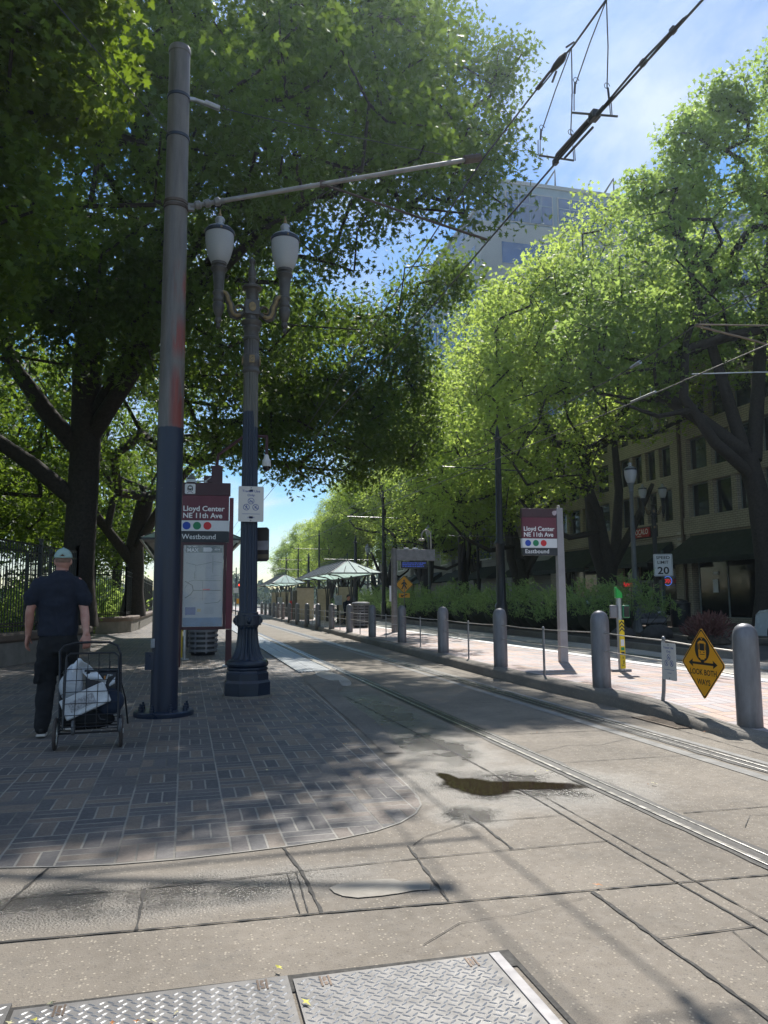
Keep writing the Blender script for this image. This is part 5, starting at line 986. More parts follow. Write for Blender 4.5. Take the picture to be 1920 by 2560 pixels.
tree('park_tree','huge dark-leaved tree with the thick trunk behind the man, crown over the tracks',loc,[(0,0,0),(0.05,0,2.6),(0.12,-0.1,5.2),(0.1,-0.2,7.4),(0.35,-0.5,9.8)],
 rel([(2.6,19,15.6,6.2,4.6,4.9,3.2),(-3,19.5,13.5,6,5,5.5,2.2),(6.2,16.8,12.4,2.6,2.2,1.9,0.7),(0,20.5,9.8,5,3.2,3.0,1.3),(-8,21,11,5,5,6,1.6),(8.0,17.3,13.2,1.4,1.5,1.6,0.25),(1.5,14.5,12.5,4.5,2.5,3,1.2),(3.5,17,19,5.5,5,3.5,1.2),(6.3,25.8,21.5,5.0,4,5.0,3.2),(8.8,24.5,18.6,2.2,2.2,2.4,.8),(8.3,19,15.0,1.2,1.2,0.7,.25),(11.4,25,21.5,1.1,1.0,0.8,.25),(1,25,22,5,4,4,1.5),(-1.5,12.5,9.5,3.5,2.0,1.9,0.6),(-3.6,19.5,8.8,4.5,2.0,1.8,1.2),(-6.5,18.5,7.6,3,2,1.5,.6)],loc),
 980,0.85,125,0.205,'oak',mLeafOak,21,keep=keepL,rt=0.44,extra=[([(0.1,0,3.4),(-1.2,-.3,4.5),(-2.8,-.5,5.6),(-4.2,-.6,7.4)],[.26,.22,.18,.1]),([(0.2,-.1,4.8),(-.8,-.2,5.9),(-1.9,-.3,7.4),(-2.6,-.3,9.5)],[.3,.24,.2,.14]),([(.3,-.2,5.5),(2.2,-2,8.2),(4.6,-4,10.2),(7,-5.6,11.6)],[.26,.2,.13,.06]),([(.3,-.2,6),(2.8,-2.4,10),(5.2,-4,12.8)],[.22,.15,.06])])
loc=(-2.35,38.0,0.6)
tree('park_tree','dark spreading tree beyond the shelter on the left whose crown hangs low over the tracks',loc,[(0,0,0),(0.05,0,2.2),(0.0,0,3.4),(0.5,-0.8,5.5)],
 rel([(5.7,27.5,9.6,3.2,3.2,3.5,2.4),(1,30,11,5,4.5,5.0,2),(-4,36,11,6,5,6,1.6),(4.4,25.8,7.2,2.7,2.2,2.2,1.3),(1.6,25.5,8.0,2.6,2.5,2.2,0.9),(8.6,26.5,13.0,1.4,1.4,0.9,0.3),(1.2,31,14.3,4,4,2.0,0.9),(7.6,27,7.6,1.6,1.6,1.6,0.5)],loc),
 500,0.85,130,0.205,'oak',mLeafOak,33,rt=0.42,extra=[([(0,0,2.4),(-1.3,-.6,4.1),(-2.4,-1.2,5.6),(-2.9,-1.4,7.6)],[.28,.22,.17,.1]),([(-1.2,-.6,4),(-.9,-.8,5.6),(-1.6,-1,7.2),(-1.2,-1,8.6)],[.18,.14,.12,.06]),([(0,0,3),(1.5,-2,5.5),(3.5,-6,7.4),(6,-10,9)],[.24,.18,.12,.05])])
loc=(-6.4,11.0,0.0)
tree('maple_tree','maple with bright backlit leaves reaching in at the upper left, its trunk outside the picture',loc,[(0,0,0),(0.1,0,2.5),(0.5,-0.1,4.5)],
 rel([(-3.9,9.8,7.6,2.5,2.0,2.6,3),(-2.2,9.0,9.3,1.35,1.2,1.7,1.3),(-5.5,10,9.5,3,2.5,3,1),(-3.4,10,5.9,1.8,1.8,1.0,.6)],loc),
 260,0.6,190,0.125,'maple',mLeafMaple,44,rt=0.3)
# park trees further left
def park(label,loc,seed,s=1.0,low=3.2): 
    return tree('park_tree',label,loc,[(0,0,0),(0.1,0,2.0*s),(0.2,0.1,3.6*s)],[(0,0,9*s,5.5*s,5*s,5.5*s,2.5),(-2,-1,6*s,4*s,4*s,2.8*s,1.2),(2.5,0,6.5*s,3.5*s,3.5*s,2.8*s,1.0),(0,0,4.2*s,3*s,3*s,1.6*s,.5)],240,1.0,85,0.22,'star',mLeafPark,seed,rt=0.32,group='trees in the park behind the railings')
pk=park('dark park tree behind the railing directly left of the thick trunk',(-8.5,30,0),51)
for (x,y,a,s_,lab) in ((-6.2,46,1.2,1.1,'dark park tree seen between the thick trunk and the foreground pole'),(-14.5,37,2.5,1.2,'dark park tree at the left edge, behind the railing'),(-13,52,4.0,1.4,'taller park tree behind the dark one at the left edge'),(-5.0,60,5.0,1.15,'park tree farthest back on the left, above the farther planter wall'),(-22,30,0.6,1.3,'park tree outside the left edge of the picture'),(-12.5,21,3.3,0.95,'park tree close behind the railing at the left edge')):
    dup(pk,(x,y,0),lab,a,s_)
# understorey shrubs
def shrub(label,loc,seed,rx=2,rz=1.4,mat=None,n=70,leaf=0.13):
    o=thing('park_shrub',label,'shrub',loc,0,'shrubs in the park'); g=np.random.default_rng(seed)
    c=g.normal(size=(n,3)); c/=np.linalg.norm(c,axis=1)[:,None]; c=c*np.array([rx,rx*.8,rz])*g.uniform(.3,1,(n,1)); c[:,2]=abs(c[:,2])+.15
    b=MB()
    for p in c[:24]: b.tube([(0,0,0),(p[0]*.5,p[1]*.5,p[2]*.45),tuple(p)],[.03,.018,.008],5,cap=False)
    b.obj('stems',mWood,o); idx=np.repeat(np.arange(n),70); leaves('foliage',c[idx]+g.normal(size=(n*70,3))*.24,leaf,'star',mat or mLeafRight,seed,o,0.2); return o
s0=shrub('sunlit low shrub behind the railing at the left edge',(-7.2,26,0.2),61)
for x,y,s_,lab in ((-5.2,31,1.1,'green shrub behind the railing just right of the thick trunk'),(-4.8,40,1.3,'sunlit shrub behind the farther railing'),(-10.5,33,1.5,'broad sunlit shrub at the left edge behind the man'),(-5.0,50,1.6,'shrub at the far end of the farther railing'),(-9,44,1.6,'broad shrub deep in the park')): dup(s0,(x,y,0.1),lab,x,s_)
# right hand street trees
def rtree(label,loc,seed,mat,ells,group='street trees on the far sidewalk',n=430,lpc=85,cr=0.85,trunk=None,leaf=0.215,extra=None,rt=0.4):
    return tree('street_tree',label,loc,trunk or [(0,0,0),(0.05,0,2.0),(-0.05,0.1,3.4)],ells,n,cr,lpc,leaf,'star',mat,seed,group,rt=rt,droop=0.15,extra=extra,flat=0.8)
fork=[([(0,0,1.6),(-.55,.1,3.4),(-.75,.1,6),(-.9,.2,9)],[.3,.26,.22,.12]),([(0,0,1.6),(.5,0,3.6),(.9,.2,6.2),(.7,.2,9.5)],[.3,.25,.2,.12]),([(0,0,2.2),(1.2,-.2,4.2),(2.4,-.3,6.5)],[.26,.2,.1]),([(-.4,0,4.2),(-2.0,-.2,3.9),(-3.6,-.4,4.6),(-4.6,-.5,5.6)],[.15,.13,.1,.05])]
rA=rtree('bright yellow-green street tree with a thick forked trunk right of the Eastbound sign',(19,32.3,0.15),71,mLeafBright,[(-0.5,0,12.8,6.2,5.5,4.6,3),(-4.2,-1,9.3,3.8,4,3.4,1.5),(1.8,0,17,4.2,4,4.2,1.6),(-2.6,0,14.4,3.0,3.2,2.8,1.0),(3.4,-1,12.4,3.4,3.5,2.8,1)],extra=fork,n=500)
rC=rtree('yellow-green street tree with a forked trunk just left of the Eastbound sign',(19,41.9,0.15),72,mLeafBright,[(-0.5,0,11,6,5.2,6.0,3),(-3.4,0,8.2,4,3.8,3.2,1.4),(0,0,16.5,3.8,3.8,3.8,1.4)],extra=fork,n=430)
keepD=None
loc=(19.6,22.9,0.15)
D_=rtree('tall lumpy-crowned tree at the right edge with a dark trunk and a bent limb',loc,73,mLeafRight,[(2.2,1.5,13.0,4.0,4.0,3.6,2.4),(-2.5,1.2,16.0,1.8,1.3,0.8,.45),(-1.2,1.2,18.2,.8,.9,1.5,.45),(0.7,1.4,19.9,.9,1,2.0,.6),(4.1,1.2,20.5,1.6,1.6,4.2,1.2),(1.3,1.4,16.9,1.6,1.4,1.0,.5),(-2.2,1,12.4,4.2,4,3.2,1.8),(-4.4,1.0,10.0,2.8,2.4,1.9,.8)],trunk=[(0,0,0),(0.1,0,2.4),(0.0,0.1,4.8),(-0.3,.2,6.2)],extra=[([(0,0,5.2),(-1.5,.3,6.6),(-2.6,.4,8.2),(-2.4,.4,10.2),(-1.6,.5,12)],[.22,.2,.17,.12,.06]),([(-2.2,.4,7.8),(-3.8,.2,7.4),(-5.6,0,7.8)],[.1,.08,.04]),([(-.3,.2,6),(-1.2,.8,11),(-2.2,1.1,16)],[.25,.16,.06]),([(0,.2,6),(1.5,1,12),(3,1.2,19)],[.28,.18,.06])],n=430,cr=0.72,rt=0.39)
for i,(y,a,s_,src,lab) in enumerate(((51.5,1.1,0.95,rA,'green street tree behind the arrivals display sign'),(60.5,2.4,0.92,rC,'green street tree above the nearer glass shelter'),(70.5,3.7,0.85,rA,'green street tree behind the nearer glass shelter roof, next in the row'),(80.5,0.4,0.72,rC,'bright green tree above the far glass shelter'),(92,5.2,0.66,rA,'bright yellow-green tree just left of the far glass shelter roof'),(104,2.0,0.58,rC,'bright distant tree at the left end of the tree row'),(118,0.9,0.55,rA,'most distant bright tree beside the patch of low sky'))):
    dup(src,((19,19,18.5,17.5,17,15.5,15.5)[i],y,0.1),lab,a,s_)
# second file of trees on the median beyond the shelters
for (x,y,a,s_,src,lab) in ((15.5,77,1.0,0.6,rA,'small bright tree on the median beyond the far shelter'),(25,64,2.0,1.0,rC,'tall green tree behind the row, in front of the grey building'),(24.5,100,0.3,0.8,rA,'tree behind the distant end of the row')):
    dup(src,(x,y,0.1),lab,a,s_)
# hedge
def hedge():
    o=thing('hedge','long dark green feathery-leaved hedge on the median behind the platform','hedge',(12.9,20,0.16)); g=np.random.default_rng(81)
    n=2600; y=g.uniform(0,42,n); top=1.42+0.25*np.sin(y*0.9)+0.2*np.sin(y*2.1+1)+0.12*np.sin(y*5)+np.clip(y,0,3)*0.06; x=g.uniform(-1.25,1.25,n); z=top*np.sqrt(np.clip(1-(x/1.45)**2,0,1))*g.uniform(0.25,1.0,n)**0.5
    x+=-0.05*y*0.2; C=np.stack([x,y,z],1); b=MB()
    for i in range(0,n,9): b.tube([(C[i,0]*.4,C[i,1],0),tuple(C[i])],[.018,.006],4,cap=False)
    b.obj('stems',mWood,o,smooth=0)['kind']='stuff'
    m=24; idx=np.repeat(np.arange(n),m); d=g.normal(size=(n,3)); d[:,0]-=.5; d[:,2]=abs(d[:,2])*.7+.2; d/=np.linalg.norm(d,axis=1)[:,None]
    u=g.uniform(-.22,.28,(n*m,1)); side=g.normal(size=(n*m,3))*.6; cent=C[idx]+d[idx]*u+g.normal(size=(n*m,3))*.035
    leaves('foliage',cent,0.13,'frond',mLeafHedge,82,o,0.1,0.7,dirs=d[idx]+side*.5)
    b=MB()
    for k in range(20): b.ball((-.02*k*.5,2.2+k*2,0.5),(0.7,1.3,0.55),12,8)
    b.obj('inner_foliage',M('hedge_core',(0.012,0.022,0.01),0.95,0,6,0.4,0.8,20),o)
hedge()
def tuft(name,label,cat,loc,n,h,r_,mat,seed,col=None):
    o=thing(name,label,cat,loc); g=np.random.default_rng(seed); d=g.normal(size=(n,3)); d[:,2]=abs(d[:,2])*1.2+.8; d/=np.linalg.norm(d,axis=1)[:,None]
    k=6; idx=np.repeat(np.arange(n),k); f=np.tile(np.linspace(.2,1,k),n)[:,None]; cent=d[idx]*h*f+g.normal(size=(n*k,3))*.03; cent[:,:2]*=r_/h
    leaves('blades',cent,0.16,'frond',mat,seed,o,0,0.2,dirs=d[idx]); MB().ball((0,0,0.05),(r_*.6,r_*.6,.2),10,6).obj('base',mSoil,o); return o
mRedG=leafmat('red_grass',(0.10,0.045,0.045),(0.22,0.11,0.10),0.2,(0.25,0.12,0.1))
tuft('ornamental_grass','reddish ornamental grass clump behind the nearest bollard at the right edge','plant',(12.3,16.3,0.16),260,0.75,0.75,mRedG,91)
tuft('ornamental_grass','dark reddish ornamental grass farther back at the right edge by the white car','plant',(13.3,18.0,0.16),200,0.6,0.6,mRedG,92)
for x,y,s_,lab in ((12.9,19.4,0.62,'dark rounded boulder at the near end of the hedge'),(11.95,19.6,0.5,'smaller dark boulder left of the rounded boulder, at the near end of the hedge')):
    b=MB(); b.ball((0,0,0.1),(s_*.75,s_*.55,s_*.45),16,10); g=random.Random(x); b.v=[(v[0]*(1+g.uniform(-.08,.08)),v[1]*(1+g.uniform(-.08,.08)),v[2]*(1+g.uniform(-.08,.08))) for v in b.v]
    o=b.obj('boulder',M('dark_basalt',(0.045,0.043,0.042),0.85,0,5,0.4,0.6,20),None,smooth=50); o.location=(x,y,0.16); tag(o,lab,'boulder')
# distant woods
g=np.random.default_rng(95); n=9000; x=g.uniform(-60,90,n); y=g.uniform(230,300,n); z=g.uniform(0,1,n)**.7*(7+3*np.sin(x*.15)); e=bpy.data.objects.new('distant_woods',None)
o=leaves('distant_woods',np.stack([x,y,z],1),2.2,'star',leafmat('far_leaves',(0.05,0.08,0.05),(0.09,0.13,0.08),0.3,(0.15,0.2,0.1)),96,None); struct(o,'stuff')
# ================================================================ BUILDINGS
def brickmat(name,c1,c2,mort,sc=1.0,rot=True):
    t=NT(name); sp=t.new('ShaderNodeSeparateXYZ'); t.l.new(t.co(),sp.inputs[0]); cb=t.new('ShaderNodeCombineXYZ')
    t.l.new(t.math('ADD',sp.outputs[0],sp.outputs[1]),cb.inputs[0]); t.l.new(sp.outputs[2],cb.inputs[1])
    br=t.new('ShaderNodeTexBrick'); t.l.new(cb.outputs[0],br.inputs['Vector']); br.inputs['Scale'].default_value=sc; br.inputs['Color1'].default_value=(*c1,1); br.inputs['Color2'].default_value=(*c2,1); br.inputs['Mortar'].default_value=(*mort,1)
    br.inputs['Mortar Size'].default_value=0.012; br.inputs['Brick Width'].default_value=0.30; br.inputs['Row Height'].default_value=0.10
    t.put(t.b.inputs['Base Color'],t.mix(1.0,br.outputs[0],t.scale((1,1,1),t.rng(t.noise(0.8,4),.3,.7,.85,1.15)),'MULTIPLY')); t.setp(Roughness=0.85); t.bump(br.outputs['Fac'],-0.4,0.01); return t.m
mTan=brickmat('tan_wall_brick',(0.47,0.41,0.32),(0.41,0.36,0.28),(0.22,0.195,0.16)); mTanBand=M('tan_band_stone',(0.36,0.28,0.16),0.8,0,2,0.15); mFrameG=M('window_frame_grey',(0.22,0.25,0.25),0.5)
mAwn=M('dark_green_awning_cloth',(0.018,0.028,0.022),0.8,0,2,0.2)
o=thing('brick_building','tan brick building with a restaurant and dark green awnings at the right edge','building',(23,34,0.15)); X0=23.0
# wall built from piers and bands so that the windows are real openings
b=MB(); FY=-4; BY=46.0
bands=[(0.15,0.40,.0),(4.25,5.02,-.12),(6.60,7.24,-.06),(8.75,9.45,-.06),(10.9,12.2,-.1)]
for z0,z1,dx in bands: b.bx(X0+dx,X0+0.5,FY,BY,z0,z1)
b.bx(X0+.012,X0+0.5,FY,BY,3.35,4.25)
piers=[(45.2,46.0),(37.5,38.5),(31.5,32.75),(24.2,25.3),(16.8,17.9),(9.4,10.5),(2,3.1),(-4,-3)]
for a,c in piers: b.bx(X0-.05,X0+0.5,a,c,0.15,10.9)
mull=[]
for (a,_),(_,c) in zip(piers[:-1],piers[1:]):   # bay between c and a
    L_=a-c; w=L_/4; 
    for k in range(1,4): 
        y=c+w*k; mull.append(y); b.bx(X0+.01,X0+0.45,y-0.17,y+0.17,5.02,6.6); b.bx(X0+.01,X0+0.45,y-0.17,y+0.17,7.24,8.75); b.bx(X0+.01,X0+.45,y-.17,y+.17,9.45,10.9)
b.bx(X0,X0+20,45.5,46.0,0.15,12.2)
b.obj('wall',mTan,o,world=True,smooth=0)
MB().bx(X0-0.25,X0+22,FY-.2,BY+.25,12.2,12.6).obj('roof_cornice',mTanBand,o,world=True,smooth=0)
MB().bx(X0+2.5,X0+3,FY,BY,0.15,12).obj('inner_wall',M('dim_interior',(0.03,0.028,0.025),0.9),o,world=True,smooth=0)
g=random.Random(2)
for (a,_),(_,c) in zip(piers[:4],piers[1:5]):
    w=(a-c)/4
    for z0,z1 in ((5.02,6.6),(7.24,8.75),(9.45,10.9)):
        for k in range(4):
            y0,y1=c+w*k+(.17 if k else 0),c+w*(k+1)-(.17 if k<3 else 0)
            f=MB(); 
            for q in ((y0,y0+.06,z0,z1),(y1-.06,y1,z0,z1),(y0+.06,y1-.06,z0,z0+.06),(y0+.06,y1-.06,z1-.06,z1)): f.bx(X0+.2,X0+.26,*q)
            wo=f.obj('window',mFrameG,o,world=True,smooth=0); MB().bx(X0+.225,X0+.235,y0+.06,y1-.06,z0+.06,z1-.06).obj('pane',mGlassDark,wo,smooth=0).matrix_parent_inverse=Matrix.Translation(-Vector(o.location)); 
# shopfronts
def shopfront(y0,y1,n,door=None,sill=0.35):
    f=MB(); ys=[y0+(y1-y0)*k/n for k in range(n+1)]
    for y in ys: f.bx(X0+.10,X0+.18,y-.035,y+.035,0.36,2.95)
    f.bx(X0+.10,X0+.18,y0,y1,2.88,2.98); f.bx(X0+.10,X0+.18,y0,y1,0.28,0.42); f.bx(X0+.06,X0+.2,y0,y1,0.15,0.30)
    wo=f.obj('shop_window',mFrameG,o,world=True,smooth=0)
    MB().bx(X0+.13,X0+.14,y0,y1,0.42,2.88).obj('pane',M('shop_glass',(0.008,0.012,0.013),0.06,0,1,.2,spec=0.35),wo,smooth=0).matrix_parent_inverse=Matrix.Translation(-Vector(o.location))
shopfront(25.35,31.2,3); shopfront(17.9,24.1,3); shopfront(36.1,37.7,1); shopfront(32.8,34.1,1); shopfront(38.9,45.0,4)
b=MB(); b.bx(X0+.095,X0+.10,29.9,30.25,1.5,2.1); b.bx(X0+.095,X0+.10,29.85,30.2,2.3,2.45); b.obj('window_poster',mWhite,o,world=True,smooth=0); b=MB(); b.bx(X0+.095,X0+.10,37.0,37.3,.9,1.3); b.obj('window_poster',mWhite,o,world=True,smooth=0)
dr=MB(); 
for y in (34.15,35.05,35.98): dr.bx(X0+.08,X0+.16,y-.05,y+.05,0.15,2.15)
dr.bx(X0+.08,X0+.16,34.2,35.9,2.05,2.18); dr.bx(X0+.08,X0+.16,34.2,35.9,0.15,0.3)
d_=dr.obj('door',mFrameG,o,world=True,smooth=0); MB().bx(X0+.11,X0+.12,34.2,35.9,0.3,2.05).obj('pane',mGlassDark,d_,smooth=0).matrix_parent_inverse=Matrix.Translation(-Vector(o.location))
for y in (34.98,35.12): MB().bx(X0+.02,X0+.05,y-.01,y+.01,1.0,1.3).obj('handle',mGalv,d_).matrix_parent_inverse=Matrix.Translation(-Vector(o.location))
MB().bx(X0+.05,X0+.12,45.0,45.01,0,0.01)
MB().bx(X0-.20,X0-.05,31.85,31.97,0.3,11).obj('downpipe',M('brown_downpipe',(0.10,0.07,0.05),0.5),o,world=True)
b=MB()
for k in range(4): b.bx(X0-.13,X0-.05,32.05,32.4,3.45+k*.28,3.57+k*.28)
b.obj('wall_vents',M('pale_vent',(0.45,0.42,0.38),0.6),o,world=True,smooth=0)
def awning(label,y0,y1,z1=4.15,z0=2.98,d=1.7):
    a=thing('shop_awning',label,'awning',(X0,(y0+y1)/2,z0)); b=MB(); i=0.9
    b.add([(X0-.1,y0+i*.3,z1),(X0-.1,y1-i*.3,z1),(X0-d,y1,z0),(X0-d,y0,z0),(X0-.1,y0,z0),(X0-.1,y1,z0)],[(0,1,2,3),(0,3,4),(1,5,2)]); b.obj('canopy',mAwn,a,world=True,smooth=0)
    b=MB(); b.bx(X0-d-.01,X0-d+.01,y0,y1,z0-.22,z0-.005); b.obj('valance',mAwn,a,world=True,smooth=0)
    b=MB(); 
    for y in (y0,(y0+y1)/2,y1): b.tube([(X0-d,y,z0-.02),(X0-.1,y,z0-.02)],.02,5)
    b.tube([(X0-d+.02,y0,z0-.02),(X0-d+.02,y1,z0-.02)],.02,5); b.obj('frame',mDarkMetal,a,world=True)
awning('wide dark green awning at the right, above the big shop windows',17.0,31.6); awning('dark green awning under the red restaurant sign',32.6,38.1,4.0); awning('dark green awning left of the big forked tree trunk',38.6,45.2,4.15)
sg=thing('restaurant_sign','red wall sign with white lettering reading XOCALO above the middle awning','shop sign',(X0-.2,35.43,4.62),R(-90)); MB().bx(-0.88,0.88,-.02,.06,-.24,.24).obj('sign_board',M('sign_red',(0.45,0.012,0.015),0.5),sg,bevel=0.01); MB().bx(-1.1,1.5,.061,.10,-.30,.30).obj('backing_board',mBlack,sg)
text('lettering','XOCALO',1.38,0.28,0.08,-.09,-.024,mWhiteT,sg,'CENTER',0.01); text('lettering','-PDX-',0.42,0.07,0,-.205,-.024,mWhiteT,sg,'CENTER',0.01)
mNeon=M('red_neon',(0.8,0.03,0.03),0.4,emit=(1,0.03,0.04),es=0.5)
ne=thing('open_neon_sign','red neon OPEN sign with a blue ring, right of the speed limit post','neon sign',(X0-.02,33.45,2.1),R(-90)); text('lettering','OPEN',0.5,0.2,0,-.1,-.03,mNeon,ne,'CENTER',0.01); b=MB(); b.tube([(0.33*math.cos(a*PI/12),-.01,.22*math.sin(a*PI/12)) for a in range(24)],.012,5,closed=True); b.obj('blue_tube',M('blue_neon',(0.05,0.1,0.5),0.4,emit=(0.1,0.25,1),es=0.7),ne)
ne=thing('red_neon_sign','red neon word sign in the window left of the grey lamp post','neon sign',(X0-.02,36.9,2.05),R(-90)); text('lettering','Karaoke',0.95,0.2,0,-.1,-.03,mNeon,ne,'CENTER',0.02); MB().tube([(-.45,0,-.14),(.45,0,-.14)],.012,5).obj('under_tube',mNeon,ne)
for y in (34.5,33.9): 
    ne=thing('glowing_bulb','small warm pendant bulb glowing inside the restaurant %s'%('door' if y>34.2 else 'window beside the neon OPEN sign'),'lamp',(X0+.3,y,1.9 if y>34.2 else 2.2)); MB().ball((0,0,0),(.06,.06,.08),10,8).obj('bulb',M('warm_bulb',(0.9,0.6,0.3),0.4,emit=(1,0.6,0.2),es=6),ne); MB().tube([(0,0,.08),(0,0,.7)],.006,5).obj('flex',mBlack,ne)
# grey clad building
t=NT('grey_lap_cladding'); sp=t.new('ShaderNodeSeparateXYZ'); t.l.new(t.co(),sp.inputs[0]); fr=t.math('FRACT',t.math('DIVIDE',sp.outputs[2],0.42)); c=t.mix(t.rng(fr,0.0,0.06,1,0),t.scale((0.30,0.30,0.29),t.rng(t.noise(.7,4),.3,.7,.85,1.12)),(0.07,0.07,0.07,1)); t.put(t.b.inputs['Base Color'],c); t.setp(Roughness=0.8); t.bump(fr,0.3,0.02); mClad=t.m
mWG=M('pale_green_window_glass',(0.12,0.17,0.17),0.08,0,1,.2,spec=0.8)
o=thing('grey_clad_building','grey horizontally clad building with dark awnings behind the left-hand tree trunks','building',(25,60,0.15)); b=MB(); X1=25.0
b.bx(X1,X1+18,48.2,100,0.15,13.5); b.bx(X1-.4,X1,56,57.2,0.15,13.5); b.bx(X1-.4,X1,70,71.2,.15,13.5); b.bx(X1-.4,X1,84,85.2,.15,13.5); b.obj('wall',mClad,o,world=True,smooth=0)
MB().bx(X1-.6,X1+18.3,47.9,100.3,13.5,13.9).obj('roof_edge',mFrameG,o,world=True,smooth=0); MB().bx(X1-.08,X1-.003,49.5,55.5,5.0,9.5).obj('beige_panel',M('beige_panel',(0.33,0.28,0.22),0.8),o,world=True,smooth=0)
for z in (4.6,8.0,11.0):
    for k in range(9):
        y=50+k*5.4; f=MB(); f.bx(X1-.1,X1+.02,y,y+2.6,z,z+1.9); wo=f.obj('window',mWhite,o,world=True,smooth=0); MB().bx(X1-.115,X1-.1,y+.12,y+2.48,z+.12,z+1.78).obj('pane',mWG,wo,smooth=0).matrix_parent_inverse=Matrix.Translation(-Vector(o.location))
for k in range(6): 
    y=50+k*8; a=thing('shop_awning','dark sloping awning on the grey clad building, %s from its near end'%('first','second','third','fourth','fifth','sixth')[k],'awning',(X1,y+2.5,2.9),0,'awnings on the grey clad building'); b=MB(); b.add([(X1-.05,y,4.0),(X1-.05,y+5.5,4.0),(X1-1.8,y+5.5,2.9),(X1-1.8,y,2.9),(X1-.05,y,2.9),(X1-.05,y+5.5,2.9)],[(0,1,2,3),(0,3,4),(1,5,2)]); b.obj('canopy',mAwn,a,world=True,smooth=0)
# office tower
o=thing('office_tower','tall pale office tower with blue glass rising behind the yellow-green trees','building',(50,88,0)); mTW=M('tower_concrete',(0.27,0.30,0.335),0.75,0,.3,.08); mTB=M('tower_blue_cladding',(0.13,0.22,0.31),0.4,0,.3,.08); mTG=M('tower_blue_glass',(0.05,0.11,0.25),0.15,0.2,.2,.3,spec=1.0)
XL=30.3; YF=75.0
b=MB(); z=1.0
b.bx(XL,80,YF,105,0,42.4); b.obj('lower_block',mTW,o,world=True,smooth=0)
b=MB(); b.bx(32.6,80,YF+.3,102,42.4,47.2); b.obj('upper_storey',mTB,o,world=True,smooth=0); MB().bx(32.3,80.3,YF+.1,102.3,47.2,47.6).obj('parapet',mTW,o,world=True,smooth=0)
for k in range(7):
    x=33.6+k*6.3
    if k==6: break
    f=MB(); f.bx(x-.15,x+5.6,YF+.18,YF+.3,42.7,46.3); wo=f.obj('window',mTW,o,world=True,smooth=0); pn=MB(); pn.bx(x,x+5.45,YF+.12,YF+.18,42.85,46.15); po=pn.obj('pane',mTG,wo,smooth=0); po.matrix_parent_inverse=Matrix.Translation(-Vector(o.location))
    m_=MB(); 
    for q in (1.36,2.72,4.1): m_.bx(x+q-.04,x+q+.04,YF+.08,YF+.12,42.85,46.15)
    m_.bx(x,x+5.45,YF+.08,YF+.12,44.9,45.0); mo=m_.obj('mullions',mTB,wo,smooth=0); mo.matrix_parent_inverse=Matrix.Translation(-Vector(o.location))
for fl in range(9):
    zt=40.2-fl*4.2
    for k in range(6):
        x=32.8+k*7; f=MB(); f.bx(x,x+6.0,YF-.06,YF,zt-2.4,zt); wo=f.obj('window',mTG,o,world=True,smooth=0)
    for k in range(4):
        y=YF+1.5+k*7; f=MB(); f.bx(XL-.06,XL,y,y+6.2,zt-3.3,zt); f.obj('window',mTG,o,world=True,smooth=0)
for k in range(3):
    y=YF+3+k*8; f=MB(); f.bx(32.5,32.6,y,y+7.2,42.8,46.6); f.obj('window',mTG,o,world=True,smooth=0)
b=MB()
for x in (40,47.5): b.tube([(x-1.6,YF+1,47.5),(x,YF+1,50.0),(x,YF+1,47.5)],0.14,5)
b.obj('window_washing_davits',mDarkMetal,o,world=True)
# ================================================================ OVERHEAD WIRES
xw=3.54
def wire(label,pts,r_=0.011,name='overhead_wire',mt=None,cat='wire',g='overhead wires'):
    b=MB(); b.tube(pts,r_,6); return tag(b.obj(name,mt or mWire,None),label,cat,g)
def hang(p,q,n=10,s=0.3): 
    p,q=Vector(p),Vector(q); return [p.lerp(q,i/n)-Vector((0,0,s*4*(i/n)*(1-i/n))) for i in range(n+1)]
# near track
wire('contact wire above the near track, crossing the sky gap from the top edge',[(xw,-20,5.58),(xw,4.4,5.60),(xw,6.3,5.67),(xw,8.5,5.70),(xw,10.4,5.71),(xw+.02,16.6,5.9),(xw+.02,24,6.0),(xw,44,6.1),(xw,80,6.1),(xw,150,6.1)],0.010)
wire('upper messenger wire above the near track',[(xw,-20,6.9),(xw,5.6,6.62),(xw,6.25,6.63),(xw,6.7,6.70),(xw,8.6,6.84),(xw,16,6.7),(xw,26,6.6),(xw,44,6.9),(xw,80,6.9),(xw,150,7)],0.010)
# section insulator on contact wire
o=thing('section_insulator','long dark section insulator in the contact wire, hanging against the blue sky','insulator',(xw,6.4,5.67)); 
b=MB(); b.tube([(xw,6.02,5.70),(xw,6.65,5.73)],0.028,8); b.tube([(xw-.05,6.05,5.66),(xw-.05,6.60,5.68)],0.012,6); b.tube([(xw+.05,6.05,5.66),(xw+.05,6.60,5.68)],0.012,6); b.obj('body',M('dark_insulator',(0.05,0.05,0.05),0.5),o,world=True)
b=MB(); b.box((xw,5.93,5.69),(0.08,0.10,0.08)); b.box((xw,5.83,5.67),(0.03,0.14,0.04)); b.obj('clamp',mDarkMetal,o,world=True,bevel=0.01); MB().box((xw,6.70,5.69),(0.05,0.07,0.06)).obj('clamp',mDarkMetal,o,world=True,bevel=0.01)
b=MB(); b.tube([(xw-.012,5.75,5.66),(xw-.03,5.2,5.64),(xw-.012,4.6,5.61)],.010,6); b.tube([(xw+.03,5.75,5.68),(xw+.035,5.2,5.67),(xw+.012,4.6,5.63)],.010,6); b.box((xw,5.15,5.65),(.04,.05,.04)); b.box((xw,4.75,5.63),(.04,.05,.04)); b.obj('splice_rods',mDarkMetal,o,world=True)
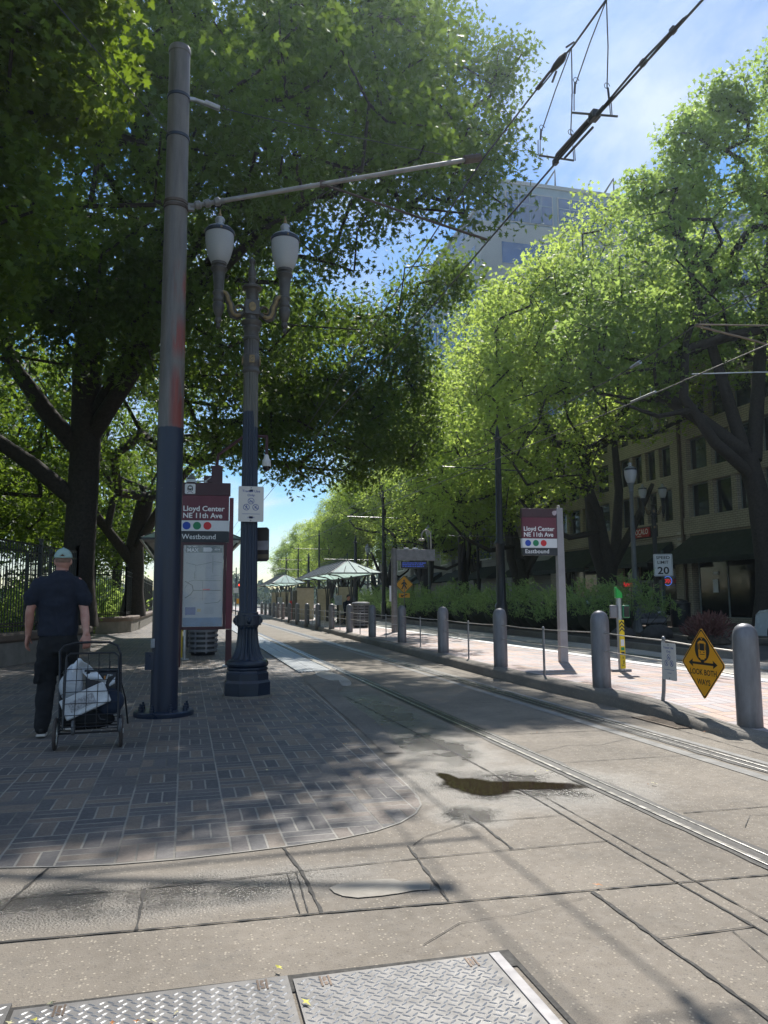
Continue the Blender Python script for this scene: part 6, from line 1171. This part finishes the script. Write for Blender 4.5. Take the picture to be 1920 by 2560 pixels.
MB().tube([(xw-.22,5.95,5.70),(xw+.22,5.90,5.70)],.011,5).obj('cross_bar',mDarkMetal,o,world=True); MB().tube([(xw-.22,6.62,5.68),(xw+.16,6.62,5.68)],.011,5).obj('cross_bar',mDarkMetal,o,world=True)
# hangers (V drops from messenger)
def hanger(label,y,zt,zb,dx0=-.21,dx1=.16,yb=None):
    yb=yb or y; o=thing('wire_hanger',label,'wire hanger',(xw,y,zb),0,'wire hangers of the section insulator'); b=MB()
    for dx in (dx0,dx1):
        k=.45; mid=(xw+dx*.85,yb,zb+.28); b.tube([(xw,y,zt),(xw+dx*.5,(y+yb)/2,(zt+zb)/2+.12),mid],.006,5); b.tube([(xw+dx*.9,yb,zb+.28),(xw+dx*.95,yb,zb+.17)],.011,6); b.tube([(xw+dx*.97,yb,zb+.16),(xw+dx,yb,zb)],.005,5); b.tube([(xw+dx*1.08,yb,zb+.16),(xw+dx*1.1,yb,zb)],.005,5)
        b.tube([(mid[0]+.03*math.cos(a),yb,mid[2]+.02+.03*math.sin(a)) for a in (0,1,2,3,4,5)],.004,4)
    b.obj('wires',mDarkMetal,o,world=True)
hanger('V-shaped wire hanger at the near end of the section insulator, topmost against the sky',5.65,6.62,5.70,yb=5.92); hanger('V-shaped wire hanger at the far end of the section insulator',6.3,6.64,5.68,yb=6.62)
o=thing('messenger_insulator','stubby dark insulator in the messenger wire, hanging against the sky','insulator',(xw,6.62,6.68)); b=MB(); b.tube([(xw,6.42,6.66),(xw,6.50,6.665),(xw,6.62,6.68),(xw,6.72,6.69)],[.02,.04,.036,.02],10); b.tube([(xw,6.4,6.72),(xw,6.25,6.66)],.01,5); b.box((xw,7.0,6.72),(.03,.1,.03)); b.tube([(xw-.02,6.72,6.69),(xw-.02,7.05,6.72)],.008,5); b.tube([(xw+.02,6.72,6.69),(xw+.02,7.05,6.72)],.008,5); b.tube([(xw,6.62,6.62),(xw-.03,6.66,6.52)],.012,5); b.obj('body',M('dark_insulator',(0.05,0.05,0.05),0.5),o,world=True)
wire('thin feeder wire running from the top left corner to the foreground pole',hang((-0.3,9.3,7.0),(-4.6,5.0,9.5),8,.1),.006); wire('thin span wire from the foreground pole across to the cantilever end',hang((.28,9.36,7.5),(3.6,8.9,6.98),8,.02),.006)
# far track
xf=9.2
wire('contact wire above the far track on the right',[(xf,-20,5.4),(xf,10.3,5.42),(xf,13.8,5.44),(xf,24,5.6),(xf,40,5.9),(xf,80,6.1),(xf,150,6.1)],.012); wire('messenger wire above the far track on the right',[(xf,-20,6.6),(xf,10,6.4),(xf,12.2,6.38),(xf,14.7,6.2),(xf,24,6.15),(xf,40,6.6),(xf,80,6.8),(xf,150,6.9)],.013)
o=thing('right_cantilever','thin overhead-wire bracket coming in from the right edge','wire bracket',(11.2,12.2,6.0)); b=MB(); b.tube([(xf,12.15,6.38),(10.2,11.9,6.1),(12.2,11.6,5.55)],.022,8); b.tube([(xf,12.15,6.40),(12.3,11.6,6.42)],.016,6); b.obj('bracket_tubes',M('brown_pipe',(0.22,0.17,0.12),0.5,.4),o,world=True); MB().tube([(9.1,12.2,5.45),(10.2,11.9,5.47),(11.3,11.7,5.5)],.012,6).obj('registration_arm',mGalv,o,world=True); MB().tube([(12.2,11.6,-0.0),(12.2,11.6,7.5)],.12,12).obj('pole',mBlack,o,world=True)
b=MB(); b.tube([(xf,13.5,5.46),(xf,14.4,5.47)],.03,6); b.tube([(xf-.03,14.0,5.47),(xf-.03,14.0,5.62)],.006,4); b.tube([(xf+.03,13.7,5.47),(xf+.03,13.7,5.62)],.006,4); tag(b.obj('small_section_insulator',mGalv,None),'pale splice in the far contact wire, in front of the forked tree','insulator')
b=MB(); b.tube([(xf,14.0,6.24),(xf,14.35,6.22)],[.045,.03],8); tag(b.obj('messenger_splice',mGalv,None),'grey splice clamp in the far messenger wire at the right','insulator')
# catenary poles on the median
def fluted(label,x,y,h,r_=0.14,arms=True):
    o=thing('fluted_wire_pole',label,'pole',(x,y,0.15),0,'dark wire poles along the median'); MB().lathe([(r_*1.35,0),(r_*1.35,.9),(r_*1.2,.95),(r_*1.05,1.0,.1),(r_*.95,3.1,.1),(r_*1.15,3.15,0),(r_*1.15,3.22,0),(r_*.8,3.28,.1),(r_*.62,h-.5,.1),(r_*1.0,h-.45,0),(r_*1.0,h-.40,0),(r_*.5,h-.38),(r_*.4,h-.15),(r_*.2,h),(0,h+.1)],seg=48,flute=12).obj('shaft',mBlack,o,smooth=50)
    b=MB(); b.tube([(-2.2,0,h-1.6),(1.1,0,h-1.65)],.02,6); b.obj('cross_arm',mBlack,o); 
    if arms: MB().tube([(-2.0,0,3.45),(2.3,0,3.4)],.012,6).obj('lower_cross_arm',mBlack,o)
    return o
fluted('dark fluted wire pole behind the hedge, left of the Eastbound sign',11.3,26.7,7.6,0.17)
for y,h,r_,lab in ((44.2,7.6,.11,'dark wire pole between the nearer shelter and the arrivals display'),(52,5.5,.15,'short thick dark pole just right of the nearer shelter ridge'),(67,7.2,.1,'dark wire pole above the gap between the two shelters'),(73,5.6,.14,'short dark pole left of the nearer shelter'),(80,6.9,.1,'dark wire pole above the far shelter ridge'),(90,6.4,.1,'farthest thin dark wire pole, left of the far shelter ridge')): fluted(lab,11.3,y,h,r_,False)
# ================================================================ CARS
def car(label,loc,rz,paint,group=None):
    o=thing('parked_car',label,'car',loc,rz,group); prof=[(-2.2,.30),(-2.25,.55),(-2.2,.82),(-2.05,.92),(-1.5,.98),(-0.9,1.38),(-0.2,1.46),(.6,1.42),(1.25,1.02),(2.0,.90),(2.2,.75),(2.25,.5),(2.2,.28)]
    b=MB(); n=len(prof); secs=[(-.88,.0),(-.9,.02),(-.80,.06),(0,0.08),(.80,.06),(.9,.02),(.88,0)]
    vs=[]
    for x,_ in secs:
        for (y,z) in prof:
            k=1-(max(0,z-.95)/.5)*.22; vs.append((x*k,y*(1-.05*(abs(x)>.85)),z-(.05 if abs(x)>.85 else 0)))
    fs=[(i*n+j,(i+1)*n+j,(i+1)*n+j+1,i*n+j+1) for i in range(len(secs)-1) for j in range(n-1)]; fs+=[tuple(range(n)),tuple((len(secs)-1)*n+j for j in range(n-1,-1,-1))]
    b.add(vs,fs); b.obj('body',paint,o,smooth=40,bevel=0.03)
    for s_ in (-1,1):
        MB().add([(s_*.80,-1.35,1.02),(s_*.80,1.05,1.04),(s_*.73,.5,1.36),(s_*.73,-.75,1.34)],[(0,1,2,3)]).obj('side_window',mGlassDark,o,smooth=0).location=(s_*.06,0,0)
        for y in (-1.35,1.4):
            w=MB(); w.tube([(s_*.74,y,.32),(s_*.92,y,.32)],.32,24); wo=w.obj('wheel',M('tyre',(0.02,0.02,0.02),0.8),o); MB().tube([(s_*.90,y,.32),(s_*.93,y,.32)],.2,20).obj('rim',mGalv,wo)
        MB().ball((s_*.66,-2.18,.72),(.17,.08,.08),12,8).obj('headlight',mGlobeCap,o); MB().box((s_*.7,2.2,.75),(.3,.06,.14)).obj('tail_light',M('tail_red',(0.25,.02,.02),.3),o,bevel=.02)
    MB().bx(-.85,.85,-2.28,-2.16,.32,.5).obj('bumper',mGreySteel,o,bevel=.04)
    return o
car('white parked car cut off at the right edge, only its bumper and front wheel showing',(16.0,16.0,0),PI,M('white_car_paint',(0.55,0.6,0.62),0.25,0,2,.05,coat=.6)); car('silver car parked behind the grey lamp post, mostly hidden by the hedge',(16.9,28.3,0),PI*0,M('silver_car_paint',(0.16,0.17,0.19),0.3,.5,2,.05,coat=.6))
# ================================================================ MAN WITH CART
t=NT('weathered_skin'); t.put(t.b.inputs['Base Color'],t.mix(t.rng(t.noise(14,4),.35,.65),(0.50,0.27,0.20,1),(0.42,0.19,0.14,1))); t.setp(Roughness=0.55); t.b.inputs['Subsurface Weight'].default_value=0.08; t.bump(t.noise(90,3),.15,.003); mSkin=t.m
t=NT('navy_cotton'); t.put(t.b.inputs['Base Color'],t.scale((0.010,0.014,0.026),t.rng(t.noise(5,4),.3,.7,.8,1.25))); t.setp(Roughness=0.9); mp=t.new('ShaderNodeMapping'); t.l.new(t.co(),mp.inputs[0]); mp.inputs['Scale'].default_value=(9,9,3.5); mp.inputs['Rotation'].default_value=(0.2,0.5,0); t.bump(t.noise(1,3,.5,mp.outputs[0],0.6),.55,.03); mShirt=t.m
mTrous=M('black_trouser_cloth',(0.008,0.009,0.011),0.9,0,4,.3,.5,18)
def limb(b,pts,rs,seg=14,sub=4,flat_=1.0):
    P=[Vector(p) for p in pts]; Q=[];rr=[]
    for i in range(len(P)-1):
        p0,p1,p2,p3=P[max(i-1,0)],P[i],P[i+1],P[min(i+2,len(P)-1)]
        for k in range(sub):
            s=k/sub; Q.append(0.5*((2*p1)+(p2-p0)*s+(2*p0-5*p1+4*p2-p3)*s*s+(3*p1-p0-3*p2+p3)*s**3)); s2=s*s*(3-2*s); rr.append(rs[i]*(1-s2)+rs[i+1]*s2)
    Q.append(P[-1]); rr.append(rs[-1]); b.tube(Q,rr,seg,sy=flat_); b.ball(Q[0],rr[0]*.98,12,8); b.ball(Q[-1],rr[-1]*.98,12,8)
def torso(b,secs,n=6,seg=28):
    """secs: (cx,cy,z,rx,ry)"""
    S_=[]
    for i in range(len(secs)-1):
        for k in range(n):
            s=k/n; s=s*s*(3-2*s); S_.append([secs[i][j]*(1-s)+secs[i+1][j]*s for j in range(5)])
    S_.append(secs[-1]); vs=[]
    for cx_,cy_,z,rx,ry in S_:
        for k in range(seg):
            a=2*PI*k/seg; ca,sa=math.cos(a),math.sin(a); e=0.82; vs.append((cx_+rx*math.copysign(abs(ca)**e,ca),cy_+ry*math.copysign(abs(sa)**e,sa),z))
    fs=[(i*seg+k,i*seg+(k+1)%seg,(i+1)*seg+(k+1)%seg,(i+1)*seg+k) for i in range(len(S_)-1) for k in range(seg)]; fs+=[tuple(range(seg-1,-1,-1)),tuple((len(S_)-1)*seg+k for k in range(seg))]
    b.add(vs,fs)
def hand(b,w,dir_,palm_n,curl,side):
    """w wrist; dir_ finger direction; palm_n palm normal; side vector toward the thumb"""
    w=Vector(w); d=Vector(dir_).normalized(); s=Vector(side).normalized(); nrm=Vector(palm_n).normalized()
    pc=w+d*.052; 
    for u in (-.026,-.009,.009,.026): b.tube([w+s*u*.7,w+d*.035+s*u*.95,w+d*.088+s*u],[.016,.0165,.013],10)
    ls=[.062,.074,.080,.072]
    for i,u in enumerate((-.029,-.010,.010,.029)):
        p=w+d*.086+s*u; dd=d.copy(); L_=ls[i]; pts=[p]; rs=[.0098]
        for k,f in enumerate((.42,.32,.26)):
            dd=(dd+nrm*math.tan(curl*(.55+.25*k))).normalized(); p=p+dd*L_*f; pts.append(p); rs.append((.009,.0082,.0068)[k])
        limb(b,pts,rs,8,3)
    p=w+d*.025+s*.028; q=p+d*.032+s*.022+nrm*.012; r_=q+d*.028+s*.004+nrm*.018; limb(b,[w+d*.012+s*.012,p,q,r_],[.014,.0135,.0105,.008],8,3)
o=thing('person','man seen from behind in dark tee shirt and pale green cap, pulling a cart','person',(-1.20,8.25,0),R(4)); o.scale=(1.0,1.0,1.0)
# local: x right, y forward (away from the camera), z up
LS,LE,LW=(-.185,0.0,1.49),(-.262,-.03,1.22),(-.28,.04,.975); RS,RE,RW=(.158,-.005,1.485),(.232,-.07,1.215),(.262,-.18,.985)
b=MB(); torso(b,[(0,0.01,.86,.15,.10),(0,.01,.98,.165,.11),(-.005,.01,1.12,.155,.105),(-.01,.0,1.28,.175,.115),(-.01,.0,1.44,.165,.095),(0,.0,1.55,.10,.07),(.0,.02,1.60,.06,.06)])
limb(b,[(0,.01,1.53),(.005,.045,1.61),(.01,.065,1.67)],[.064,.060,.058]); b.ball((.01,.055,1.70),(.072,.092,.095),24,16); b.ball((.012,.095,1.665),(.052,.06,.065),16,12)
b.ball((.012,.155,1.69),(.012,.02,.018),8,6); b.ball((-.062,.045,1.695),(.012,.02,.032),10,8); b.ball((.084,.05,1.695),(.012,.02,.032),10,8)
for S0,E0,W0 in ((LS,LE,LW),(RS,RE,RW)): limb(b,[S0,tuple(Vector(S0).lerp(Vector(E0),.5)),E0,tuple(Vector(E0).lerp(Vector(W0),.35)),W0],[.056,.05,.042,.043,.029])
LH,LK,LA=(-.085,.0,.90),(-.10,.07,.50),(-.115,-.04,.11); RH,RK,RA=(.085,.0,.90),(.10,.16,.50),(.10,.30,.10)
for H0,K0,A0 in ((LH,LK,LA),(RH,RK,RA)): limb(b,[H0,tuple(Vector(H0).lerp(Vector(K0),.5)),K0,tuple(Vector(K0).lerp(Vector(A0),.35)),A0],[.095,.078,.056,.052,.036])
hand(b,LW,(-.1,.10,-1),(.9,.3,0),.38,(.2,.95,0)); hand(b,RW,(.10,-.25,-1),(-.3,1,-.1),.75,(-.95,-.2,.0))
bo=b.obj('body',mSkin,o,smooth=60); add_remesh(bo,.0062,3)
# face: eyes, brow, mouth (front, turned away from the camera)
MB().ball((-.018,.137,1.705),.011,10,8).obj('eye',mWhite,o); MB().ball((.042,.137,1.705),.011,10,8).obj('eye',mWhite,o); MB().box((.012,.147,1.648),(.045,.012,.008)).obj('mouth',M('lips',(0.35,.12,.1),.5),o)
b=MB(); torso(b,[(-.01,.01,.965,.183,.128),(-.008,.01,1.02,.187,.13),(-.01,.005,1.14,.183,.124),(-.01,.0,1.30,.192,.130),(-.01,-.005,1.43,.200,.126),(-.006,.0,1.51,.165,.108),(.0,.01,1.565,.110,.088),(.0,.02,1.60,.072,.074)])
for S0,E0 in ((LS,LE),(RS,RE)):
    v=Vector(S0).lerp(Vector(E0),.62); m_=Vector(S0).lerp(Vector(E0),.3); dx=-.02 if S0[0]<0 else .02; limb(b,[(S0[0]*.90,S0[1],1.478),(m_.x+dx*.4,m_.y,m_.z),(v.x+dx,v.y,v.z)],[.076,.078,.083],18)
so_=b.obj('t_shirt',mShirt,o,smooth=60); add_remesh(so_,.011,4)
tx_=bpy.data.textures.new('cloth_folds','CLOUDS'); tx_.noise_scale=0.10; dm=so_.modifiers.new('folds','DISPLACE'); dm.texture=tx_; dm.strength=0.032; dm.mid_level=.5; dm.texture_coords='LOCAL'
MB().lathe([(.062,0),(.068,.006),(.068,.018),(.060,.024)],(.004,.034,1.585),24).obj('collar',mShirt,o)
b=MB(); torso(b,[(0,.01,.80,.165,.12),(0,.01,.90,.180,.128),(0,.01,.99,.172,.12)])
for H0,K0,A0 in ((LH,LK,LA),(RH,RK,RA)): limb(b,[(H0[0],H0[1],.86),tuple(Vector(H0).lerp(Vector(K0),.5)),K0,tuple(Vector(K0).lerp(Vector(A0),.5)),(A0[0],A0[1],.10)],[.112,.105,.088,.082,.074],16)
b.box((-.185,.03,.61),(.05,.15,.19),rz=.05); b.box((.19,.09,.61),(.05,.15,.19))
po_=b.obj('cargo_trousers',mTrous,o,smooth=60); add_remesh(po_,.012,4); dm=po_.modifiers.new('folds','DISPLACE'); dm.texture=tx_; dm.strength=0.03; dm.mid_level=.5; dm.texture_coords='LOCAL'
for A0,z,rx in ((LA,.0,.25),(RA,.0,-.0)):
    b=MB(); c=Vector(A0); b.ball((c.x,c.y+.05,.065),(.047,.13,.05),16,10,Matrix.Rotation(-rx*.6,3,'X')); b.ball((c.x,c.y-.01,.09),(.042,.055,.06),14,10); sh=b.obj('shoe',M('black_shoe',(0.014,.014,.016),.6),o,smooth=60); add_remesh(sh,.007,2)
    MB().box((c.x,c.y+.045,.022),(.088,.262,.026),rx=-rx*.3).obj('sole',M('pale_sole',(0.5,.47,.42),.7),sh,bevel=.01)
b=MB(); b.ball((.01,.05,1.725),(.0775,.097,.088),24,16); hr=b.obj('hair',M('short_grey_brown_hair',(0.24,.15,.11),.9,0,20,.3,.6,150),o,smooth=60); hr.scale=(1,1,1)
# trim hair to back and sides by keeping vertices above the nape
me=hr.data; 
for v in me.vertices:
    if v.co.z<1.672: v.co=Vector((.01,.05,1.70))+(v.co-Vector((.01,.05,1.725)))*.72
# cap (worn backwards: opening at the back)
b=MB(); seg=28; vs=[];fs=[]
c0=Vector((.01,.052,1.735))
for i in range(9):
    th=PI/2*i/8
    for k in range(seg):
        a=2*PI*k/seg; r_=math.cos(th); back=max(0,-math.sin(a)); zz_=math.sin(th)*.098; arch=(.040*max(0,1-abs(math.cos(a))/.55)*(1 if math.sin(a)<0 else 0))*(1-i/8); vs.append((c0.x+.086*r_*math.cos(a),c0.y+.106*r_*math.sin(a),c0.z-.008*back*(1-i/8)+zz_*(1)+arch))
for i in range(8):
    for k in range(seg): fs.append((i*seg+k,i*seg+(k+1)%seg,(i+1)*seg+(k+1)%seg,(i+1)*seg+k))
b.add(vs,fs); mCapC=M('pale_green_cap_cloth',(0.30,.42,.38),.85,0,10,.15,.3,120); co_=b.obj('cap',mCapC,o,smooth=60); sm=co_.modifiers.new('thickness','SOLIDIFY'); sm.thickness=.004
MB().lathe([(.012,.0),(.010,.006),(0,.009)],(.01,.052,1.832),12).obj('cap_button',mCapC,co_)
b=MB(); b.add([(-.06,.145,1.745),(.08,.145,1.745),(.07,.215,1.72),(.01,.235,1.715),(-.05,.215,1.72)],[(0,1,2,3,4)]); br=b.obj('cap_peak',mCapC,co_); sm=br.modifiers.new('thickness','SOLIDIFY'); sm.thickness=.006
b=MB(); b.tube([(-.06,-.035,1.743),(-.03,-.052,1.738),(.01,-.058,1.737),(.05,-.052,1.738),(.08,-.035,1.743)],.008,6,sy=.5); b.obj('cap_strap',mCapC,co_)
# ---- cart (tilted on its two big wheels)
ct=thing('shopping_cart','folding wire shopping cart on two big wheels, pulled by the man','shopping cart',(-0.81,7.5,0.0),R(3)); 
for x in (-.275,.275):
    w=MB(); n=40; w.tube([(x,.122*math.cos(2*PI*k/n),.138+.122*math.sin(2*PI*k/n)) for k in range(n)],.017,8,closed=True,sy=1.25); wo=w.obj('wheel',M('dark_tyre_brown',(0.055,.045,.04),.75),ct,smooth=60)
    w=MB(); w.tube([(x,.098*math.cos(2*PI*k/n),.138+.098*math.sin(2*PI*k/n)) for k in range(n)],.010,6,closed=True); 
    for k in range(10): a=2*PI*k/10; w.tube([(x,.02*math.cos(a),.138+.02*math.sin(a)),(x,.095*math.cos(a),.138+.095*math.sin(a))],.004,4)
    w.tube([(x-.02,0,.138),(x+.02,0,.138)],.022,12); w.obj('spoked_rim',M('white_rim',(0.6,.6,.58),.5),wo)
mCartW=M('cart_black_tube',(0.02,.021,.025),.35,.3)
def L_(x,u,v): # basket frame coordinates: u depth (toward camera negative), v height along the tilted body
    tl=R(14); y=u*math.cos(tl)-v*math.sin(tl)*-1; z=.17+v*math.cos(tl)-u*math.sin(tl)*-1*0+u*math.sin(tl)*-1; return (x,y*.9-.02,z)
b=MB(); b.tube([(-.275,0,.138),(.275,0,.138)],.008,8); b.tube([(-.25,-.03,.20),(.25,-.03,.20)],.006,6); b.tube([(-.25,-.1,.235),(.25,-.1,.235)],.005,6)
b.tube([L_(-.245,.0,-.02),L_(-.255,.0,.3),L_(-.27,0,.62),L_(-.275,.0,.70),L_(-.24,0,.75),L_(-.15,0,.775),L_(0,0,.78),L_(.15,0,.775),L_(.22,0,.74),L_(.25,0,.66),L_(.26,.0,.3),L_(.25,0,-.02)],.011,8)
b.tube([L_(-.2,-.20,0),L_(-.2,-.20,.52),L_(-.2,-.20,.61),L_(-.17,-.2,.64),L_(.2,-.20,.64),L_(.235,-.2,.61),L_(.24,-.2,.5),L_(.25,-.2,0)],.008,8); b.tube([(.30,.10,.42),(.33,.13,.18)],.008,6); b.tube([L_(.25,0,.45),(.30,.10,.42)],.006,6)
b.obj('tube_frame',mCartW,ct,smooth=60)
b=MB(); w_=.0032
for k in range(6): z=k*.1; b.tube([L_(-.2,-.2,z),L_(.25,-.2,z)],w_,4); b.tube([L_(-.25,0,z),L_(.25,0,z)],w_,4); b.tube([L_(-.2,-.2,z),L_(-.25,0,z)],w_,4); b.tube([L_(.245,-.2,z),L_(.255,0,z)],w_,4)
for k in range(6): x=-.2+k*.09; b.tube([L_(x,-.2,0),L_(x,-.2,.64)],w_,4); b.tube([L_(x,0,0),L_(x,0,.6)],w_,4); b.tube([L_(x,-.2,0),L_(x,0,0)],w_,4)
for k in range(1,4): b.tube([L_(.247,-.2+k*.05,0),L_(.25,-.2+k*.05,.5)],w_,4); b.tube([L_(-.21,-.2+k*.05,0),L_(-.22,-.2+k*.05,.5)],w_,4)
b.obj('wire_basket',mCartW,ct,smooth=0)
for x in (-.12,.265): 
    w=MB(); w.tube([(x-.014,-.135,.205),(x+.014,-.135,.205)],.062,24); wo=w.obj('caster_wheel',M('grey_tyre',(0.09,.095,.10),.7),ct,bevel=.004); MB().tube([(x-.016,-.135,.205),(x+.016,-.135,.205)],.025,14).obj('hub',mGalv,wo); MB().tube([(x,-.135,.205),(x,-.06,.28)],.008,6).obj('fork',mCartW,wo)
# contents
mBag=NT('clear_plastic_bag'); mBag.put(mBag.b.inputs['Base Color'],(0.62,.66,.70,1)); mBag.setp(Roughness=.22); mBag.b.inputs['Alpha'].default_value=.72; mBag.bump(mBag.noise(22,4,.6,None,1.5),.9,.02); mBag=mBag.m
def lump(c,r,seed,amp=.18,seg=28,rings=18,cuts=None):
    g=random.Random(seed); b=MB(); b.ball((0,0,0),r,seg,rings); ph=[(g.uniform(4,14),g.uniform(4,14),g.uniform(4,14),g.uniform(0,6)) for _ in range(5)]; out_=[]
    for v in b.v:
        d=sum(math.sin(v[0]*p[0]*2+v[1]*p[1]*2+v[2]*p[2]*2+p[3]) for p in ph)/5; out_.append((c[0]+v[0]*(1+amp*d),c[1]+v[1]*(1+amp*d),c[2]+v[2]*(1+amp*d)))
    b.v=out_; return b
q=thing('plastic_carrier_bag','crumpled white plastic bag draped over the things in the cart','plastic bag',(-0.91,7.52,0.40))
b=lump((-.97,7.55,.56),(.10,.09,.17),3,.25); b.obj('bag_body',mBag,q,world=True,smooth=60)
b=MB(); g_=random.Random(5); nx=20; nz=12; vs=[]
for i in range(nx+1):
    for j in range(nz+1):
        u=i/nx; v=j/nz; x=-1.02+.42*u; top=.80-.22*min(1,abs(u-.28)*1.8)+(.06 if u>.82 else 0); z=top-(.14)*v*(1-.3*u)+.006*math.sin(u*31+v*9); y=7.50+.03*math.sin(u*14+v*5)+.05*v; vs.append((x,y,z))
fs=[(i*(nz+1)+j,(i+1)*(nz+1)+j,(i+1)*(nz+1)+j+1,i*(nz+1)+j+1) for i in range(nx) for j in range(nz)]; b.add(vs,fs); bo=b.obj('bag_rim',M('white_plastic_film',(0.70,.73,.78),.35,0,8,.08,.4,30),q,world=True,smooth=60); sm=bo.modifiers.new('thickness','SOLIDIFY'); sm.thickness=.002
q=thing('wrapped_package','flat package in clear film with faint printing, lying slanted in the cart','package',(-0.83,7.42,0.40)); b=MB(); b.box((-.835,7.40,.425),(.40,.035,.19),ry=R(-24),rx=R(-12)); b.obj('package_film',M('package_film_grey',(0.52,.53,.54),.25,0,10,.2,.4,40),q,world=True,bevel=.012)
b=MB(); b.box((-.86,7.378,.415),(.22,.004,.09),ry=R(-24),rx=R(-12)); b.obj('printed_label',M('faded_print',(0.30,.30,.31),.5,0,60,.5),q,world=True,smooth=0)
q=thing('dark_storage_tub','dark blue plastic tub standing in the cart behind the white bag','tub',(-0.72,7.62,0.30)); MB().box((-.72,7.60,.54),(.27,.16,.26)).obj('tub_body',M('dark_blue_plastic',(0.012,.018,.03),.4),q,world=True,bevel=.02); MB().box((-.72,7.60,.678),(.29,.18,.018)).obj('tub_rim',M('dark_blue_plastic',(0.012,.018,.03),.4),q,world=True,bevel=.006)
q=thing('navy_bag','navy cloth bag lying at the right side of the cart','bag',(-0.62,7.52,0.33)); lump((-.64,7.50,.40),(.125,.09,.12),8,.12).obj('bag_cloth',M('navy_cloth',(0.012,.022,.045),.85,0,6,.3,.4,30),q,world=True,smooth=60)
q=thing('black_bag','black bag filling the bottom of the cart','bag',(-0.81,7.50,0.20)); lump((-.81,7.53,.245),(.21,.10,.09),9,.12).obj('bag_cloth',mTrous,q,world=True,smooth=60); MB().tube([(-.72,7.40,.30),(-.7,7.36,.27),(-.66,7.37,.26)],.006,5).obj('strap',mBlack,q,world=True)
q=thing('cigarette_like_tube','small orange and white tube standing in the cart beside the tub','tube',(-0.685,7.51,0.58)); MB().tube([(-.685,7.505,.555),(-.688,7.505,.60)],.008,8).obj('white_end',mWhite,q,world=True); MB().tube([(-.688,7.505,.60),(-.690,7.505,.63)],.008,8).obj('orange_end',M('orange_tip',(0.6,.25,.06),.5),q,world=True)
# ---- seated passenger on the bench in the nearer shelter
o=thing('person','dark-haired passenger in dark clothes sitting in the nearer glass shelter, looking down','person',(6.95,33.6,0.15),R(15))
b=MB(); limb(b,[(0,0,.55),(0,.03,.8),(0,.0,1.02)],[.15,.15,.12]); limb(b,[(0,0,1.05),(0,-.05,1.15)],[.05,.05]); b.ball((0,-.07,1.24),(.075,.09,.11),16,12); b.ball((0,-.165,1.225),(.012,.015,.02),8,6)
for s_ in (-1,1):
    limb(b,[(s_*.09,0,.52),(s_*.11,-.42,.52)],[.085,.06]); limb(b,[(s_*.11,-.42,.5),(s_*.11,-.38,.08)],[.055,.04]); limb(b,[(s_*.11,-.36,.05),(s_*.11,-.52,.04)],[.04,.035]); limb(b,[(s_*.17,.0,1.0),(s_*.2,-.08,.75),(s_*.1,-.28,.72)],[.05,.042,.03]); hand(b,(s_*.1,-.28,.72),(-s_*.3,-1,0),(0,0,-1),.4,(-s_,0,.2))
bo=b.obj('body',mSkin,o); add_remesh(bo,.012,2)
b=MB(); limb(b,[(0,0,.55),(0,.03,.8),(0,.0,1.0)],[.175,.175,.14]); 
for s_ in (-1,1): limb(b,[(s_*.17,.0,1.0),(s_*.2,-.08,.75),(s_*.12,-.24,.72)],[.065,.056,.045]); limb(b,[(s_*.09,0,.52),(s_*.11,-.42,.52),(s_*.11,-.40,.15)],[.1,.075,.06])
so_=b.obj('dark_clothes',mShirt,o); add_remesh(so_,.018,2)
b=MB(); b.ball((0,-.05,1.275),(.085,.10,.10),16,12); b.obj('hair',M('black_hair',(0.01,.009,.009),.6),o)
# ================================================================ AIR (thin volume added to imitate lens glare, glowing towards the sun)
ho=MB().bx(-75,100,-30,320,-1.2,53).obj('glare_haze',bpy.data.materials.new('glare_haze_air'),smooth=0); struct(ho,'stuff'); mm=ho.data.materials[0]; mm.use_nodes=True; mm.node_tree.nodes.clear()
v=mm.node_tree.nodes.new('ShaderNodeVolumePrincipled'); v.inputs['Density'].default_value=0.0005; v.inputs['Anisotropy'].default_value=0.72; v.inputs['Color'].default_value=(0.72,0.87,1,1)
oo=mm.node_tree.nodes.new('ShaderNodeOutputMaterial'); mm.node_tree.links.new(v.outputs[0],oo.inputs['Volume'])
